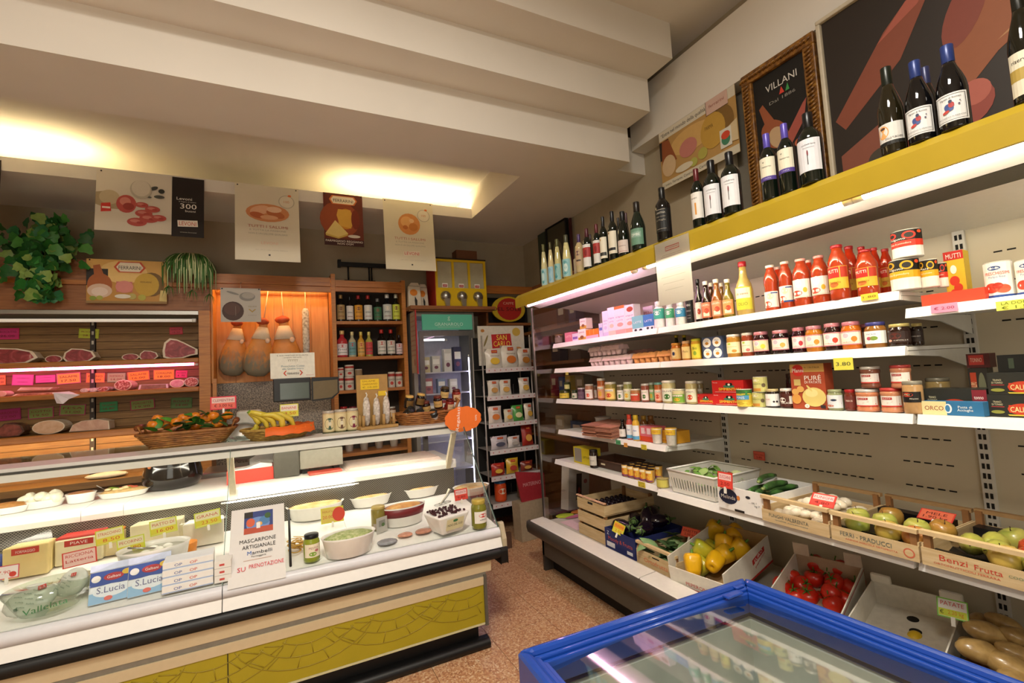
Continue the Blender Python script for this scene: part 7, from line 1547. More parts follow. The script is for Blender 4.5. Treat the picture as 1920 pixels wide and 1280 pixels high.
for i, (dx, s) in enumerate(((-0.265, 1.0), (0.0, 0.95), (0.265, 0.98))):
 b = thing('salami', ['small salami in white netting on the rack, fattest one', 'small salami in white netting on the rack, middle one', 'small salami in white netting on the rack, beside the jar basket'][i], 'salami', (p.x + 0.01 + dx * wr_ * 0.99, 3.508 + dx * wr_ * 0.12, ZR + 0.024), 0, 'salami on the rack')
 obj('sausage', MB(MOULDM).lathe([(0.0, 0), (0.014, 0.006), (0.022, 0.03), (0.026, 0.10), (0.024, 0.16), (0.016, 0.195), (0.006, 0.205)], n=12), b, scale=(s, s, s))
 obj('twine', MB(M('#d8d2c4', 0.8)).tube([(0, 0, 0.20 * s), (0.006, 0, 0.22 * s), (0.0, 0.004, 0.235 * s)], 0.005, n=6), b)
pj = PZ(808, 794, ZR)
t = thing('wicker_tray', 'wide wicker tray basket filled with truffle spread jars', 'basket', (pj.x, 3.56, ZR + 0.0005), 0.05, g)
WJ = SZ(118, pj)
weave_basket(t, WJ * 0.86, 0.24, 0.085, 0.22, 6, RATTAN if False else WICKER, 18, True)
JB = [(765, 752, 0), (785, 748, 0), (800, 762, 1), (822, 752, 1), (832, 735, 2), (855, 740, 3), (842, 758, 3), (760, 768, 4), (785, 772, 4), (815, 773, 4), (838, 770, 3)]
JC = (('#191410', '#d8b060', '#7a5a2a', 'black spread jar with gold lid'), ('#2a1612', '#6a2a20', '#c8a060', 'spread jar with maroon lid'), ('#181210', '#4a3a22', '#d0b070', 'black spread jar with gold rim'), ('#8a2a22', '#5a1612', '#d8b890', 'red spread jar'), ('#141210', '#20201e', '#cfc8bc', 'black jar lying on its side'))
JP = ['at the tray end by the rack', 'next to the tray end', 'in the tray middle', 'in the second row', 'highest in the heap', 'by the tray handle', 'below the handle', 'lying at the front rim end', 'lying at the front rim', 'lying at the rim middle', 'at the rim by the orange sign']
for k, (u, v, c) in enumerate(JB):
 q = PY(u, v, 3.55 + 0.03 * (k % 3) - (0.07 if c == 4 else 0))
 co, ld, lb, nm = JC[c]
 inst(vessel('jar', co, ld, lb, (('t', INK, 'tartufo', 0.5, 0.5, 0.14, 0.6),), 0.15, 0.65, 2.3), 'spread_jar', nm + ', ' + JP[k], 'jar', (q.x, q.y, max(q.z - 0.05, ZR + 0.03)), 0, 'jars in the wicker tray', rot=(0.9 if c == 4 else 0.25, 0.15 * math.sin(k * 2), 0.4 * math.cos(k)), scale=(0.85, 0.85, 0.95))
obj('handle', MB(WICKER).tube([(WJ * 0.42, -0.1, 0.09), (WJ * 0.52, -0.06, 0.15), (WJ * 0.54, 0.02, 0.17), (WJ * 0.50, 0.09, 0.14), (WJ * 0.44, 0.12, 0.10)], 0.011, n=7), t)
ps = PY(860, 783, 3.40)
ws, hs = SZ(70, ps), SZ(43, ps)
m = MB(M('#e8742a', 0.6, var=0.03))
n = 40
poly = [(ws / 2 * (1 + 0.06 * abs(math.sin(6 * a_))) * math.cos(a_), hs / 2 * (1 + 0.08 * abs(math.sin(6 * a_))) * math.sin(a_) + hs / 2) for a_ in [2 * PI * i / n for i in range(n)]]
t = thing('scalloped_sign', 'orange scalloped paper sign hung on the counter end', 'sign', (ps.x - 0.01, 3.272, ps.z - hs / 2), 0.08)
obj('card', m.prism(poly, 'y', 0, 0.002), t)
obj('lettering', MB().layers(ws, hs, (('t', '#f6efe6', 'Regalati', 0.36, 0.5, 0.14, 0.6, 1.45), ('t', '#f6efe6', 'un', 0.86, 0.5, 0.12, 0.14, 1.45)), y0=-0.001), t)
# ================================================================== BACK WALL UNITS
YF = 4.8
# ---- cold meat case
mc = thing('meat_case', 'tall wooden refrigerated wall case for cured meats', 'display case', (0, 0, 0))
XC0, XC1 = -2.55, -0.605
obj('fascia', MB(WOODD).box(XC0, YF, 2.29, -0.52, YF + 0.03, 2.69), mc)
obj('moulding', MB(WOODH).box(XC0, YF - 0.02, 2.49, -0.52, YF - 0.001, 2.525), mc)
obj('head_trim', MB(STEEL).box(XC0, YF - 0.012, 2.255, XC1, YF + 0.02, 2.285), mc)
obj('side_post', MB(WOOD).box(-0.602, YF - 0.02, 0.0, -0.52, YF + 0.3, 2.289), mc)
obj('side_cover', MB(WOODD).box(XC1, YF + 0.01, 0.9, -0.603, YF + 0.3, 2.25), mc)
xm = -1.39
pl = MB(PLANKM).box(0, 0, 0, 1.155, 0.014, 0.062).mesh('plank')
pr_ = MB(PLANKM).box(0, 0, 0, 0.74, 0.014, 0.062).mesh('plank')
bk = obj('back_panel', MB(M('#2a1c10', 0.8)).box(XC0, YF + 0.31, 0.9, XC1, YF + 0.33, 2.26), mc)
for i in range(20):
 z = 0.95 + i * 0.0655
 obj('plank', pl, bk, (XC0, YF + 0.295, z)); obj('plank', pr_, bk, (xm + 0.025, YF + 0.295, z))
up = obj('upright', MB(M('#3a3028', 0.6)).box(xm - 0.012, YF + 0.28, 0.95, xm + 0.02, YF + 0.31, 2.26), mc)
s = MB(M('#c9c0ae', 0.5))
for i in range(16): s.box(xm - 0.002, YF + 0.278, 1.0 + i * 0.08, xm + 0.012, YF + 0.2805, 1.03 + i * 0.08)
obj('slot_row', s, up, kind='stuff')
Z1, Z2, Z3 = 1.885, 1.64, 1.335
for z, h in ((Z1, 0.04), (Z2, 0.04), (Z3, 0.055)):
 sh_ = obj('shelf', MB(PLANKM).box(XC0, YF + 0.03, z - 0.015, XC1, YF + 0.29, z), mc)
 obj('front_edge', MB(WOODH).box(XC0, YF, z - h, XC1, YF + 0.03, z + 0.002), sh_, bevel=0.008)
obj('case_floor', MB(PLANKM).box(XC0, YF, 0.9, XC1, YF + 0.29, 0.95), mc)
tube_lamp('case_tube', 'unlit white tube lamp at the top of the meat case', (XC0 + 0.05, YF + 0.03, 2.21), (XC1 - 0.05, YF + 0.03, 2.21), 0.014, (1.0, 0.92, 0.8), 0.13)
tube_lamp('case_tube', 'pink tube lamp under the ham shelf of the meat case', (XC0 + 0.05, YF + 0.045, 1.835), (XC1 - 0.04, YF + 0.045, 1.835), 0.011, (1.0, 0.18, 0.42), 12)
tube_lamp('case_tube', 'warm tube lamp under the lowest meat case shelf', (XC0 + 0.05, YF + 0.06, 1.304), (XC1 - 0.04, YF + 0.06, 1.304), 0.011, (1.0, 0.72, 0.38), 28)
def cut(name, label, u0, u1, vt, vb, z, outline, face=None, rind=None, depth=0.12, y=4.90, cat='meat', g='meats in the case', fat=0.86):
 c = PY((u0 + u1) / 2, (vt + vb) / 2, y)
 w, h = PY(u1, vb, y).x - PY(u0, vb, y).x, PY((u0 + u1) / 2, vt, y).z - z
 t = thing(name, label, cat, (c.x, y, z + 0.001), 0, g)
 poly = [((px - 0.5) * w, pz * h) for px, pz in outline]
 cx = sum(p[0] for p in poly) / len(poly); cz = sum(p[1] for p in poly) / len(poly)
 obj('rind', MB(rind or FATM).prism(poly, 'y', 0, depth), t, bevel=0.006)
 obj('cut_face', MB(face or MEATR).prism([(cx + (a - cx) * fat, cz + (b - cz) * fat) for a, b in poly], 'y', -0.003, 0.002), t)
 return t
OV = [(0.5 + 0.5 * math.cos(a), 0.5 + 0.5 * math.sin(a)) for a in [2 * PI * i / 20 for i in range(20)]]
HAM = [(0.02, 0.1), (0.2, 0.0), (0.55, 0.02), (0.8, 0.15), (1.0, 0.2), (1.0, 0.45), (0.8, 0.62), (0.6, 0.8), (0.4, 0.95), (0.2, 1.0), (0.05, 0.8), (0.0, 0.4)]
HAM2 = [(0.0, 0.3), (0.1, 0.05), (0.4, 0.0), (0.8, 0.05), (1.0, 0.35), (0.9, 0.75), (0.6, 0.95), (0.25, 1.0), (0.05, 0.7)]
cut('ham', 'half ham with golden rind at the case end', -30, 72, 652, 689, Z1, HAM2)
cut('cured_meat', 'small round cured meat between the two hams', 84, 117, 666, 684, Z1, OV)
cut('ham', 'large cut ham under the yellow price card', 118, 180, 653, 683, Z1, HAM2)
cut('cured_meat', 'small dark cured loin with pale rim', 228, 261, 663, 679, Z1, OV)
cut('cured_meat', 'dark pointed cured meat beside the loin', 261, 297, 657, 677, Z1, HAM2)
cut('ham', 'tall cut ham leaning by the case side', 305, 371, 634, 675, Z1, HAM)
cut('bacon', 'slab of bacon on white paper', 32, 100, 725, 737, Z2 + 0.036, [(0, 0.2), (0.9, 0), (1, 0.6), (0.1, 1)], PORKM)
cut('bacon', 'lower slab of cured belly on paper', 22, 104, 737, 748, Z2, [(0, 0.1), (1, 0), (1, 0.9), (0.1, 1)], ramp_c('belly', '#8a4a34', '#c89070'))
cut('cured_meat', 'pale cured end piece at the case end', -10, 12, 733, 750, Z2, OV, PORKM)
cut('salami', 'small salami end in pink netting', 150, 166, 728, 743, Z2, OV, MOULDM)
cut('salami', 'thin salami with dark cut end', 181, 204, 725, 743, Z2, OV, SALAMIM, MOULDM, 0.2)
cut('salami', 'white cased salami lying behind the dark cut end', 165, 183, 727, 742, Z2, OV, MOULDM, MOULDM, 0.16, y=4.93)
cut('mortadella', 'large round sausage with speckled cut face', 214, 247, 712, 740, Z2, OV, SALAMIM, FATM, 0.2, fat=0.9)
cut('pate', 'long block of meat loaf in pink wrap', 259, 316, 720, 737, Z2, [(0, 0), (1, 0), (0.98, 0.9), (0.05, 1)], ramp_c('loaf', '#7a4438', '#9a6050'), ramp_c('wrapp', '#d8a8b8', '#e6c4cc'), 0.12)
cut('salami', 'wide pink salami slice face at the case side', 318, 346, 711, 730, Z2, OV, ramp_c('pinks', '#c8607a', '#dc8a9c'))
cut('salami', 'coarse salami with marbled cut face by the side post', 345, 373, 707, 731, Z2, OV, SALAMIM, MOULDM, 0.16)
m = MB(M('#e6d8dc', 0.6, var=0.06))
pp = [PY(u, v, 4.79) for u, v in ((100, 736), (128, 734), (150, 740), (128, 748), (118, 757), (105, 756), (102, 746))]
single('butcher_paper', m.add([tuple(q + Vector((0, 0.012 * (i % 2), 0))) for i, q in enumerate(pp)] + [tuple(q + Vector((0, 0.016, 0.002))) for q in pp], [(0, 1, 2, 3), (0, 3, 4, 5), (0, 5, 6), (7, 8, 9, 10), (7, 10, 11, 12)]), 'white butcher paper hanging over the salami shelf edge', 'paper')
cut('roast_meat', 'dark roast in film on the lower shelf', -5, 46, 793, 826, Z3, HAM2, ramp_c('roast', '#6a2418', '#98483a'), ramp_c('roastr', '#3a1c14', '#6a3a2a'))
cut('cooked_ham', 'pale cut mortadella half in clear film', 60, 122, 788, 822, Z3, OV, ramp_c('cotto', '#cfa07c', '#dcb494'), FATM, 0.16, fat=0.92)
cut('cooked_ham', 'flat cooked ham piece in crumpled film', 130, 206, 786, 815, Z3, [(0, 0.05), (1, 0), (0.98, 0.75), (0.7, 0.95), (0.3, 0.9), (0.08, 0.6)], PORKM, FATM, 0.14, fat=0.95)
single('paper_bundle', MB(M('#e3dcc6', 0.6, var=0.08)).ell((0, 0, 0.02), 0.13, 0.08, 0.025, wob=0.1), 'pale wrapped bundle at the bottom of the meat case', 'packet', (PY(200, 850, 4.9).x, 4.93, 0.951), 0)
def mtag(lab, u0, u1, vt, vb, y, bg, bd, a, b, ink='#8a1a2a', roll=0.0):
 c = PY((u0 + u1) / 2, vb, y); w = PY(u1, vb, y).x - PY(u0, vb, y).x; h = PY((u0 + u1) / 2, vt, y).z - c.z
 card_tag(lab, (c.x, y, c.z), 0, w, h, bg, bd, (('t', ink, a, 0.5, 0.66, 0.2, 0.75), ('t', ink, b, 0.5, 0.3, 0.2, 0.6)), 0, 'cards in the meat case', False, 'price card', roll)
YT = 5.088
MT = [('magenta card above the half ham', -8, 36, 615, 636, '#d8307a', '#e0246a', 'PROSCIUTTO', '26.00'), ('yellow card above the large cut ham', 147, 185, 616, 634, '#c8cf3a', '#b8c02c', 'PROSCIUTTO', '28.50'), ('red and white card above the leaning ham', 318, 343, 613, 627, '#d84a5a', '#c8303c', 'SPECK', '18.90'),
      ('orange card at the salami row end', -8, 11, 703, 722, '#e6a860', '#dc8a40', 'COPPA', '19.00'), ('pink blank card, first in the salami row', 22, 62, 702, 722, '#e878c0', '#e060b0', '.', '.'), ('pink blank card, second in the salami row', 67, 104, 703, 717, '#e874bc', '#e060b0', '.', '.'), ('wide yellow card with pink edge above the salami netting', 107, 152, 699, 719, '#ead05a', '#e67aa0', 'SALAME', '17.50'), ('orange card above the thin salami', 161, 196, 699, 717, '#e8b04a', '#e88a6a', 'FELINO', '20.00'), ('green card above the round sausage', 201, 235, 699, 716, '#a8c88a', '#8ab88a', 'MORTADELLA', '14.00'), ('orange card above the meat loaf', 240, 281, 696, 713, '#e8b83a', '#e88a5a', 'SALAME', '16.00'), ('yellow card next to the pink salami face', 288, 327, 693, 711, '#e6c040', '#e89a5a', 'CORALLINA', '18.00'), ('small red card beside the coarse salami', 329, 351, 694, 708, '#e05080', '#d83a6a', 'PICCANTE', '15'),
      ('magenta card above the dark roast', -8, 40, 766, 788, '#b0246a', '#a01a5a', 'ARROSTO', '22.00'), ('green card with pink frame above the mortadella half', 53, 101, 764, 784, '#8a9a4a', '#b83a6a', 'COTTO', '19.50'), ('green card with pink frame above the flat cooked ham', 111, 160, 758, 778, '#8a9a4a', '#b83a6a', 'FESA', '21.00'), ('plain green card on the lower row', 187, 221, 753, 771, '#3a9a5a', '#2f8a4f', 'TACCHINO', '16.80'), ('green card with red frame on the lower row', 245, 291, 749, 767, '#8a9a4a', '#b02a4a', 'PORCHETTA', '19.90'), ('dim green card by the case side', 320, 360, 745, 765, '#6a8a4a', '#5a7a3a', 'ROAST', '24.00')]
for k, (lab, u0, u1, vt, vb, bg, bd, a, b) in enumerate(MT): mtag(lab, u0, u1, vt, vb, YT, bg, bd, a, b, roll=0.06 * math.sin(k * 1.9))
# ---- lit ham niche
nc = thing('ham_niche', 'warm lit wooden niche for hanging hams', 'niche', (0, 0, 0))
obj('niche_head', MB(WOODH).box(-0.518, YF, 2.48, 0.468, YF + 0.03, 2.62), nc)
obj('head_moulding', MB(WOODH).box(-0.518, YF - 0.018, 2.535, 0.468, YF - 0.001, 2.56), nc)
NW = ramp_mat('niche_wood', [(0.2, '#c07a34'), (0.5, '#d08a40'), (0.8, '#da994e')], 5, (10, 10, 0.8), 0.45, distort=0.4)
for i in range(6): obj('back_board', MB(NW).box(-0.518 + i * 0.1645, YF + 0.31, 1.66, -0.518 + (i + 1) * 0.1645 - 0.002, YF + 0.325, 2.60), nc)
obj('side_board', MB(NW).box(-0.518, YF + 0.03, 1.66, -0.503, YF + 0.31, 2.60), nc)
obj('niche_light_stop', MB(WOODD).box(-0.518, YF + 0.03, 2.605, 0.468, YF + 0.33, 2.62), nc)  # unseen board added to stop the niche lamp spilling onto the wall
obj('granite_splash', MB(GRANITE).box(-0.518, YF + 0.31, 0.90, 0.468, YF + 0.33, 1.658), nc)
obj('wood_stick', MB(WOOD).box(-0.505, YF - 0.03, 1.38, -0.475, YF - 0.01, 1.70), nc)
tube_lamp('niche_tube', 'warm tube lamp at the top of the ham niche', (-0.45, YF + 0.06, 2.56), (0.42, YF + 0.06, 2.56), 0.012, (1.0, 0.68, 0.28), 24)
obj('hanging_rail', MB(STEEL).tube([(-0.50, YF + 0.17, 2.53), (0.46, YF + 0.17, 2.53)], 0.008, n=8), nc)
def hang_ham(label, u, vt, vb, wpx, tilt, y):
 p0, p1 = PY(u, vt, y), PY(u, vb, y)
 L = p0.z - p1.z; R = SZ(wpx, p1) / 2
 t = thing('hanging_ham', label, 'ham', (p1.x, y, p1.z), 0, 'hanging hams', rot=(0, tilt, 0))
 obj('ham_body', MB(HAMAGED).lathe([(0.0, 0), (R * 0.55, L * 0.02), (R * 0.9, L * 0.12), (R, L * 0.27), (R * 0.88, L * 0.45), (R * 0.62, L * 0.64), (R * 0.38, L * 0.8), (R * 0.28, L * 0.9), (R * 0.30, L * 0.97), (0, L)], n=20, sy=0.5, lob=lambda a, s: 1 + 0.05 * math.sin(2 * a + 3 * s)), t)
 obj('paper_band', MB(M('#e6cdb0', 0.6, var=0.04)).lathe([(R * 0.66, L * 0.66), (R * 0.45, L * 0.80), (R * 0.33, L * 0.88)], n=20, sy=0.56, lob=lambda a, s: 1.03), t)
 obj('seal', MB(M('#d8b49a', 0.5)).ell((R * 0.45, -R * 0.33, L * 0.64), R * 0.16, 0.006, R * 0.18), t)
 obj('shank_net', MB(M('#c0502c', 0.5, var=0.2)).ell((-R * 0.05, 0, L * 0.98), R * 0.42, R * 0.32, L * 0.07, wob=0.1), t)
 obj('cord', MB(M('#e0d0b0', 0.8)).tube([(0, 0, L), (0, 0, 2.53 - p1.z)], 0.004, n=5), t)
 return t
hang_ham('hanging ham beside the side post, with its hollow showing', 434, 603, 705, 46, 0.12, 5.02)
hang_ham('hanging ham between the other two', 480, 600, 706, 50, 0.14, 4.92)
hang_ham('hanging ham behind the award card, tied highest', 539, 597, 712, 56, -0.04, 5.02)
p0, p1 = PY(573, 578, 4.98), PY(575, 668, 4.98)
t = thing('hanging_salami', 'long thin white salami hanging in the niche', 'salami', (p1.x, 4.98, p1.z))
obj('sausage', MB(MOULDM).lathe([(0, 0), (0.028, 0.01), (0.032, 0.1), (0.032, (p0.z - p1.z) - 0.03), (0.02, p0.z - p1.z), (0, p0.z - p1.z)], n=14), t)
obj('cord', MB(M('#e0d0b0', 0.8)).tube([(0, 0, p0.z - p1.z), (0, 0, 2.53 - p1.z)], 0.004, n=5), t)
# ---- back counter below
bc = thing('back_counter', 'long wooden back counter below the niche', 'counter', (0, 0, 0))
obj('counter_body', MB(WOODD).box(-0.5, 4.25, 0.0, 0.46, 4.79, 0.86), bc)
obj('counter_top', MB(GRANITE).box(-0.515, 4.17, 0.861, 0.465, 4.795, 0.90), bc)
# ---- bottle shelving
bs = thing('bottle_shelves', 'wooden wall shelves of spirits and tins', 'shelving', (0, 0, 0))
obj('side_panel', MB(WOOD).box(0.472, YF, 0, 0.51, YF + 0.33, 2.66), bs)
obj('side_panel', MB(WOOD).box(1.15, YF, 0, 1.19, YF + 0.33, 2.62), bs)
obj('head', MB(WOODH).box(0.511, YF, 2.49, 1.149, YF + 0.03, 2.60), bs)
obj('head_moulding', MB(WOODH).box(0.511, YF - 0.015, 2.535, 1.149, YF - 0.001, 2.56), bs)
obj('back_panel', MB(M('#2c2016', 0.7)).box(0.511, YF + 0.31, 0, 1.149, YF + 0.325, 2.55), bs)
BZ = [2.20, 1.85, 1.53, 1.22, 0.93]
for z in BZ: obj('shelf', MB(WOODH).box(0.511, YF + 0.005, z - 0.03, 1.149, YF + 0.309, z), bs)
def onback(parts, name, label, cat, u0, u1, vt, z, y, sh, g):
 v = vt + 25
 c = PY((u0 + u1) / 2, v, y); w = PY(u1, v, y).x - PY(u0, v, y).x
 h = PY((u0 + u1) / 2, vt, y).z - z
 r = w / 2 * y / math.hypot(y, c.x)
 inst(parts, name, label, cat, (c.x, y, z + 0.0005), math.atan2(-c.x, y) * 0.6, g, scale=(r / 0.04, r / 0.04, h / SH[sh][0]))
g = 'spirits on the top wall shelf'
SP = [(631, 647, 553, '#15100c', '#8a6a3a', '#a88a5a', 'dark liqueur bottle with diamond label'), (649, 663, 556, '#1a1412', '#141414', '#d8d0cc', 'bottle wrapped in a tall white label'), (664, 680, 554, '#1a140c', '#8a1a1a', '#d8952c', 'herb liqueur bottle with orange label and red cap'), (682, 698, 554, '#15120e', '#9a2420', '#d6d6d2', 'bitter bottle with white label and red top'), (700, 716, 560, '#0e1a12', '#6a6a66', '#3a6a4a', 'dark green bottle with green label'), (717, 735, 552, '#14161a', '#c9c9c6', '#c8c9c4', 'clear spirit bottle with large pale label'), (735, 750, 552, '#16180e', '#c9cab8', '#c8d04a', 'lemon liqueur bottle with yellow green label')]
for k, (u0, u1, vt, c, cp, lb, nm) in enumerate(SP):
 onback(vessel('spirit', c, cp, lb, (('e', '#e6dcc8' if k % 2 else '#7a4a2a', 0.5, 0.75, 0.2, 0.12), ('t', INK, 'AMARO', 0.5, 0.5, 0.1, 0.6), ('r', '#7a2a24', 0.2, 0.2, 0.8, 0.23)), 0.08, 0.62), 'spirit_bottle', nm, 'bottle', u0, u1, vt, BZ[0], 4.88, 'spirit', g)
g = 'bottles on the second wall shelf'
S2B = [(631, 652, 620, '#b8343a', '#d8b070', '#e6dcdc', 'red bottle with white oval reading label'), (653, 668, 622, '#b8b090', '#d8c890', '#6a9aa0', 'clear vinegar bottle with blue label'), (670, 684, 622, '#d09a3a', '#d8c060', '#d8a85a', 'amber vinegar bottle with orange label'), (685, 699, 622, '#b0a850', '#d0c070', '#c84a4a', 'pale vinegar bottle with red label'), (707, 724, 618, '#140e0c', '#b02a28', '#d6d0c6', 'dark wine vinegar bottle with red cap beside the pale vinegar'), (725, 741, 618, '#140e0c', '#b02a28', '#d6d0c6', 'dark wine vinegar bottle with red cap next to the last bottle'), (742, 755, 628, '#1a0e10', '#2a1a1a', '#d8c4c8', 'small dark bottle with pale pink label at the shelf end')]
for k, (u0, u1, vt, c, cp, lb, nm) in enumerate(S2B):
 onback(vessel('spirit', c, cp, lb, (('e', '#b8403a', 0.5, 0.8, 0.3, 0.12), ('t', INK, 'Friol' if k == 0 else 'aceto', 0.5, 0.5, 0.14, 0.7), ('r', '#5a7a5a', 0.1, 0.2, 0.9, 0.24)), 0.08, 0.58 if k else 0.5), 'vinegar_bottle', nm, 'bottle', u0, u1, vt, BZ[1], 4.88, 'spirit', g)
g = 'tins on the third wall shelf'
TN = [(634, 645, 689, 'red labelled tin at the shelf end, top one', 1), (647, 664, 684, 'tall white and red coffee tin, top one', 1), (634, 645, 706, 'red labelled tin at the shelf end, lower one', 0), (647, 664, 706, 'tall white and red coffee tin, lower one', 0), (666, 680, 692, 'plain cardboard tube tin', 0), (728, 741, 697, 'white tin with round red seal', 0), (742, 755, 697, 'white tin with round red seal, next to the side panel', 0)]
zu = PY(655, 706, 4.88).z
for u0, u1, vt, nm, k in TN:
 onback(vessel('can', '#c9c2b4', None, '#cfc4b4' if 'plain' not in nm else '#8a7456', (('r', '#a8342c', 0, 0.72, 1, 0.9), ('t', INK, 'LAVAZZA', 0.5, 0.5, 0.12, 0.7), ('e', '#b83a30', 0.5, 0.26, 0.16, 0.12)) if 'plain' not in nm else (), 0.03, 0.97, 2.8), 'coffee_tin', nm, 'tin', u0, u1, vt, BZ[2] if not k else zu + 0.002, 4.88, 'can', g)
for k, (u, nm) in enumerate(((645, 'red lidded'), (662, 'maroon lidded'), (735, 'silver lidded'))):
 onback(vessel('jar', '#6a4a34', ['#a82a2a', '#7a2030', '#b8b4aa'][k], '#c9b8a0', (), 0.15, 0.7), 'storage_jar', nm + ' jar on the wall shelf below the tins', 'jar', u - 8, u + 8, 762, BZ[3], 4.9, 'jar', 'jars on the fourth wall shelf')
for k in range(4):
 c = PY(655 + k * 28, 840, 4.95)
 single('paper_cups', MB(M(['#d8d4cc', '#c9c4ba', '#bdb6aa', '#d0cabe'][k], 0.5)).lathe([(0.035, 0), (0.05, 0.16), (0.052, 0.165), (0.0, 0.165)], n=16), ['stack of white cups by the shelf panel', 'stack of grey cups beside the white ones', 'stack of beige cups beside the grey ones', 'stack of pale cups by the fridge'][k], 'cups', (c.x, 4.95, BZ[4] + 0.0005), 0, 'cup stacks')
# folded iron bracket on the wall above
t = thing('wall_bracket', 'black iron bracket bar on the wall above the bottle shelves', 'bracket', (0.58, 5.05, 2.66))
obj('bar', MB(BLACK).box(0, 0, 0.14, 0.52, 0.03, 0.185), t)
obj('bar_end', MB(BLACK).box(-0.012, -0.012, 0.13, 0.02, 0.042, 0.205), t)
for x in (0.09, 0.30, 0.325): obj('rod', MB(BLACK).tube([(x, 0.015, 0.0), (x, 0.015, 0.14)], 0.009, n=6), t)
obj('foot', MB(BLACK).box(0.05, 0.0, -0.04, 0.36, 0.10, 0.0), t)
# ---- upright glass door fridge
XF0, XF1 = 1.225, 1.90
fr = thing('drinks_fridge', 'upright glass door fridge with green lit header', 'fridge', (0, 0, 0))
FGR = M('#8d8a84', 0.4, 0.3, 0.03)
obj('side_wall', MB(FGR).box(XF0, 4.72, 0.05, XF0 + 0.04, 5.14, 2.28), fr)
obj('side_wall', MB(FGR).box(XF1 - 0.04, 4.72, 0.05, XF1, 5.14, 2.28), fr)
obj('back_wall', MB(M('#c9c6d6', 0.5)).box(XF0 + 0.04, 5.10, 0.05, XF1 - 0.04, 5.14, 2.28), fr)
obj('top', MB(FGR).box(XF0 + 0.04, 4.72, 2.24, XF1 - 0.04, 5.10, 2.28), fr)
obj('plinth', MB(M('#2a2826', 0.6)).box(XF0 + 0.04, 4.74, 0.0, XF1 - 0.04, 5.10, 0.20), fr)
hd = obj('header', MB(M('#4f9a7c', 0.35, emit=0.16)).box(XF0 + 0.10, 4.695, 2.095, XF1 - 0.03, 4.72, 2.255), fr, label='green header panel')
obj('lettering', MB().layers(0.5, 0.16, (('t', '#cfe6d8', 'GRANAROLO', 0.5, 0.36, 0.22, 0.62), ('t', '#bcd8c8', 'g', 0.5, 0.72, 0.3), ('r', '#a8ccb8', 0.25, 0.16, 0.75, 0.19)), y0=-0.001), hd, (XF0 + 0.385, 4.695, 2.095))
dr = obj('door_frame', MB(M('#6f6d6a', 0.35, 0.4)).box(XF0 + 0.06, 4.70, 0.22, XF0 + 0.11, 4.72, 2.085).box(XF1 - 0.075, 4.70, 0.22, XF1 - 0.025, 4.72, 2.085).box(XF0 + 0.11, 4.70, 2.03, XF1 - 0.075, 4.72, 2.085).box(XF0 + 0.11, 4.70, 0.22, XF1 - 0.075, 4.72, 0.28), fr)
obj('door_glass', MB(GLASS).add([(XF0 + 0.11, 4.71, 0.28), (XF1 - 0.075, 4.71, 0.28), (XF1 - 0.075, 4.71, 2.03), (XF0 + 0.11, 4.71, 2.03)], [(0, 1, 2, 3)]), dr)
obj('door_handle', MB(BLACK).box(XF0 + 0.07, 4.67, 1.0, XF0 + 0.10, 4.70, 1.4), dr)
for z in (1.66, 1.44, 1.22, 0.95, 0.65): obj('fridge_shelf', MB(M('#c9c8d6', 0.3)).box(XF0 + 0.045, 4.75, z - 0.012, XF1 - 0.045, 5.09, z), fr)
tube_lamp('fridge_light_bar', 'violet white strip lamp along the fridge door edge', (XF1 - 0.07, 4.74, 1.80), (XF1 - 0.07, 4.74, 0.45), 0.008, (0.75, 0.70, 1.0), 8)
tube_lamp('fridge_light_bar', 'glowing bar imitating a slanting tube lamp reflection at the fridge top', (XF0 + 0.12, 4.80, 2.0), (XF0 + 0.36, 4.80, 2.0), 0.010, (0.85, 0.78, 0.85), 4)  # emissive bar added in place of a tube lamp's reflection
g = 'cartons in the fridge'
for k, (dx, h, c, z) in enumerate(((0.09, 0.16, '#c9b890', 1.66), (0.20, 0.17, '#cfcac0', 1.66), (0.33, 0.24, '#d6d2c8', 1.66), (0.44, 0.26, '#3a3a5a', 1.66), (0.11, 0.16, '#b06a70', 1.44), (0.25, 0.15, '#8a9ab8', 1.44), (0.38, 0.14, '#d8d4c8', 1.44), (0.12, 0.12, '#b8b8c8', 1.22), (0.26, 0.14, '#a83a3a', 1.22), (0.40, 0.13, '#c8c0a8', 1.22))):
 inst(carton(0.085, 0.07, h, c, (('r', '#f0ece4', 0.1, 0.5, 0.9, 0.8), ('e', '#7a4a5a', 0.5, 0.3, 0.25, 0.1))), 'milk_carton', ['tan', 'cream', 'tall white', 'tall navy', 'rose', 'grey blue', 'ivory', 'lilac', 'red', 'beige'][k] + ' carton inside the glass door fridge', 'carton', (XF0 + 0.06 + dx, 4.80, z + 0.0005), 0, g)
# price board on the fridge side, shelf and dispenser above
t = thing('price_board', 'red framed price list board hung beside the fridge', 'board', (1.205, 4.50, 1.66), 0)
obj('board', MB(M('#b8a48a', 0.6)).box(-0.003, 0, 0, 0.0, 0.20, 0.60), t)
obj('frame_edge', MB(M('#a82428', 0.5)).box(-0.008, -0.02, -0.01, 0.004, -0.001, 0.61), t)
pr = MB(); pr.T = Matrix.Translation((-0.003, 0.1, 0)) @ Matrix.Rotation(-PI / 2, 4, 'Z')
pr.layers(0.20, 0.60, tuple(('t', '#a83a30', 'menu del giorno', 0.5, 0.93 - 0.08 * i, 0.03, 0.8) for i in range(9)) + (('r', '#a82428', 0.6, 0.12, 0.7, 0.22),)); obj('print', pr, t)
obj('hanger', MB(BLACK).box(-0.001, 0.198, 0.3, 0.018, 0.225, 0.32), t)
ws_ = thing('wall_shelf', 'dark wooden shelf board above the fridge', 'shelf', (0, 0, 0))
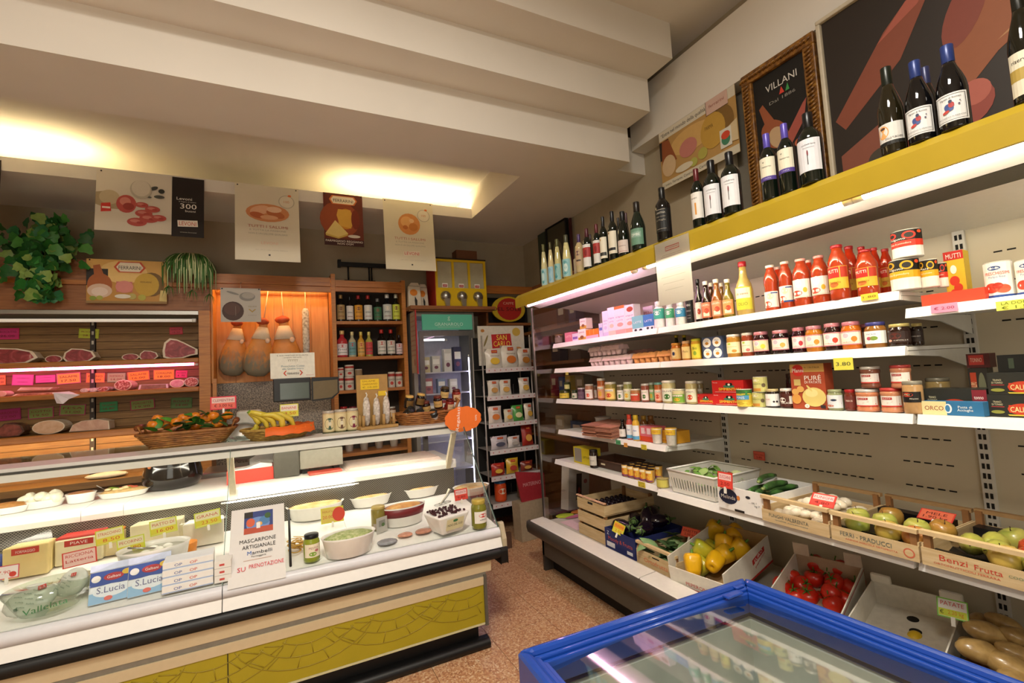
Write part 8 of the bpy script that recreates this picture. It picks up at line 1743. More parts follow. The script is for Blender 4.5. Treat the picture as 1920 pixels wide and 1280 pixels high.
obj('shelf_board', MB(WOODD).box(1.192, 4.62, 2.30, 2.12, 5.14, 2.335), ws_)
obj('shelf_cleat', MB(WOODD).box(1.192, 4.66, 2.283, 2.10, 4.70, 2.299), ws_)
dp = thing('grain_dispenser', 'yellow three chamber coffee bean dispenser with chrome spouts', 'dispenser', (1.765, 4.68, 2.3355), 0)
YD = M('#d4b010', 0.4, var=0.03)
obj('lower_case', MB(YD).box(-0.285, 0, 0, 0.285, 0.30, 0.20), dp)
obj('back_panel', MB(YD).box(-0.285, 0.28, 0.20, 0.285, 0.30, 0.50), dp)
obj('red_side', MB(M('#a82a1c', 0.5)).box(-0.292, 0.005, 0.0, -0.2855, 0.30, 0.5), dp)
for i in range(4): obj('upright', MB(YD).box(-0.285 + i * 0.1817, 0, 0.20, -0.26 + i * 0.1817, 0.28, 0.48), dp)
obj('top_rail', MB(YD).box(-0.285, 0, 0.48, 0.285, 0.30, 0.505), dp)
obj('top_cover', MB(M('#2a1c14', 0.5)).box(-0.29, -0.005, 0.506, 0.29, 0.30, 0.52), dp)
for i in range(3):
 x = -0.1815 + i * 0.1817
 w = obj('chamber_window', MB(M('#a9a389', 0.15, var=0.1, scale=8)).box(x - 0.077, 0.01, 0.20, x + 0.077, 0.014, 0.479), dp)
 obj('window_label', MB().layers(0.06, 0.045, (('r', '#e6e0d6', 0, 0, 1, 1), ('r', '#a8242a', 0.1, 0.1, 0.9, 0.7), ('t', '#f0e0d8', 'CAFFE', 0.5, 0.4, 0.25, 0.6)), y0=-0.001), w, (x, 0.01, 0.205))
 sp_ = obj('spout', MB(STEEL).lathe([(0.0, -0.05), (0.03, -0.045), (0.052, -0.02), (0.058, 0.0)], n=18), dp, (x, -0.001, 0.11), (PI / 2, 0, 0), None)
 sp_.rotation_euler = (-PI / 2, 0, 0)
 obj('spout_lip', MB(STEEL).hexa([(x - 0.012, -0.05, 0.0), (x + 0.024, -0.05, 0.0), (x + 0.024, -0.02, 0.0), (x - 0.012, -0.02, 0.0)], [(x - 0.03, -0.045, 0.08), (x + 0.03, -0.045, 0.08), (x + 0.03, -0.01, 0.08), (x - 0.03, -0.01, 0.08)]), dp)
single('wooden_box', MB(M('#6f4426', 0.6, var=0.1)).box(-0.12, 0, 0, 0.12, 0.14, 0.12), 'small brown wooden box on top of the yellow dispenser', 'box', (1.88, 4.78, 2.857), 0)
for k, x in enumerate((1.27, 1.375)):
 b = thing('coffee_bag', ['white coffee bag with orange flower print', 'white coffee bag half behind the flower print one'][k], 'bag', (x, 4.72 + 0.06 * k, 2.3355), 0, 'coffee bags')
 w = 0.14 - 0.03 * k
 obj('bag', MB(M('#cfc4b0', 0.35, var=0.06)).hexa([(-w / 2, 0, 0), (w / 2, 0, 0), (w / 2, 0.08, 0), (-w / 2, 0.08, 0)], [(-w / 2 * 0.9, 0.02, 0.22), (w / 2 * 0.9, 0.02, 0.22), (w / 2 * 0.9, 0.06, 0.22), (-w / 2 * 0.9, 0.06, 0.22)]), b, bevel=0.01)
 obj('bag_fold', MB(M('#cfc4b0', 0.35)).hexa([(-w * 0.4, 0.022, 0.221), (w * 0.4, 0.022, 0.221), (w * 0.4, 0.058, 0.221), (-w * 0.4, 0.058, 0.221)], [(-w * 0.2, 0.035, 0.255), (w * 0.3, 0.035, 0.255), (w * 0.3, 0.045, 0.255), (-w * 0.2, 0.045, 0.255)]), b)
 pr = MB(); pr.T = Matrix.Rotation(-0.09, 4, 'X')
 pr.layers(w, 0.22, (('e', '#cf7a1e', 0.42, 0.68, 0.28, 0.16), ('p', '#1a1612', ((0.5, 0.0), (0.62, 0.0), (0.66, 0.3), (0.5, 0.5), (0.46, 0.3)))), y0=-0.003); obj('print', pr, b)
# ---- corner shelving with the oval coffee sign
cs = thing('corner_shelves', 'dark wooden corner shelving behind the snack rack', 'shelving', (0, 0, 0))
obj('side_panel', MB(WOODD).box(2.125, 4.9, 0, 2.15, 5.15, 2.62), cs)
obj('head', MB(WOODH).box(2.151, 4.9, 2.53, 2.78, 4.93, 2.62), cs)
obj('back_panel', MB(M('#1c130c', 0.8)).box(2.151, 5.13, 0, 2.78, 5.15, 2.52), cs)
for z in (2.19, 1.75, 1.35, 0.95, 0.5): obj('shelf', MB(WOODD).box(2.151, 4.9, z - 0.03, 2.78, 5.129, z), cs)
obj('wing_panel', MB(WOODD).box(2.74, 3.55, 0, 2.78, 4.89, 2.62), cs)
for z in (2.05, 1.70, 1.35, 0.95): obj('wing_shelf', MB(WOODD).box(2.48, 3.55, z - 0.03, 2.739, 4.89, z), cs)
t = thing('oval_sign', 'red and yellow oval coffee sign in the corner shelving', 'sign', (2.43, 4.93, 2.2), 0)
obj('sign_plate', MB(M('#c8a824', 0.4)).prism([(0.215 * math.cos(a), 0.155 + 0.15 * math.sin(a)) for a in [2 * PI * i / 32 for i in range(32)]], 'y', 0, 0.02), t)
obj('sign_print', MB().layers(0.43, 0.31, (('e', '#b0241a', 0.52, 0.5, 0.37, 0.42), ('t', '#d8a890', 'CAFFE', 0.5, 0.72, 0.10, 0.32), ('t', INK, 'DEL SOLE', 0.45, 0.5, 0.14, 0.84)), y0=-0.001), t)
g = 'packages in the corner shelving'
for k, (y, z, w, h, c, nm) in enumerate(((3.75, 1.35, 0.14, 0.2, '#8a7a5a', 'tan paper packet'), (3.95, 1.35, 0.09, 0.2, '#c8a82c', 'yellow pasta packet'), (4.08, 1.35, 0.08, 0.19, '#3a5aa0', 'blue pasta packet'), (4.22, 1.35, 0.12, 0.22, '#8a2040', 'crimson pasta packet'), (3.8, 1.70, 0.2, 0.18, '#4a3428', 'dark brown packet'), (4.15, 1.70, 0.16, 0.2, '#3a2a3a', 'plum coloured packet'), (3.8, 2.05, 0.12, 0.2, '#5a4a6a', 'violet packet'), (4.0, 2.05, 0.16, 0.22, '#6a4028', 'rust packet'), (3.85, 0.95, 0.2, 0.16, '#2a4a7a', 'navy packet'), (4.15, 0.95, 0.16, 0.2, '#a89878', 'pale packet'))):
 inst(carton(w, 0.10, h, c, (('r', '#d8d0c0', 0.2, 0.5, 0.8, 0.8),)), 'food_packet', nm + ' on the corner shelving', 'packet', (2.55, y, z + 0.0005), FW, g)
# ---- snack rack
sr = thing('snack_rack', 'tall wire snack rack with white shelf fronts', 'rack', (2.12, 4.385, 0), 0)
for s in (-1, 1):
 for y in (0.02, 0.28): obj('post', MB(M('#b8b0a8', 0.4, 0.4)).tube([(s * 0.275, y, 0), (s * 0.275, y, 2.0)], 0.008, n=6), sr)
obj('back_mesh', MB(M('#141210', 0.7)).box(-0.28, 0.285, 0.1, 0.28, 0.295, 2.0), sr)
sn = obj('header_card', MB(M('#d2ccbe', 0.5)).box(-0.27, 0.12, 1.70, 0.265, 0.13, 2.11), sr)
obj('print', MB().layers(0.535, 0.41, (('p', '#b8262a', ((0.29, 0.42), (0.72, 0.46), (0.70, 0.80), (0.28, 0.78))), ('t', '#f0dc50', 'SAN', 0.5, 0.70, 0.14, 0.22), ('t', '#f0dc50', 'CARLO', 0.5, 0.54, 0.14, 0.36), ('e', '#c8a84a', 0.83, 0.84, 0.09, 0.11), ('e', '#b87a3a', 0.1, 0.88, 0.04, 0.04), ('e', '#8a7a4a', 0.16, 0.62, 0.02, 0.16, -0.4), ('e', '#c88a4a', 0.85, 0.4, 0.08, 0.05), ('e', '#b86a3a', 0.2, 0.36, 0.05, 0.05)), y0=-0.0008), sn, (-0.0025, 0.12, 1.70))
@lru_cache(None)
def snack_bag(w, h, c, d, txt):
 m = MB(M(c, 0.3, var=0.05))
 n = 6; vs = []; fs = []
 for s in (-1, 1):
  for i in range(n + 1):
   for j in range(n + 1):
    x, z = (i / n - 0.5) * w, j / n * h
    b = math.sin(PI * i / n) ** 0.6 * math.sin(PI * j / n) ** 0.7 * 0.035
    vs.append((x * (1 - 0.08 * math.sin(PI * j / n)), s * b, z))
 k = (n + 1) ** 2
 for i in range(n):
  for j in range(n):
   a = i * (n + 1) + j
   fs += [(a, a + n + 1, a + n + 2, a + 1), (k + a, k + a + 1, k + a + n + 2, k + a + n + 1)]
 m.add(vs, fs, None, True)
 pr = MB().layers(w, h, (('r', '#b8262a', 0.33, 0.76, 0.67, 0.9), ('t', '#f0dc50', txt, 0.5, 0.83, 0.06, 0.28), ('e', d, 0.5, 0.36, 0.27, 0.17), ('t', '#6a5a4a', 'classica', 0.5, 0.62, 0.06, 0.5)), y0=-0.034, step=0.0004)
 return (('bag', m.mesh('bag')), ('print', pr.mesh('print')))
RZ = [1.66, 1.385, 1.115, 0.855, 0.60, 0.34]
for k, z in enumerate(RZ):
 rs = obj('rack_shelf', MB(M('#8f8880', 0.5)).box(-0.27, -0.06, z - 0.006, 0.27, 0.28, z), sr)
 obj('shelf_front', MB(M('#cfc6c4', 0.45)).box(-0.28, -0.07, z - 0.04, 0.28, -0.062, z + 0.005), rs)
 obj('front_print', MB().layers(0.56, 0.045, tuple(('e', '#b86a68', 0.06 + 0.11 * i, 0.5, 0.012, 0.14) for i in range(9)), y0=-0.001), rs, (0, -0.07, z - 0.04), kind='stuff')
 for i in range(7): obj('wire', MB(M('#b8b0a8', 0.4, 0.3)).tube([(-0.27 + 0.09 * i, 0.275, z), (-0.27 + 0.09 * i, 0.275, z + 0.10)], 0.002, n=4), rs)
W_ = '#d4cec0'
SB = [(0, -0.16, 0.22, 0.205, W_, '#d8b43a', 'large white crisp bag with yellow crisp picture'), (0, 0.03, 0.24, 0.235, W_, '#c8702a', 'large white crisp bag with dip bowl picture'), (0, 0.20, 0.19, 0.20, W_, '#c88a3a', 'large white crisp bag leaning at the rack end'), (1, -0.18, 0.15, 0.16, W_, '#b88a4a', 'small white crisp bag at the second shelf end'), (1, -0.05, 0.15, 0.16, W_, '#c89a4a', 'small white crisp bag, second on its shelf'), (1, 0.18, 0.16, 0.17, W_, '#d0a84a', 'small white crisp bag standing alone on the second shelf'), (2, -0.18, 0.17, 0.17, '#cfc2b8', '#c8702a', 'white and red snack bag'), (2, -0.03, 0.12, 0.13, '#c9c0a8', '#d8a040', 'small cream snack bag'), (2, 0.08, 0.16, 0.16, '#4f9a44', '#d8d0a0', 'green snack bag on the third rack shelf'), (2, 0.21, 0.12, 0.17, '#cfc4b0', '#c89a3a', 'snack bag with yellow stripe'), (3, -0.15, 0.22, 0.13, '#b8b0b4', '#4a4a5a', 'grey printed sweets bag'), (3, 0.02, 0.17, 0.11, '#d0c8c4', '#a8a098', 'plain white sweets bag'), (3, 0.18, 0.16, 0.21, '#9a2a1e', '#d8a04a', 'tall red snack bag'), (4, -0.18, 0.17, 0.12, '#a83024', '#d8b03a', 'red sweets bag on the fifth shelf'), (4, -0.02, 0.16, 0.15, '#c8a02c', '#a83a2a', 'yellow sweets bag on the fifth shelf'), (4, 0.15, 0.17, 0.10, '#7a3024', '#c89a4a', 'brown sweets bag on the fifth shelf')]
for k, x, w, h, c, d, nm in SB: inst(snack_bag(w * 0.86, h, c, d, 'snack'), 'snack_bag', nm, 'snack bag', (2.12 + x, 4.375 + 0.015 * (x > 0), RZ[k] + 0.0008), 0, 'snack bags in the rack', rot=(-0.12, 0, 0.1 * math.sin(40 * x)))
for x, c, nm in ((-0.15, '#c84a1c', 'orange snack tube with blue lid'), (0.10, '#7a5a40', 'brown snack tube with blue lid')): inst(vessel('tall', c, '#2f6a9c', c, (('e', '#d8d0b8', 0.5, 0.6, 0.3, 0.2),), 0.1, 0.8), 'snack_tube', nm + ' at the rack bottom', 'snack tube', (2.12 + x, 4.415, RZ[5] + 0.0008), 0, 'snack tubes', scale=(1.5, 1.5, 2.0))
pb_ = PZ(990, 950, 0.05)
t = thing('shopping_bag', 'red gift bag standing on the floor by the cooler end', 'bag', (2.20, 4.14, 0.001), 0.1)
obj('bag', MB(M('#a8967c', 0.6, var=0.1)).hexa([(-0.16, 0, 0), (0.16, 0, 0), (0.16, 0.14, 0), (-0.16, 0.14, 0)], [(-0.17, 0, 0.36), (0.17, 0, 0.36), (0.17, 0.14, 0.36), (-0.17, 0.14, 0.36)]), t)
obj('red_sheet', MB(M('#a02c34', 0.5, var=0.1)).hexa([(-0.12, 0.03, 0.361), (0.16, 0.03, 0.361), (0.16, 0.05, 0.361), (-0.12, 0.05, 0.361)], [(-0.18, 0.02, 0.66), (0.15, 0.02, 0.60), (0.15, 0.04, 0.60), (-0.18, 0.04, 0.66)]), t)
obj('print', MB().layers(0.3, 0.6, (('t', '#d8a0a0', 'MATERINO', 0.5, 0.87, 0.06, 0.7),), y0=0.0), t, (0, 0.019, 0))
t = thing('gift_carton', 'white gift carton with dark window leaning behind the end glass', 'box', (2.42, 3.70, 0.345), 0.2, None, rot=(0, 0.12, 0.25))
obj('carton', MB(WHITEP).box(-0.14, 0, 0, 0.14, 0.09, 0.40), t)
obj('print', MB().layers(0.28, 0.40, (('r', '#1a1612', 0.36, 0.2, 0.62, 0.78), ('e', '#b83a2a', 0.5, 0.4, 0.06, 0.08), ('e', '#c8a83a', 0.5, 0.3, 0.06, 0.05), ('e', '#b84a5a', 0.8, 0.6, 0.09, 0.05))), t)
single('stool', MB(M('#3a2c20', 0.7)).box(-0.22, -0.12, 0.28, 0.25, 0.25, 0.32).box(-0.2, -0.1, 0, -0.17, 0.23, 0.28).box(0.2, -0.1, 0, 0.23, 0.23, 0.28), 'low dark wooden stool under the white gift carton', 'stool', (2.46, 3.68, 0.001), 0)
struct('baseboard_back', MB(M('#5a4030', 0.6)).box(1.06, 4.06, 0.002, 1.9, 4.10, 0.14))
# ================================================================== POSTERS, PLANTS, PICTURES, FREEZER
def poster(label, x0, x1, z0, z1, y, bg, L, curl=0.03, name='poster', group='hanging posters', sag=0.0, th=0.0012):
 w, h = x1 - x0, z1 - z0
 t = thing(name, label, 'poster', ((x0 + x1) / 2, y, z0), 0, group)
 n, k = 6, 10
 m = MB(M(bg, 0.45, var=0.03, scale=3))
 vs = [((i / n - 0.5) * w, 0, j / k * h) for j in range(k + 1) for i in range(n + 1)]
 m.add(vs, [(j * (n + 1) + i, j * (n + 1) + i + 1, (j + 1) * (n + 1) + i + 1, (j + 1) * (n + 1) + i) for j in range(k) for i in range(n)], None, True)
 pr = MB().layers(w, h, L, y0=-th)
 def bendf(v):
  f = 1 - v[2] / h
  return (v[0], v[1] - curl * f, v[2])
 m.v = [bendf(v) for v in m.v]; pr.v = [bendf(v) for v in pr.v]
 obj('sheet', m, t); obj('print', pr, t)
 for s in (-1, 1): obj('pin', MB(BLACK).ell((s * w * 0.46, -0.003, h * 0.975), 0.006, 0.004, 0.006, n=8, m=4), t)
 return t
YP = 4.379
cut_sal = lambda cx, cz, r, k=0.6: (('e', '#b8524a', cx, cz, r, r * k * 1.3), ('e', '#cf8076', cx - r * 0.2, cz + r * 0.2, r * 0.5, r * k * 0.5), ('e', '#a8403c', cx + r * 0.3, cz - r * 0.1, r * 0.35, r * k * 0.4))
LEV = (('p', '#efe8e0', ((0.0, 0.3), (0.98, 0.36), (1.0, 0.96), (0.02, 0.9))),)
poster('wide poster of sliced salami with black side panel', -1.175, -0.505, 2.81, 3.285, YP, '#d8d0c0', (('p', '#a89878', ((0.0, 0.42), (0.0, 0.62), (0.12, 0.66), (0.2, 0.6), (0.2, 0.36), (0.1, 0.36))), ('e', '#c0b090', 0.12, 0.55, 0.09, 0.12), ('e', '#b8504a', 0.27, 0.46, 0.09, 0.15), ('e', '#cf8278', 0.26, 0.5, 0.05, 0.07), ('e', '#9a3a36', 0.29, 0.42, 0.05, 0.06), ('p', '#c8322c', ((0.05, 0.30), (0.14, 0.32), (0.13, 0.46), (0.05, 0.44))), ('r', '#efe6dc', 0.06, 0.36, 0.13, 0.39)) + cut_sal(0.37, 0.17, 0.09) + cut_sal(0.43, 0.32, 0.08) + cut_sal(0.48, 0.24, 0.09) + cut_sal(0.57, 0.26, 0.07) + cut_sal(0.41, 0.46, 0.06) + cut_sal(0.51, 0.40, 0.07) + (('e', '#4a4a44', 0.52, 0.76, 0.04, 0.03, 0.5), ('e', '#3a3a36', 0.59, 0.72, 0.03, 0.04), ('e', '#55554e', 0.57, 0.62, 0.05, 0.03), ('e', '#6a6a60', 0.48, 0.6, 0.02, 0.015), ('e', '#b8b0a0', 0.40, 0.72, 0.1, 0.16), ('e', '#d2cabb', 0.40, 0.74, 0.085, 0.14),
       ('r', '#1d1411', 0.69, -0.03, 1.005, 1.0), ('t', '#e9e4dc', 'Levoni', 0.81, 0.63, 0.05, 0.15), ('t', '#cfc8be', 'vi augura di essere', 0.84, 0.575, 0.02, 0.17), ('t', '#f0ece6', '300', 0.85, 0.50, 0.09, 0.16), ('t', '#e9e4dc', 'buoni', 0.87, 0.42, 0.04, 0.1), ('p', '#e9e2d8', ((0.75, 0.14), (0.945, 0.155), (0.94, 0.265), (0.745, 0.25))), ('t', '#c03a28', 'LEVONI', 0.845, 0.20, 0.07, 0.165), ('t', '#bdb6ac', 'www.levoni', 0.85, 0.05, 0.02, 0.16)), 0.05)
TUT = lambda pic, lev: pic + (('t', '#b86a5a', 'TUTTI I SALUMI', 0.5, 0.445, 0.036, 0.62), ('t', '#a8a494', 'E TUTTA LA PASSIONE', 0.5, 0.395, 0.022, 0.56), ('t', '#a8a494', 'NON È UN SALUME QUALSIASI', 0.5, 0.35, 0.022, 0.6)) + lev + (('e', '#b8ae9a', 0.80, 0.80, 0.13, 0.09), ('e', '#ddd4bf', 0.80, 0.80, 0.115, 0.08), ('t', '#c88a5a', '100', 0.80, 0.80, 0.035), ('e', '#d8733a', 0.85, 0.885, 0.03, 0.015), ('t', '#b8b09e', 'dal 1911 solo carne italiana', 0.55, 0.14, 0.012, 0.5), ('r', '#3a3a3a', 0.5, 0.065, 0.53, 0.085))
poster('tall cream poster of folded cured meat slices', -0.29, 0.187, 2.63, 3.30, YP, '#d9d0ba', TUT((('e', '#cf8a5a', 0.5, 0.63, 0.34, 0.12), ('e', '#e0ae8a', 0.38, 0.66, 0.16, 0.06, 0.3), ('e', '#b86a40', 0.62, 0.62, 0.15, 0.05, -0.3), ('e', '#e6c0a0', 0.6, 0.68, 0.12, 0.04), ('e', '#b8643c', 0.34, 0.59, 0.12, 0.04, -0.2), ('e', '#dca67e', 0.52, 0.57, 0.14, 0.03)), (('t', '#e0b8a0', 'LEVONI', 0.52, 0.23, 0.035, 0.26),)), 0.10)
poster('brown poster of a cheese wheel and wedge', 0.387, 0.722, 2.82, 3.30, YP, '#6a2c1c', (('e', '#9a4a28', 0.4, 0.5, 0.5, 0.35), ('e', '#c88a2a', 0.56, 0.52, 0.20, 0.20), ('r', '#c88a2a', 0.36, 0.36, 0.66, 0.62), ('p', '#d8a844', ((0.32, 0.58), (0.36, 0.70), (0.68, 0.70), (0.74, 0.5), (0.68, 0.34), (0.40, 0.38))), ('e', '#7a2c18', 0.80, 0.52, 0.11, 0.19), ('p', '#e0c87a', ((0.03, 0.22), (0.28, 0.48), (0.60, 0.24), (0.35, 0.16))), ('p', '#c8a850', ((0.03, 0.22), (0.35, 0.16), (0.60, 0.24), (0.58, 0.20), (0.35, 0.13), (0.04, 0.18))), ('e', '#d8cfc0', 0.75, 0.19, 0.16, 0.03), ('r', '#3a1410', 0, 0, 1, 0.12), ('t', '#e9dccb', 'PARMIGIANO REGGIANO', 0.5, 0.085, 0.04, 0.94), ('t', '#e9dccb', 'NON OGM', 0.52, 0.035, 0.035, 0.4),
       ('p', '#d8773a', ((0.14, 0.88), (0.22, 0.96), (0.78, 0.96), (0.86, 0.88), (0.78, 0.79), (0.22, 0.79))), ('p', '#efe2c4', ((0.18, 0.88), (0.25, 0.945), (0.75, 0.945), (0.82, 0.88), (0.75, 0.805), (0.25, 0.805))), ('t', INK, 'FERRARINI', 0.5, 0.865, 0.06, 0.50)), 0.02)
poster('tall cream poster of a round salami slice with red logo', 0.907, 1.385, 2.625, 3.305, YP, '#d9d0b6', TUT((('e', '#cf8a4a', 0.5, 0.66, 0.22, 0.155), ('e', '#e0a868', 0.45, 0.69, 0.12, 0.08), ('e', '#c07838', 0.58, 0.62, 0.09, 0.06), ('e', '#e6be8a', 0.55, 0.71, 0.05, 0.03), ('e', '#b86a34', 0.42, 0.61, 0.05, 0.03)), (('p', '#e6d9c6', ((0.36, 0.20), (0.68, 0.215), (0.68, 0.275), (0.36, 0.26))), ('t', '#c8402c', 'LEVONI', 0.52, 0.235, 0.045, 0.29))), 0.04)
poster('dark poster hanging beside the salami poster, only its edge shows', -2.35, -1.688, 2.78, 3.27, YP, '#2a1a14', (('r', '#3a241c', 0.1, 0.1, 0.9, 0.9),), 0.03)
t = poster('banner with ham, cheese wheel and gold letters fixed to the case fascia', -1.34, -0.82, 2.34, 2.695, 4.765, '#c08a3a', (('r', '#d8a85a', 0, 0.5, 1, 1), ('e', '#e6c078', 0.45, 0.72, 0.3, 0.26), ('r', '#2a221c', 0.0, 0.4, 0.26, 0.78), ('e', '#a85c2c', 0.16, 0.42, 0.15, 0.26), ('p', '#a85c2c', ((0.08, 0.85), (0.16, 0.88), (0.24, 0.5), (0.1, 0.5))), ('e', '#d8b8a0', 0.16, 0.28, 0.15, 0.16), ('e', '#e6cfc0', 0.16, 0.26, 0.10, 0.10), ('r', '#c8746a', 0.36, 0.26, 0.56, 0.50), ('e', '#d88a80', 0.46, 0.38, 0.11, 0.14), ('e', '#7a5a2a', 0.80, 0.45, 0.17, 0.28), ('e', '#c8a03a', 0.74, 0.44, 0.16, 0.27), ('t', '#6a4a1a', 'FERRARINI', 0.73, 0.5, 0.04, 0.14), ('e', '#8a9a3a', 0.08, 0.11, 0.04, 0.05), ('e', '#a8a84a', 0.16, 0.12, 0.04, 0.05), ('e', '#b8a860', 0.56, 0.16, 0.05, 0.07), ('e', '#b8b04a', 0.68, 0.14, 0.05, 0.07), ('e', '#e6dccb', 0.44, 0.16, 0.10, 0.05), ('p', '#d8c07a', ((0.90, 0.06), (1.0, 0.05), (1.0, 0.30), (0.92, 0.32))), ('r', '#9a7a4a', 0, 0, 1, 0.05),
          ('p', '#c8502c', ((0.33, 0.83), (0.39, 0.96), (0.67, 0.96), (0.73, 0.83), (0.67, 0.71), (0.39, 0.71))), ('p', '#e9ddc6', ((0.36, 0.83), (0.41, 0.94), (0.65, 0.94), (0.70, 0.83), (0.65, 0.73), (0.41, 0.73))), ('t', INK, 'FERRARINI', 0.53, 0.82, 0.085, 0.28)), 0.0, 'wall_banner', None)
obj('fixing', MB(WOODD).box(-0.2, 0.001, 0.1, 0.2, 0.034, 0.3), t)
t = poster('pale card with cut ham drawing hanging in front of the niche', -0.435, -0.128, 2.185, 2.485, 4.74, '#b9b0a4', (('e', '#4a3028', 0.30, 0.32, 0.27, 0.28), ('e', '#5a3a30', 0.28, 0.38, 0.20, 0.18), ('r', '#8a7a6a', 0.36, 0.18, 0.37, 0.46), ('p', '#a88a3a', ((0.68, 0.38), (0.78, 0.28), (0.88, 0.38), (0.84, 0.38), (0.78, 0.32), (0.72, 0.38))), ('t', '#8a7a4a', 'VILLANI', 0.78, 0.46, 0.035, 0.22), ('t', '#8a8078', 'di tradizione', 0.78, 0.20, 0.03, 0.22), ('e', '#8a8680', 0.66, 0.75, 0.20, 0.13), ('e', '#aaa298', 0.68, 0.78, 0.16, 0.09), ('e', '#8a8680', 0.3, 0.85, 0.16, 0.03, -0.3)), 0.0, 'hanging_card', None)
obj('thread', MB(M('#c9c0b0', 0.6)).tube([(0, 0, 0.3), (0, 0.03, 0.36)], 0.0015, n=4), t)
# ---- plants on the case top
@lru_cache(None)
def ivy_leaf(c):
 m = MB(M(c, 0.45, var=0.2, scale=25))
 o = [(0, 0), (0.030, -0.008), (0.046, 0.012), (0.032, 0.030), (0.030, 0.050), (0, 0.075), (-0.030, 0.050), (-0.032, 0.030), (-0.046, 0.012), (-0.030, -0.008)]
 vs = [(0, 0.030, 0.007)] + [(x, y, -0.006 * (abs(x) > 0.03)) for x, y in o]
 m.add(vs, [(0, i + 1, (i + 1) % 10 + 1) for i in range(10)], None, True)
 return m.mesh('leaf')
r = random.Random(21)
iv = thing('ivy_plant', 'trailing green ivy plant hanging from the meat case top', 'plant', (-1.58, 4.72, 2.692), 0)
obj('pot', MB(M('#5a3a26', 0.7)).lathe([(0.07, 0), (0.09, 0.10), (0.085, 0.10), (0.0, 0.08)], n=16), iv, (0, 0.13, 0))
for i in range(230):
 if i < 150:
  x, z, y = r.gauss(0, 0.12), r.gauss(0.06, 0.10), r.uniform(-0.06, 0.12)
  x = max(-0.27, min(0.26, x)); z = max(-0.12, min(0.26, z))
 else:
  k = r.choice((-0.03, 0.02, 0.08, -0.06))
  z = -r.uniform(0.05, 0.36); x = k + r.gauss(0, 0.045); y = r.uniform(-0.09, 0.02)
 o = obj('leaf', ivy_leaf(r.choice(['#2a6a2a', '#357a30', '#1f5522', '#4a8a3a', '#7f9a4a', '#2f7040'])), iv, (x, y - 0.02, z), (r.uniform(0.7, 1.9), r.uniform(-0.6, 0.6), r.uniform(-1.2, 1.2) + PI))
 s = r.uniform(0.75, 1.25); o.scale = (s, s, s)
for k in range(5): obj('stem', MB(M('#4a5a24', 0.6)).tube([(0.0, 0.1, 0.1), (0.02 * (k - 2), -0.03, 0.05), (0.035 * (k - 2), -0.08, -0.30 + 0.04 * k)], 0.004, n=5), iv)
sp = thing('spider_plant', 'striped spider plant with arching leaves on the case top', 'plant', (-0.655, 4.70, 2.692), 0)
obj('pot', MB(M('#4a3020', 0.7)).lathe([(0.05, 0), (0.07, 0.07), (0.065, 0.07), (0, 0.05)], n=14), sp, (0, 0.14, 0))
for i in range(96):
 a = r.uniform(-1.5, 1.5); reach = r.uniform(0.08, 0.20); drop = r.uniform(0.18, 0.48)
 pts = [(0, 0.10, 0.05)]
 for q in range(1, 8):
  f = q / 7
  pts.append((math.sin(a) * reach * min(1, f * 1.5), 0.10 - 0.17 * min(1, f * 1.4) * (0.6 + 0.4 * math.cos(a)), 0.05 + 0.045 * math.sin(f * PI * 0.8) - drop * max(0, f - 0.3) ** 1.2 * 1.2))
 obj('blade', MB(M('#3f6a2c', 0.5)).ribbon(pts, [0.004, 0.008, 0.010, 0.010, 0.009, 0.007, 0.005, 0.001], (math.cos(a), 0.3 * math.sin(a), 0), dz=0.002), sp)
 if i % 2 == 0: obj('blade_stripe', MB(M('#d5d9a6', 0.5)).ribbon([(x, y - 0.004, z + 0.003) for x, y, z in pts], [0.002, 0.003, 0.004, 0.004, 0.004, 0.003, 0.002, 0.001], (math.cos(a), 0.3 * math.sin(a), 0), dz=0.002), sp)
for k, (x, z) in enumerate(((-0.13, -0.30), (0.03, -0.33), (0.15, -0.36))):
 for j in range(9):
  a = j * 0.7
  obj('plantlet_leaf', MB(M('#4a7a34', 0.5)).tube([(x, -0.07, z + 0.08), (x + 0.03 * math.cos(a), -0.07 + 0.02 * math.sin(a), z + 0.05), (x + 0.045 * math.cos(a), -0.07 + 0.02 * math.sin(a), z - 0.01 * (j % 3))], [0.003, 0.006, 0.001], n=4, flat=0.3), sp)
# ---- pictures above the cooler (stand on the canopy, facing the aisle)
def picture(label, X, y0, y1, z0, z1, bg, L, frame=None, fw=0.03, name='wall_picture', lean=0.0, dx=0.02):
 w, h = y1 - y0, z1 - z0
 t = thing(name, label, 'picture', (X, (y0 + y1) / 2, z0), 0, 'pictures above the cooler', rot=(-lean, 0, FW))
 obj('panel', MB(M(bg, 0.5, var=0.05, scale=3)).box(-w / 2, 0, 0, w / 2, dx, h), t)
 obj('print', MB().layers(w, h, L, y0=-0.001), t)
 if frame:
  for q in ((-w / 2 - fw, -fw, w / 2 + fw, 0), (-w / 2 - fw, h, w / 2 + fw, h + fw), (-w / 2 - fw, 0.0, -w / 2, h), (w / 2, 0.0, w / 2 + fw, h)):
   f = obj('frame_side', MB(frame).box(q[0], -0.02, q[1], q[2], 0.025, q[3]), t, bevel=0.006)
   if fw > 0.04:
    tall = q[3] - q[1] > q[2] - q[0]
    n = int((q[3] - q[1] if tall else q[2] - q[0]) / 0.022)
    for i in range(n):
     c = ((q[0] + q[2]) / 2, -0.018, q[1] + 0.012 + i * 0.022) if tall else (q[0] + 0.012 + i * 0.022, -0.018, (q[1] + q[3]) / 2)
     obj('carving', MB(frame).tube([(c[0] - 0.018, c[1], c[2] - 0.009), (c[0], c[1] - 0.008, c[2]), (c[0] + 0.018, c[1], c[2] + 0.009)], 0.007, n=5), f)
 return t
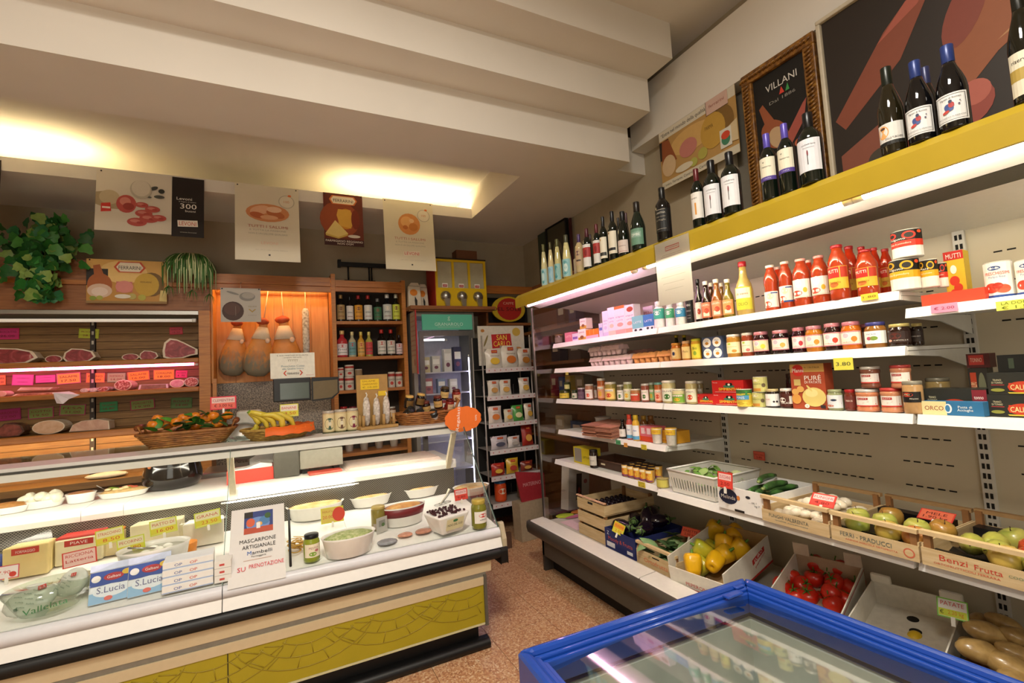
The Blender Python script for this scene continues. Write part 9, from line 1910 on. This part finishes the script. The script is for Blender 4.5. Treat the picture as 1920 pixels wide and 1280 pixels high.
t = picture('white edged poster of ham and cheese with italic headline', 2.655, 1.94, 2.615, 2.925, 3.37, '#b08a50', (('r', '#cfc6b2', 0, 0.84, 1, 1), ('r', '#c9c0aa', 0, 0, 1, 0.12), ('t', INK, '“Entra nel mondo della qualità', 0.34, 0.91, 0.065, 0.62), ('t', INK, "L'unico, Ferrarini. Controllato, Certificato.", 0.36, 0.06, 0.045, 0.68), ('e', '#c8a060', 0.45, 0.6, 0.3, 0.2), ('r', '#2a201a', 0.0, 0.5, 0.14, 0.82), ('p', '#8a4a26', ((0.04, 0.82), (0.14, 0.8), (0.24, 0.4), (0.02, 0.36))), ('e', '#c8ab84', 0.12, 0.36, 0.10, 0.18), ('e', '#b8756a', 0.40, 0.48, 0.12, 0.15), ('e', '#7a5a2a', 0.84, 0.55, 0.13, 0.26), ('e', '#b8903c', 0.72, 0.52, 0.15, 0.27), ('t', '#5a4018', 'PARMA', 0.68, 0.6, 0.06, 0.1), ('e', '#a8a04a', 0.58, 0.26, 0.06, 0.09), ('e', '#a8a850', 0.46, 0.2, 0.05, 0.07), ('e', '#cfc4ac', 0.33, 0.2, 0.12, 0.06), ('r', '#c9a89a', 0.66, 0.78, 0.92, 1.0), ('r', '#3a2c24', 0.66, 0.78, 0.92, 0.785), ('r', '#3a2c24', 0.66, 0.78, 0.665, 1.0), ('t', '#8a4a3a', 'ferrarini', 0.79, 0.9, 0.05, 0.18), ('p', '#cdb890', ((0.92, 0.2), (1.0, 0.18), (1.0, 0.5), (0.90, 0.44))), ('r', '#d0cdc0', 0.80, 0.16, 0.93, 0.44), ('e', '#3f7a5c', 0.865, 0.28, 0.05, 0.09), ('e', '#c8452c', 0.865, 0.34, 0.05, 0.06)), dx=0.003)
GILT = ramp_mat('gilt_frame', [(0.3, '#4a2c10'), (0.55, '#7a4f1c'), (0.8, '#a87a32')], 40, rough=0.4, bump=0.2)
picture('carved gilt frame with dark still life of ham', 2.56, 1.445, 1.75, 2.33, 3.24, '#0f0d0b', (('e', '#8a4a2c', 0.34, 0.60, 0.22, 0.11, 0.6), ('p', '#8a4a2c', ((0.08, 0.80), (0.16, 0.82), (0.40, 0.66), (0.25, 0.58))), ('e', '#b09270', 0.40, 0.57, 0.16, 0.075, 0.5), ('p', '#94483c', ((0.55, 0.55), (0.90, 0.70), (0.97, 0.72), (0.9, 0.60), (0.62, 0.48))), ('e', '#a8583a', 0.78, 0.48, 0.09, 0.025), ('e', '#9a6a4a', 0.62, 0.47, 0.06, 0.03), ('r', '#6a5a48', 0.0, 0.46, 0.5, 0.475), ('e', '#7a2a24', 0.3, 0.16, 0.06, 0.02), ('t', '#c9c4bc', 'VILLANI', 0.55, 0.90, 0.045, 0.6), ('p', '#c03a2c', ((0.50, 0.825), (0.55, 0.87), (0.6, 0.825))), ('p', '#3a8a4a', ((0.62, 0.825), (0.67, 0.87), (0.7, 0.825))), ('t', '#8a857c', 'Dal 1886', 0.55, 0.80, 0.02, 0.5)), GILT, 0.065)
picture('large dark framed picture of ham haunches and grapes', 2.54, 0.30, 1.335, 2.28, 3.30, '#241b15', (('p', '#7a3f2c', ((0.02, 0.48), (0.25, 0.78), (0.34, 0.86), (0.42, 0.88), (0.42, 0.84), (0.30, 0.62), (0.06, 0.42))), ('p', '#9a5040', ((0.22, 0.74), (0.34, 0.86), (0.42, 0.88), (0.38, 0.82))), ('p', '#8a4f30', ((0.40, 0.36), (0.46, 0.62), (0.55, 1.0), (0.64, 1.0), (0.68, 0.92), (0.84, 0.82), (0.88, 0.70), (0.80, 0.58), (0.60, 0.46), (0.48, 0.34))), ('p', '#a87a50', ((0.60, 0.5), (0.84, 0.66), (0.87, 0.74), (0.8, 0.58))), ('e', '#7a3a2c', 0.52, 0.68, 0.06, 0.14, -0.4), ('e', '#8a3f34', 0.48, 0.30, 0.10, 0.09, 0.5), ('e', '#a85a4c', 0.52, 0.34, 0.05, 0.05), ('p', '#7a4434', ((0.03, 0.30), (0.20, 0.38), (0.22, 0.30), (0.10, 0.10), (0.03, 0.12))), ('e', '#8a3a30', 0.30, 0.14, 0.09, 0.12, 0.4), ('e', '#3a4a3c', 0.13, 0.07, 0.08, 0.05), ('e', '#8a2c20', 0.08, 0.03, 0.06, 0.04), ('e', '#3c342a', 0.2, 0.22, 0.06, 0.05), ('e', '#8a7a5a', 0.34, 0.42, 0.03, 0.04)) + tuple(('e', ['#8a6a48', '#7a4a30', '#94784f'][i % 3], 0.86 + 0.035 * math.cos(i * 2.1), 0.55 + 0.03 * i % 0.2, 0.025, 0.022) for i in range(9)) + (('e', '#6a2f2a', 0.95, 0.85, 0.08, 0.06, 0.3), ('e', '#5a4038', 0.88, 0.40, 0.10, 0.05), ('e', '#8a4a38', 0.90, 0.14, 0.06, 0.03)), M('#b8ad98', 0.5), 0.022)
for k, (y0, y1, z0, z1, c, nm) in enumerate(((4.54, 4.70, 2.60, 3.19, '#3a4436', 'narrow dark green picture in the far corner'), (4.10, 4.48, 2.60, 3.19, '#4a4636', 'black framed dim picture beside the narrow green one'), (4.015, 4.045, 2.62, 3.18, '#4a1f22', 'thin maroon picture edge beside the black frame'))):
 picture(nm, 2.745, y0, y1, z0, z1, c, (('e', '#7a745c', 0.5, 0.5, 0.25, 0.2), ('e', '#5a5a48', 0.55, 0.4, 0.15, 0.1)) if k == 1 else (('r', c, 0.1, 0.1, 0.9, 0.9),), BLACK if k == 1 else None, 0.02)
for k, (y, w, h, c) in enumerate(((4.3, 0.18, 0.30, '#d8cdb4'), (4.05, 0.2, 0.32, '#b8683a'), (3.72, 0.24, 0.36, '#d8d2c2'), (3.35, 0.3, 0.34, '#cfc6b4'), (3.05, 0.16, 0.36, '#a85a3a'))):
 single('carton_box', MB(M(c, 0.6)).box(0, -w / 2, 0, 0.1, w / 2, h), ['cream', 'rust', 'tall white', 'wide white', 'brick red'][k] + ' carton standing behind the canopy bottles', 'box', (2.4, y if y < 3.5 else y, 2.254) if y < 3.5 else (2.4, 3.0 + 0.1 * k + (y - 3.72) * 0.3, 2.254), 0, 'cartons on the canopy') if y < 3.5 else None
# ================================================================== BLUE CHEST FREEZER
BLUE = M('#153f97', 0.25, var=0.04, scale=5, coat=0.3)
fz = thing('chest_freezer', 'blue chest freezer with sliding glass lid', 'freezer', (0, 0, 0))
A, Bq, Cq, Dq = Vector((0.545, 1.172)), Vector((1.388, 1.145)), Vector((1.50, -0.55)), Vector((0.47, -0.55))
def inset(k):
 c = (A + Bq + Cq + Dq) / 4
 out = []
 for p in (A, Bq, Cq, Dq):
  d = c - p
  out.append(Vector((p.x + math.copysign(k, d.x), p.y + math.copysign(k, d.y))))
 return out
def ring(name, o0, z0, o1, z1, mat, bev=0.0):
 a, b = inset(o0), inset(o1)
 m = MB(mat)
 for i in range(4):
  j = (i + 1) % 4
  m.add([(*a[i], z0), (*a[j], z0), (*b[j], z1), (*b[i], z1)], [(0, 1, 2, 3)])
 return m
def rim(k0, k1, z0, z1):
 a, b = inset(k0), inset(k1)
 m = MB(BLUE)
 for i in range(4):
  j = (i + 1) % 4
  m.hexa([(*a[j], z0), (*a[i], z0), (*b[i], z0), (*b[j], z0)], [(*a[j], z1), (*a[i], z1), (*b[i], z1), (*b[j], z1)])
 return m
def slab(k, z0, z1, mat):
 a = inset(k)
 return MB(mat).hexa([(*a[3], z0), (*a[2], z0), (*a[1], z0), (*a[0], z0)], [(*a[3], z1), (*a[2], z1), (*a[1], z1), (*a[0], z1)])
for i in range(4):
 j = (i + 1) % 4
 for nm, k0, k1, z0, z1, bv in (('rim_outer', 0.0, 0.030, 0.78, 0.88, 0.012), ('lid_frame', 0.031, 0.046, 0.80, 0.868, 0.004), ('lid_ledge', 0.047, 0.060, 0.80, 0.860, 0.003)):
  a, b = inset(k0), inset(k1)
  obj(nm, MB(BLUE).hexa([(*a[j], z0), (*a[i], z0), (*b[i], z0), (*b[j], z0)], [(*a[j], z1), (*a[i], z1), (*b[i], z1), (*b[j], z1)]), fz, bevel=bv)
obj('cabinet', slab(0.03, 0.02, 0.10, BLUE), fz)
for i in range(4):
 j = (i + 1) % 4
 a, b = inset(0.015), inset(0.04)
 obj('cabinet_wall', MB(BLUE).hexa([(*a[j], 0.10), (*a[i], 0.10), (*b[i], 0.10), (*b[j], 0.10)], [(*a[j], 0.779), (*a[i], 0.779), (*b[i], 0.779), (*b[j], 0.779)]), fz)
FROST = ramp_mat('frosted_liner', [(0.3, '#b4bcb4'), (0.7, '#d6dad2')], 6, rough=0.6)
for i in range(4):
 j = (i + 1) % 4
 a, b = inset(0.041), inset(0.058)
 obj('liner_wall', MB(FROST).hexa([(*a[j], 0.30), (*a[i], 0.30), (*b[i], 0.30), (*b[j], 0.30)], [(*a[j], 0.778), (*a[i], 0.778), (*b[i], 0.778), (*b[j], 0.778)]), fz)
obj('liner_floor', slab(0.041, 0.28, 0.30, FROST), fz)
# curved sliding glass
gi = inset(0.058)
m = MB(glass((0.90, 0.92, 0.90), 0.04, 0.95, 2.6))
n, k = 14, 10
vs = []
for j in range(k + 1):
 for i in range(n + 1):
  f, q = i / n, j / k
  top = gi[0].lerp(gi[1], f); bot = gi[3].lerp(gi[2], f)
  p = top.lerp(bot, q)
  vs.append((p.x, p.y, 0.864 - 0.012 * (2 * f - 1) ** 2 - 0.05 * (q - 0.4) ** 2))
m.add(vs, [(j * (n + 1) + i, (j + 1) * (n + 1) + i, (j + 1) * (n + 1) + i + 1, j * (n + 1) + i + 1) for j in range(k) for i in range(n)], None, True)
obj('glass_lid', m, fz)
c = inset(0.03)
obj('lid_handle', MB(BLUE).box(c[1].x - 0.13, c[1].y - 0.04, 0.868, c[1].x - 0.06, c[1].y - 0.015, 0.876), fz, bevel=0.004)
obj('lid_stop', MB(BLUE).box(c[1].x - 0.055, c[1].y - 0.01, 0.868, c[1].x - 0.015, c[1].y + 0.01, 0.876), fz, bevel=0.004)
r = random.Random(31)
for i in range(3):
 for j in range(3):
  w, d = 0.17, 0.22
  inst(carton(w, d, 0.10, ['#b8bfae', '#a9b3b4', '#c3c2a8', '#9aa9a0'][(i + 2 * j) % 4], (('r', '#dfe2dc', 0.1, 0.2, 0.9, 0.8),), top=['#c9cfbd', '#b4c2c4', '#d2cfae', '#a8bca8'][(i * 3 + j) % 4]), 'frozen_pack', 'frosted food packet lying inside the freezer', 'packet', (0.78 + j * 0.205, 0.70 - i * 0.25, 0.301), 0, 'packets inside the freezer')
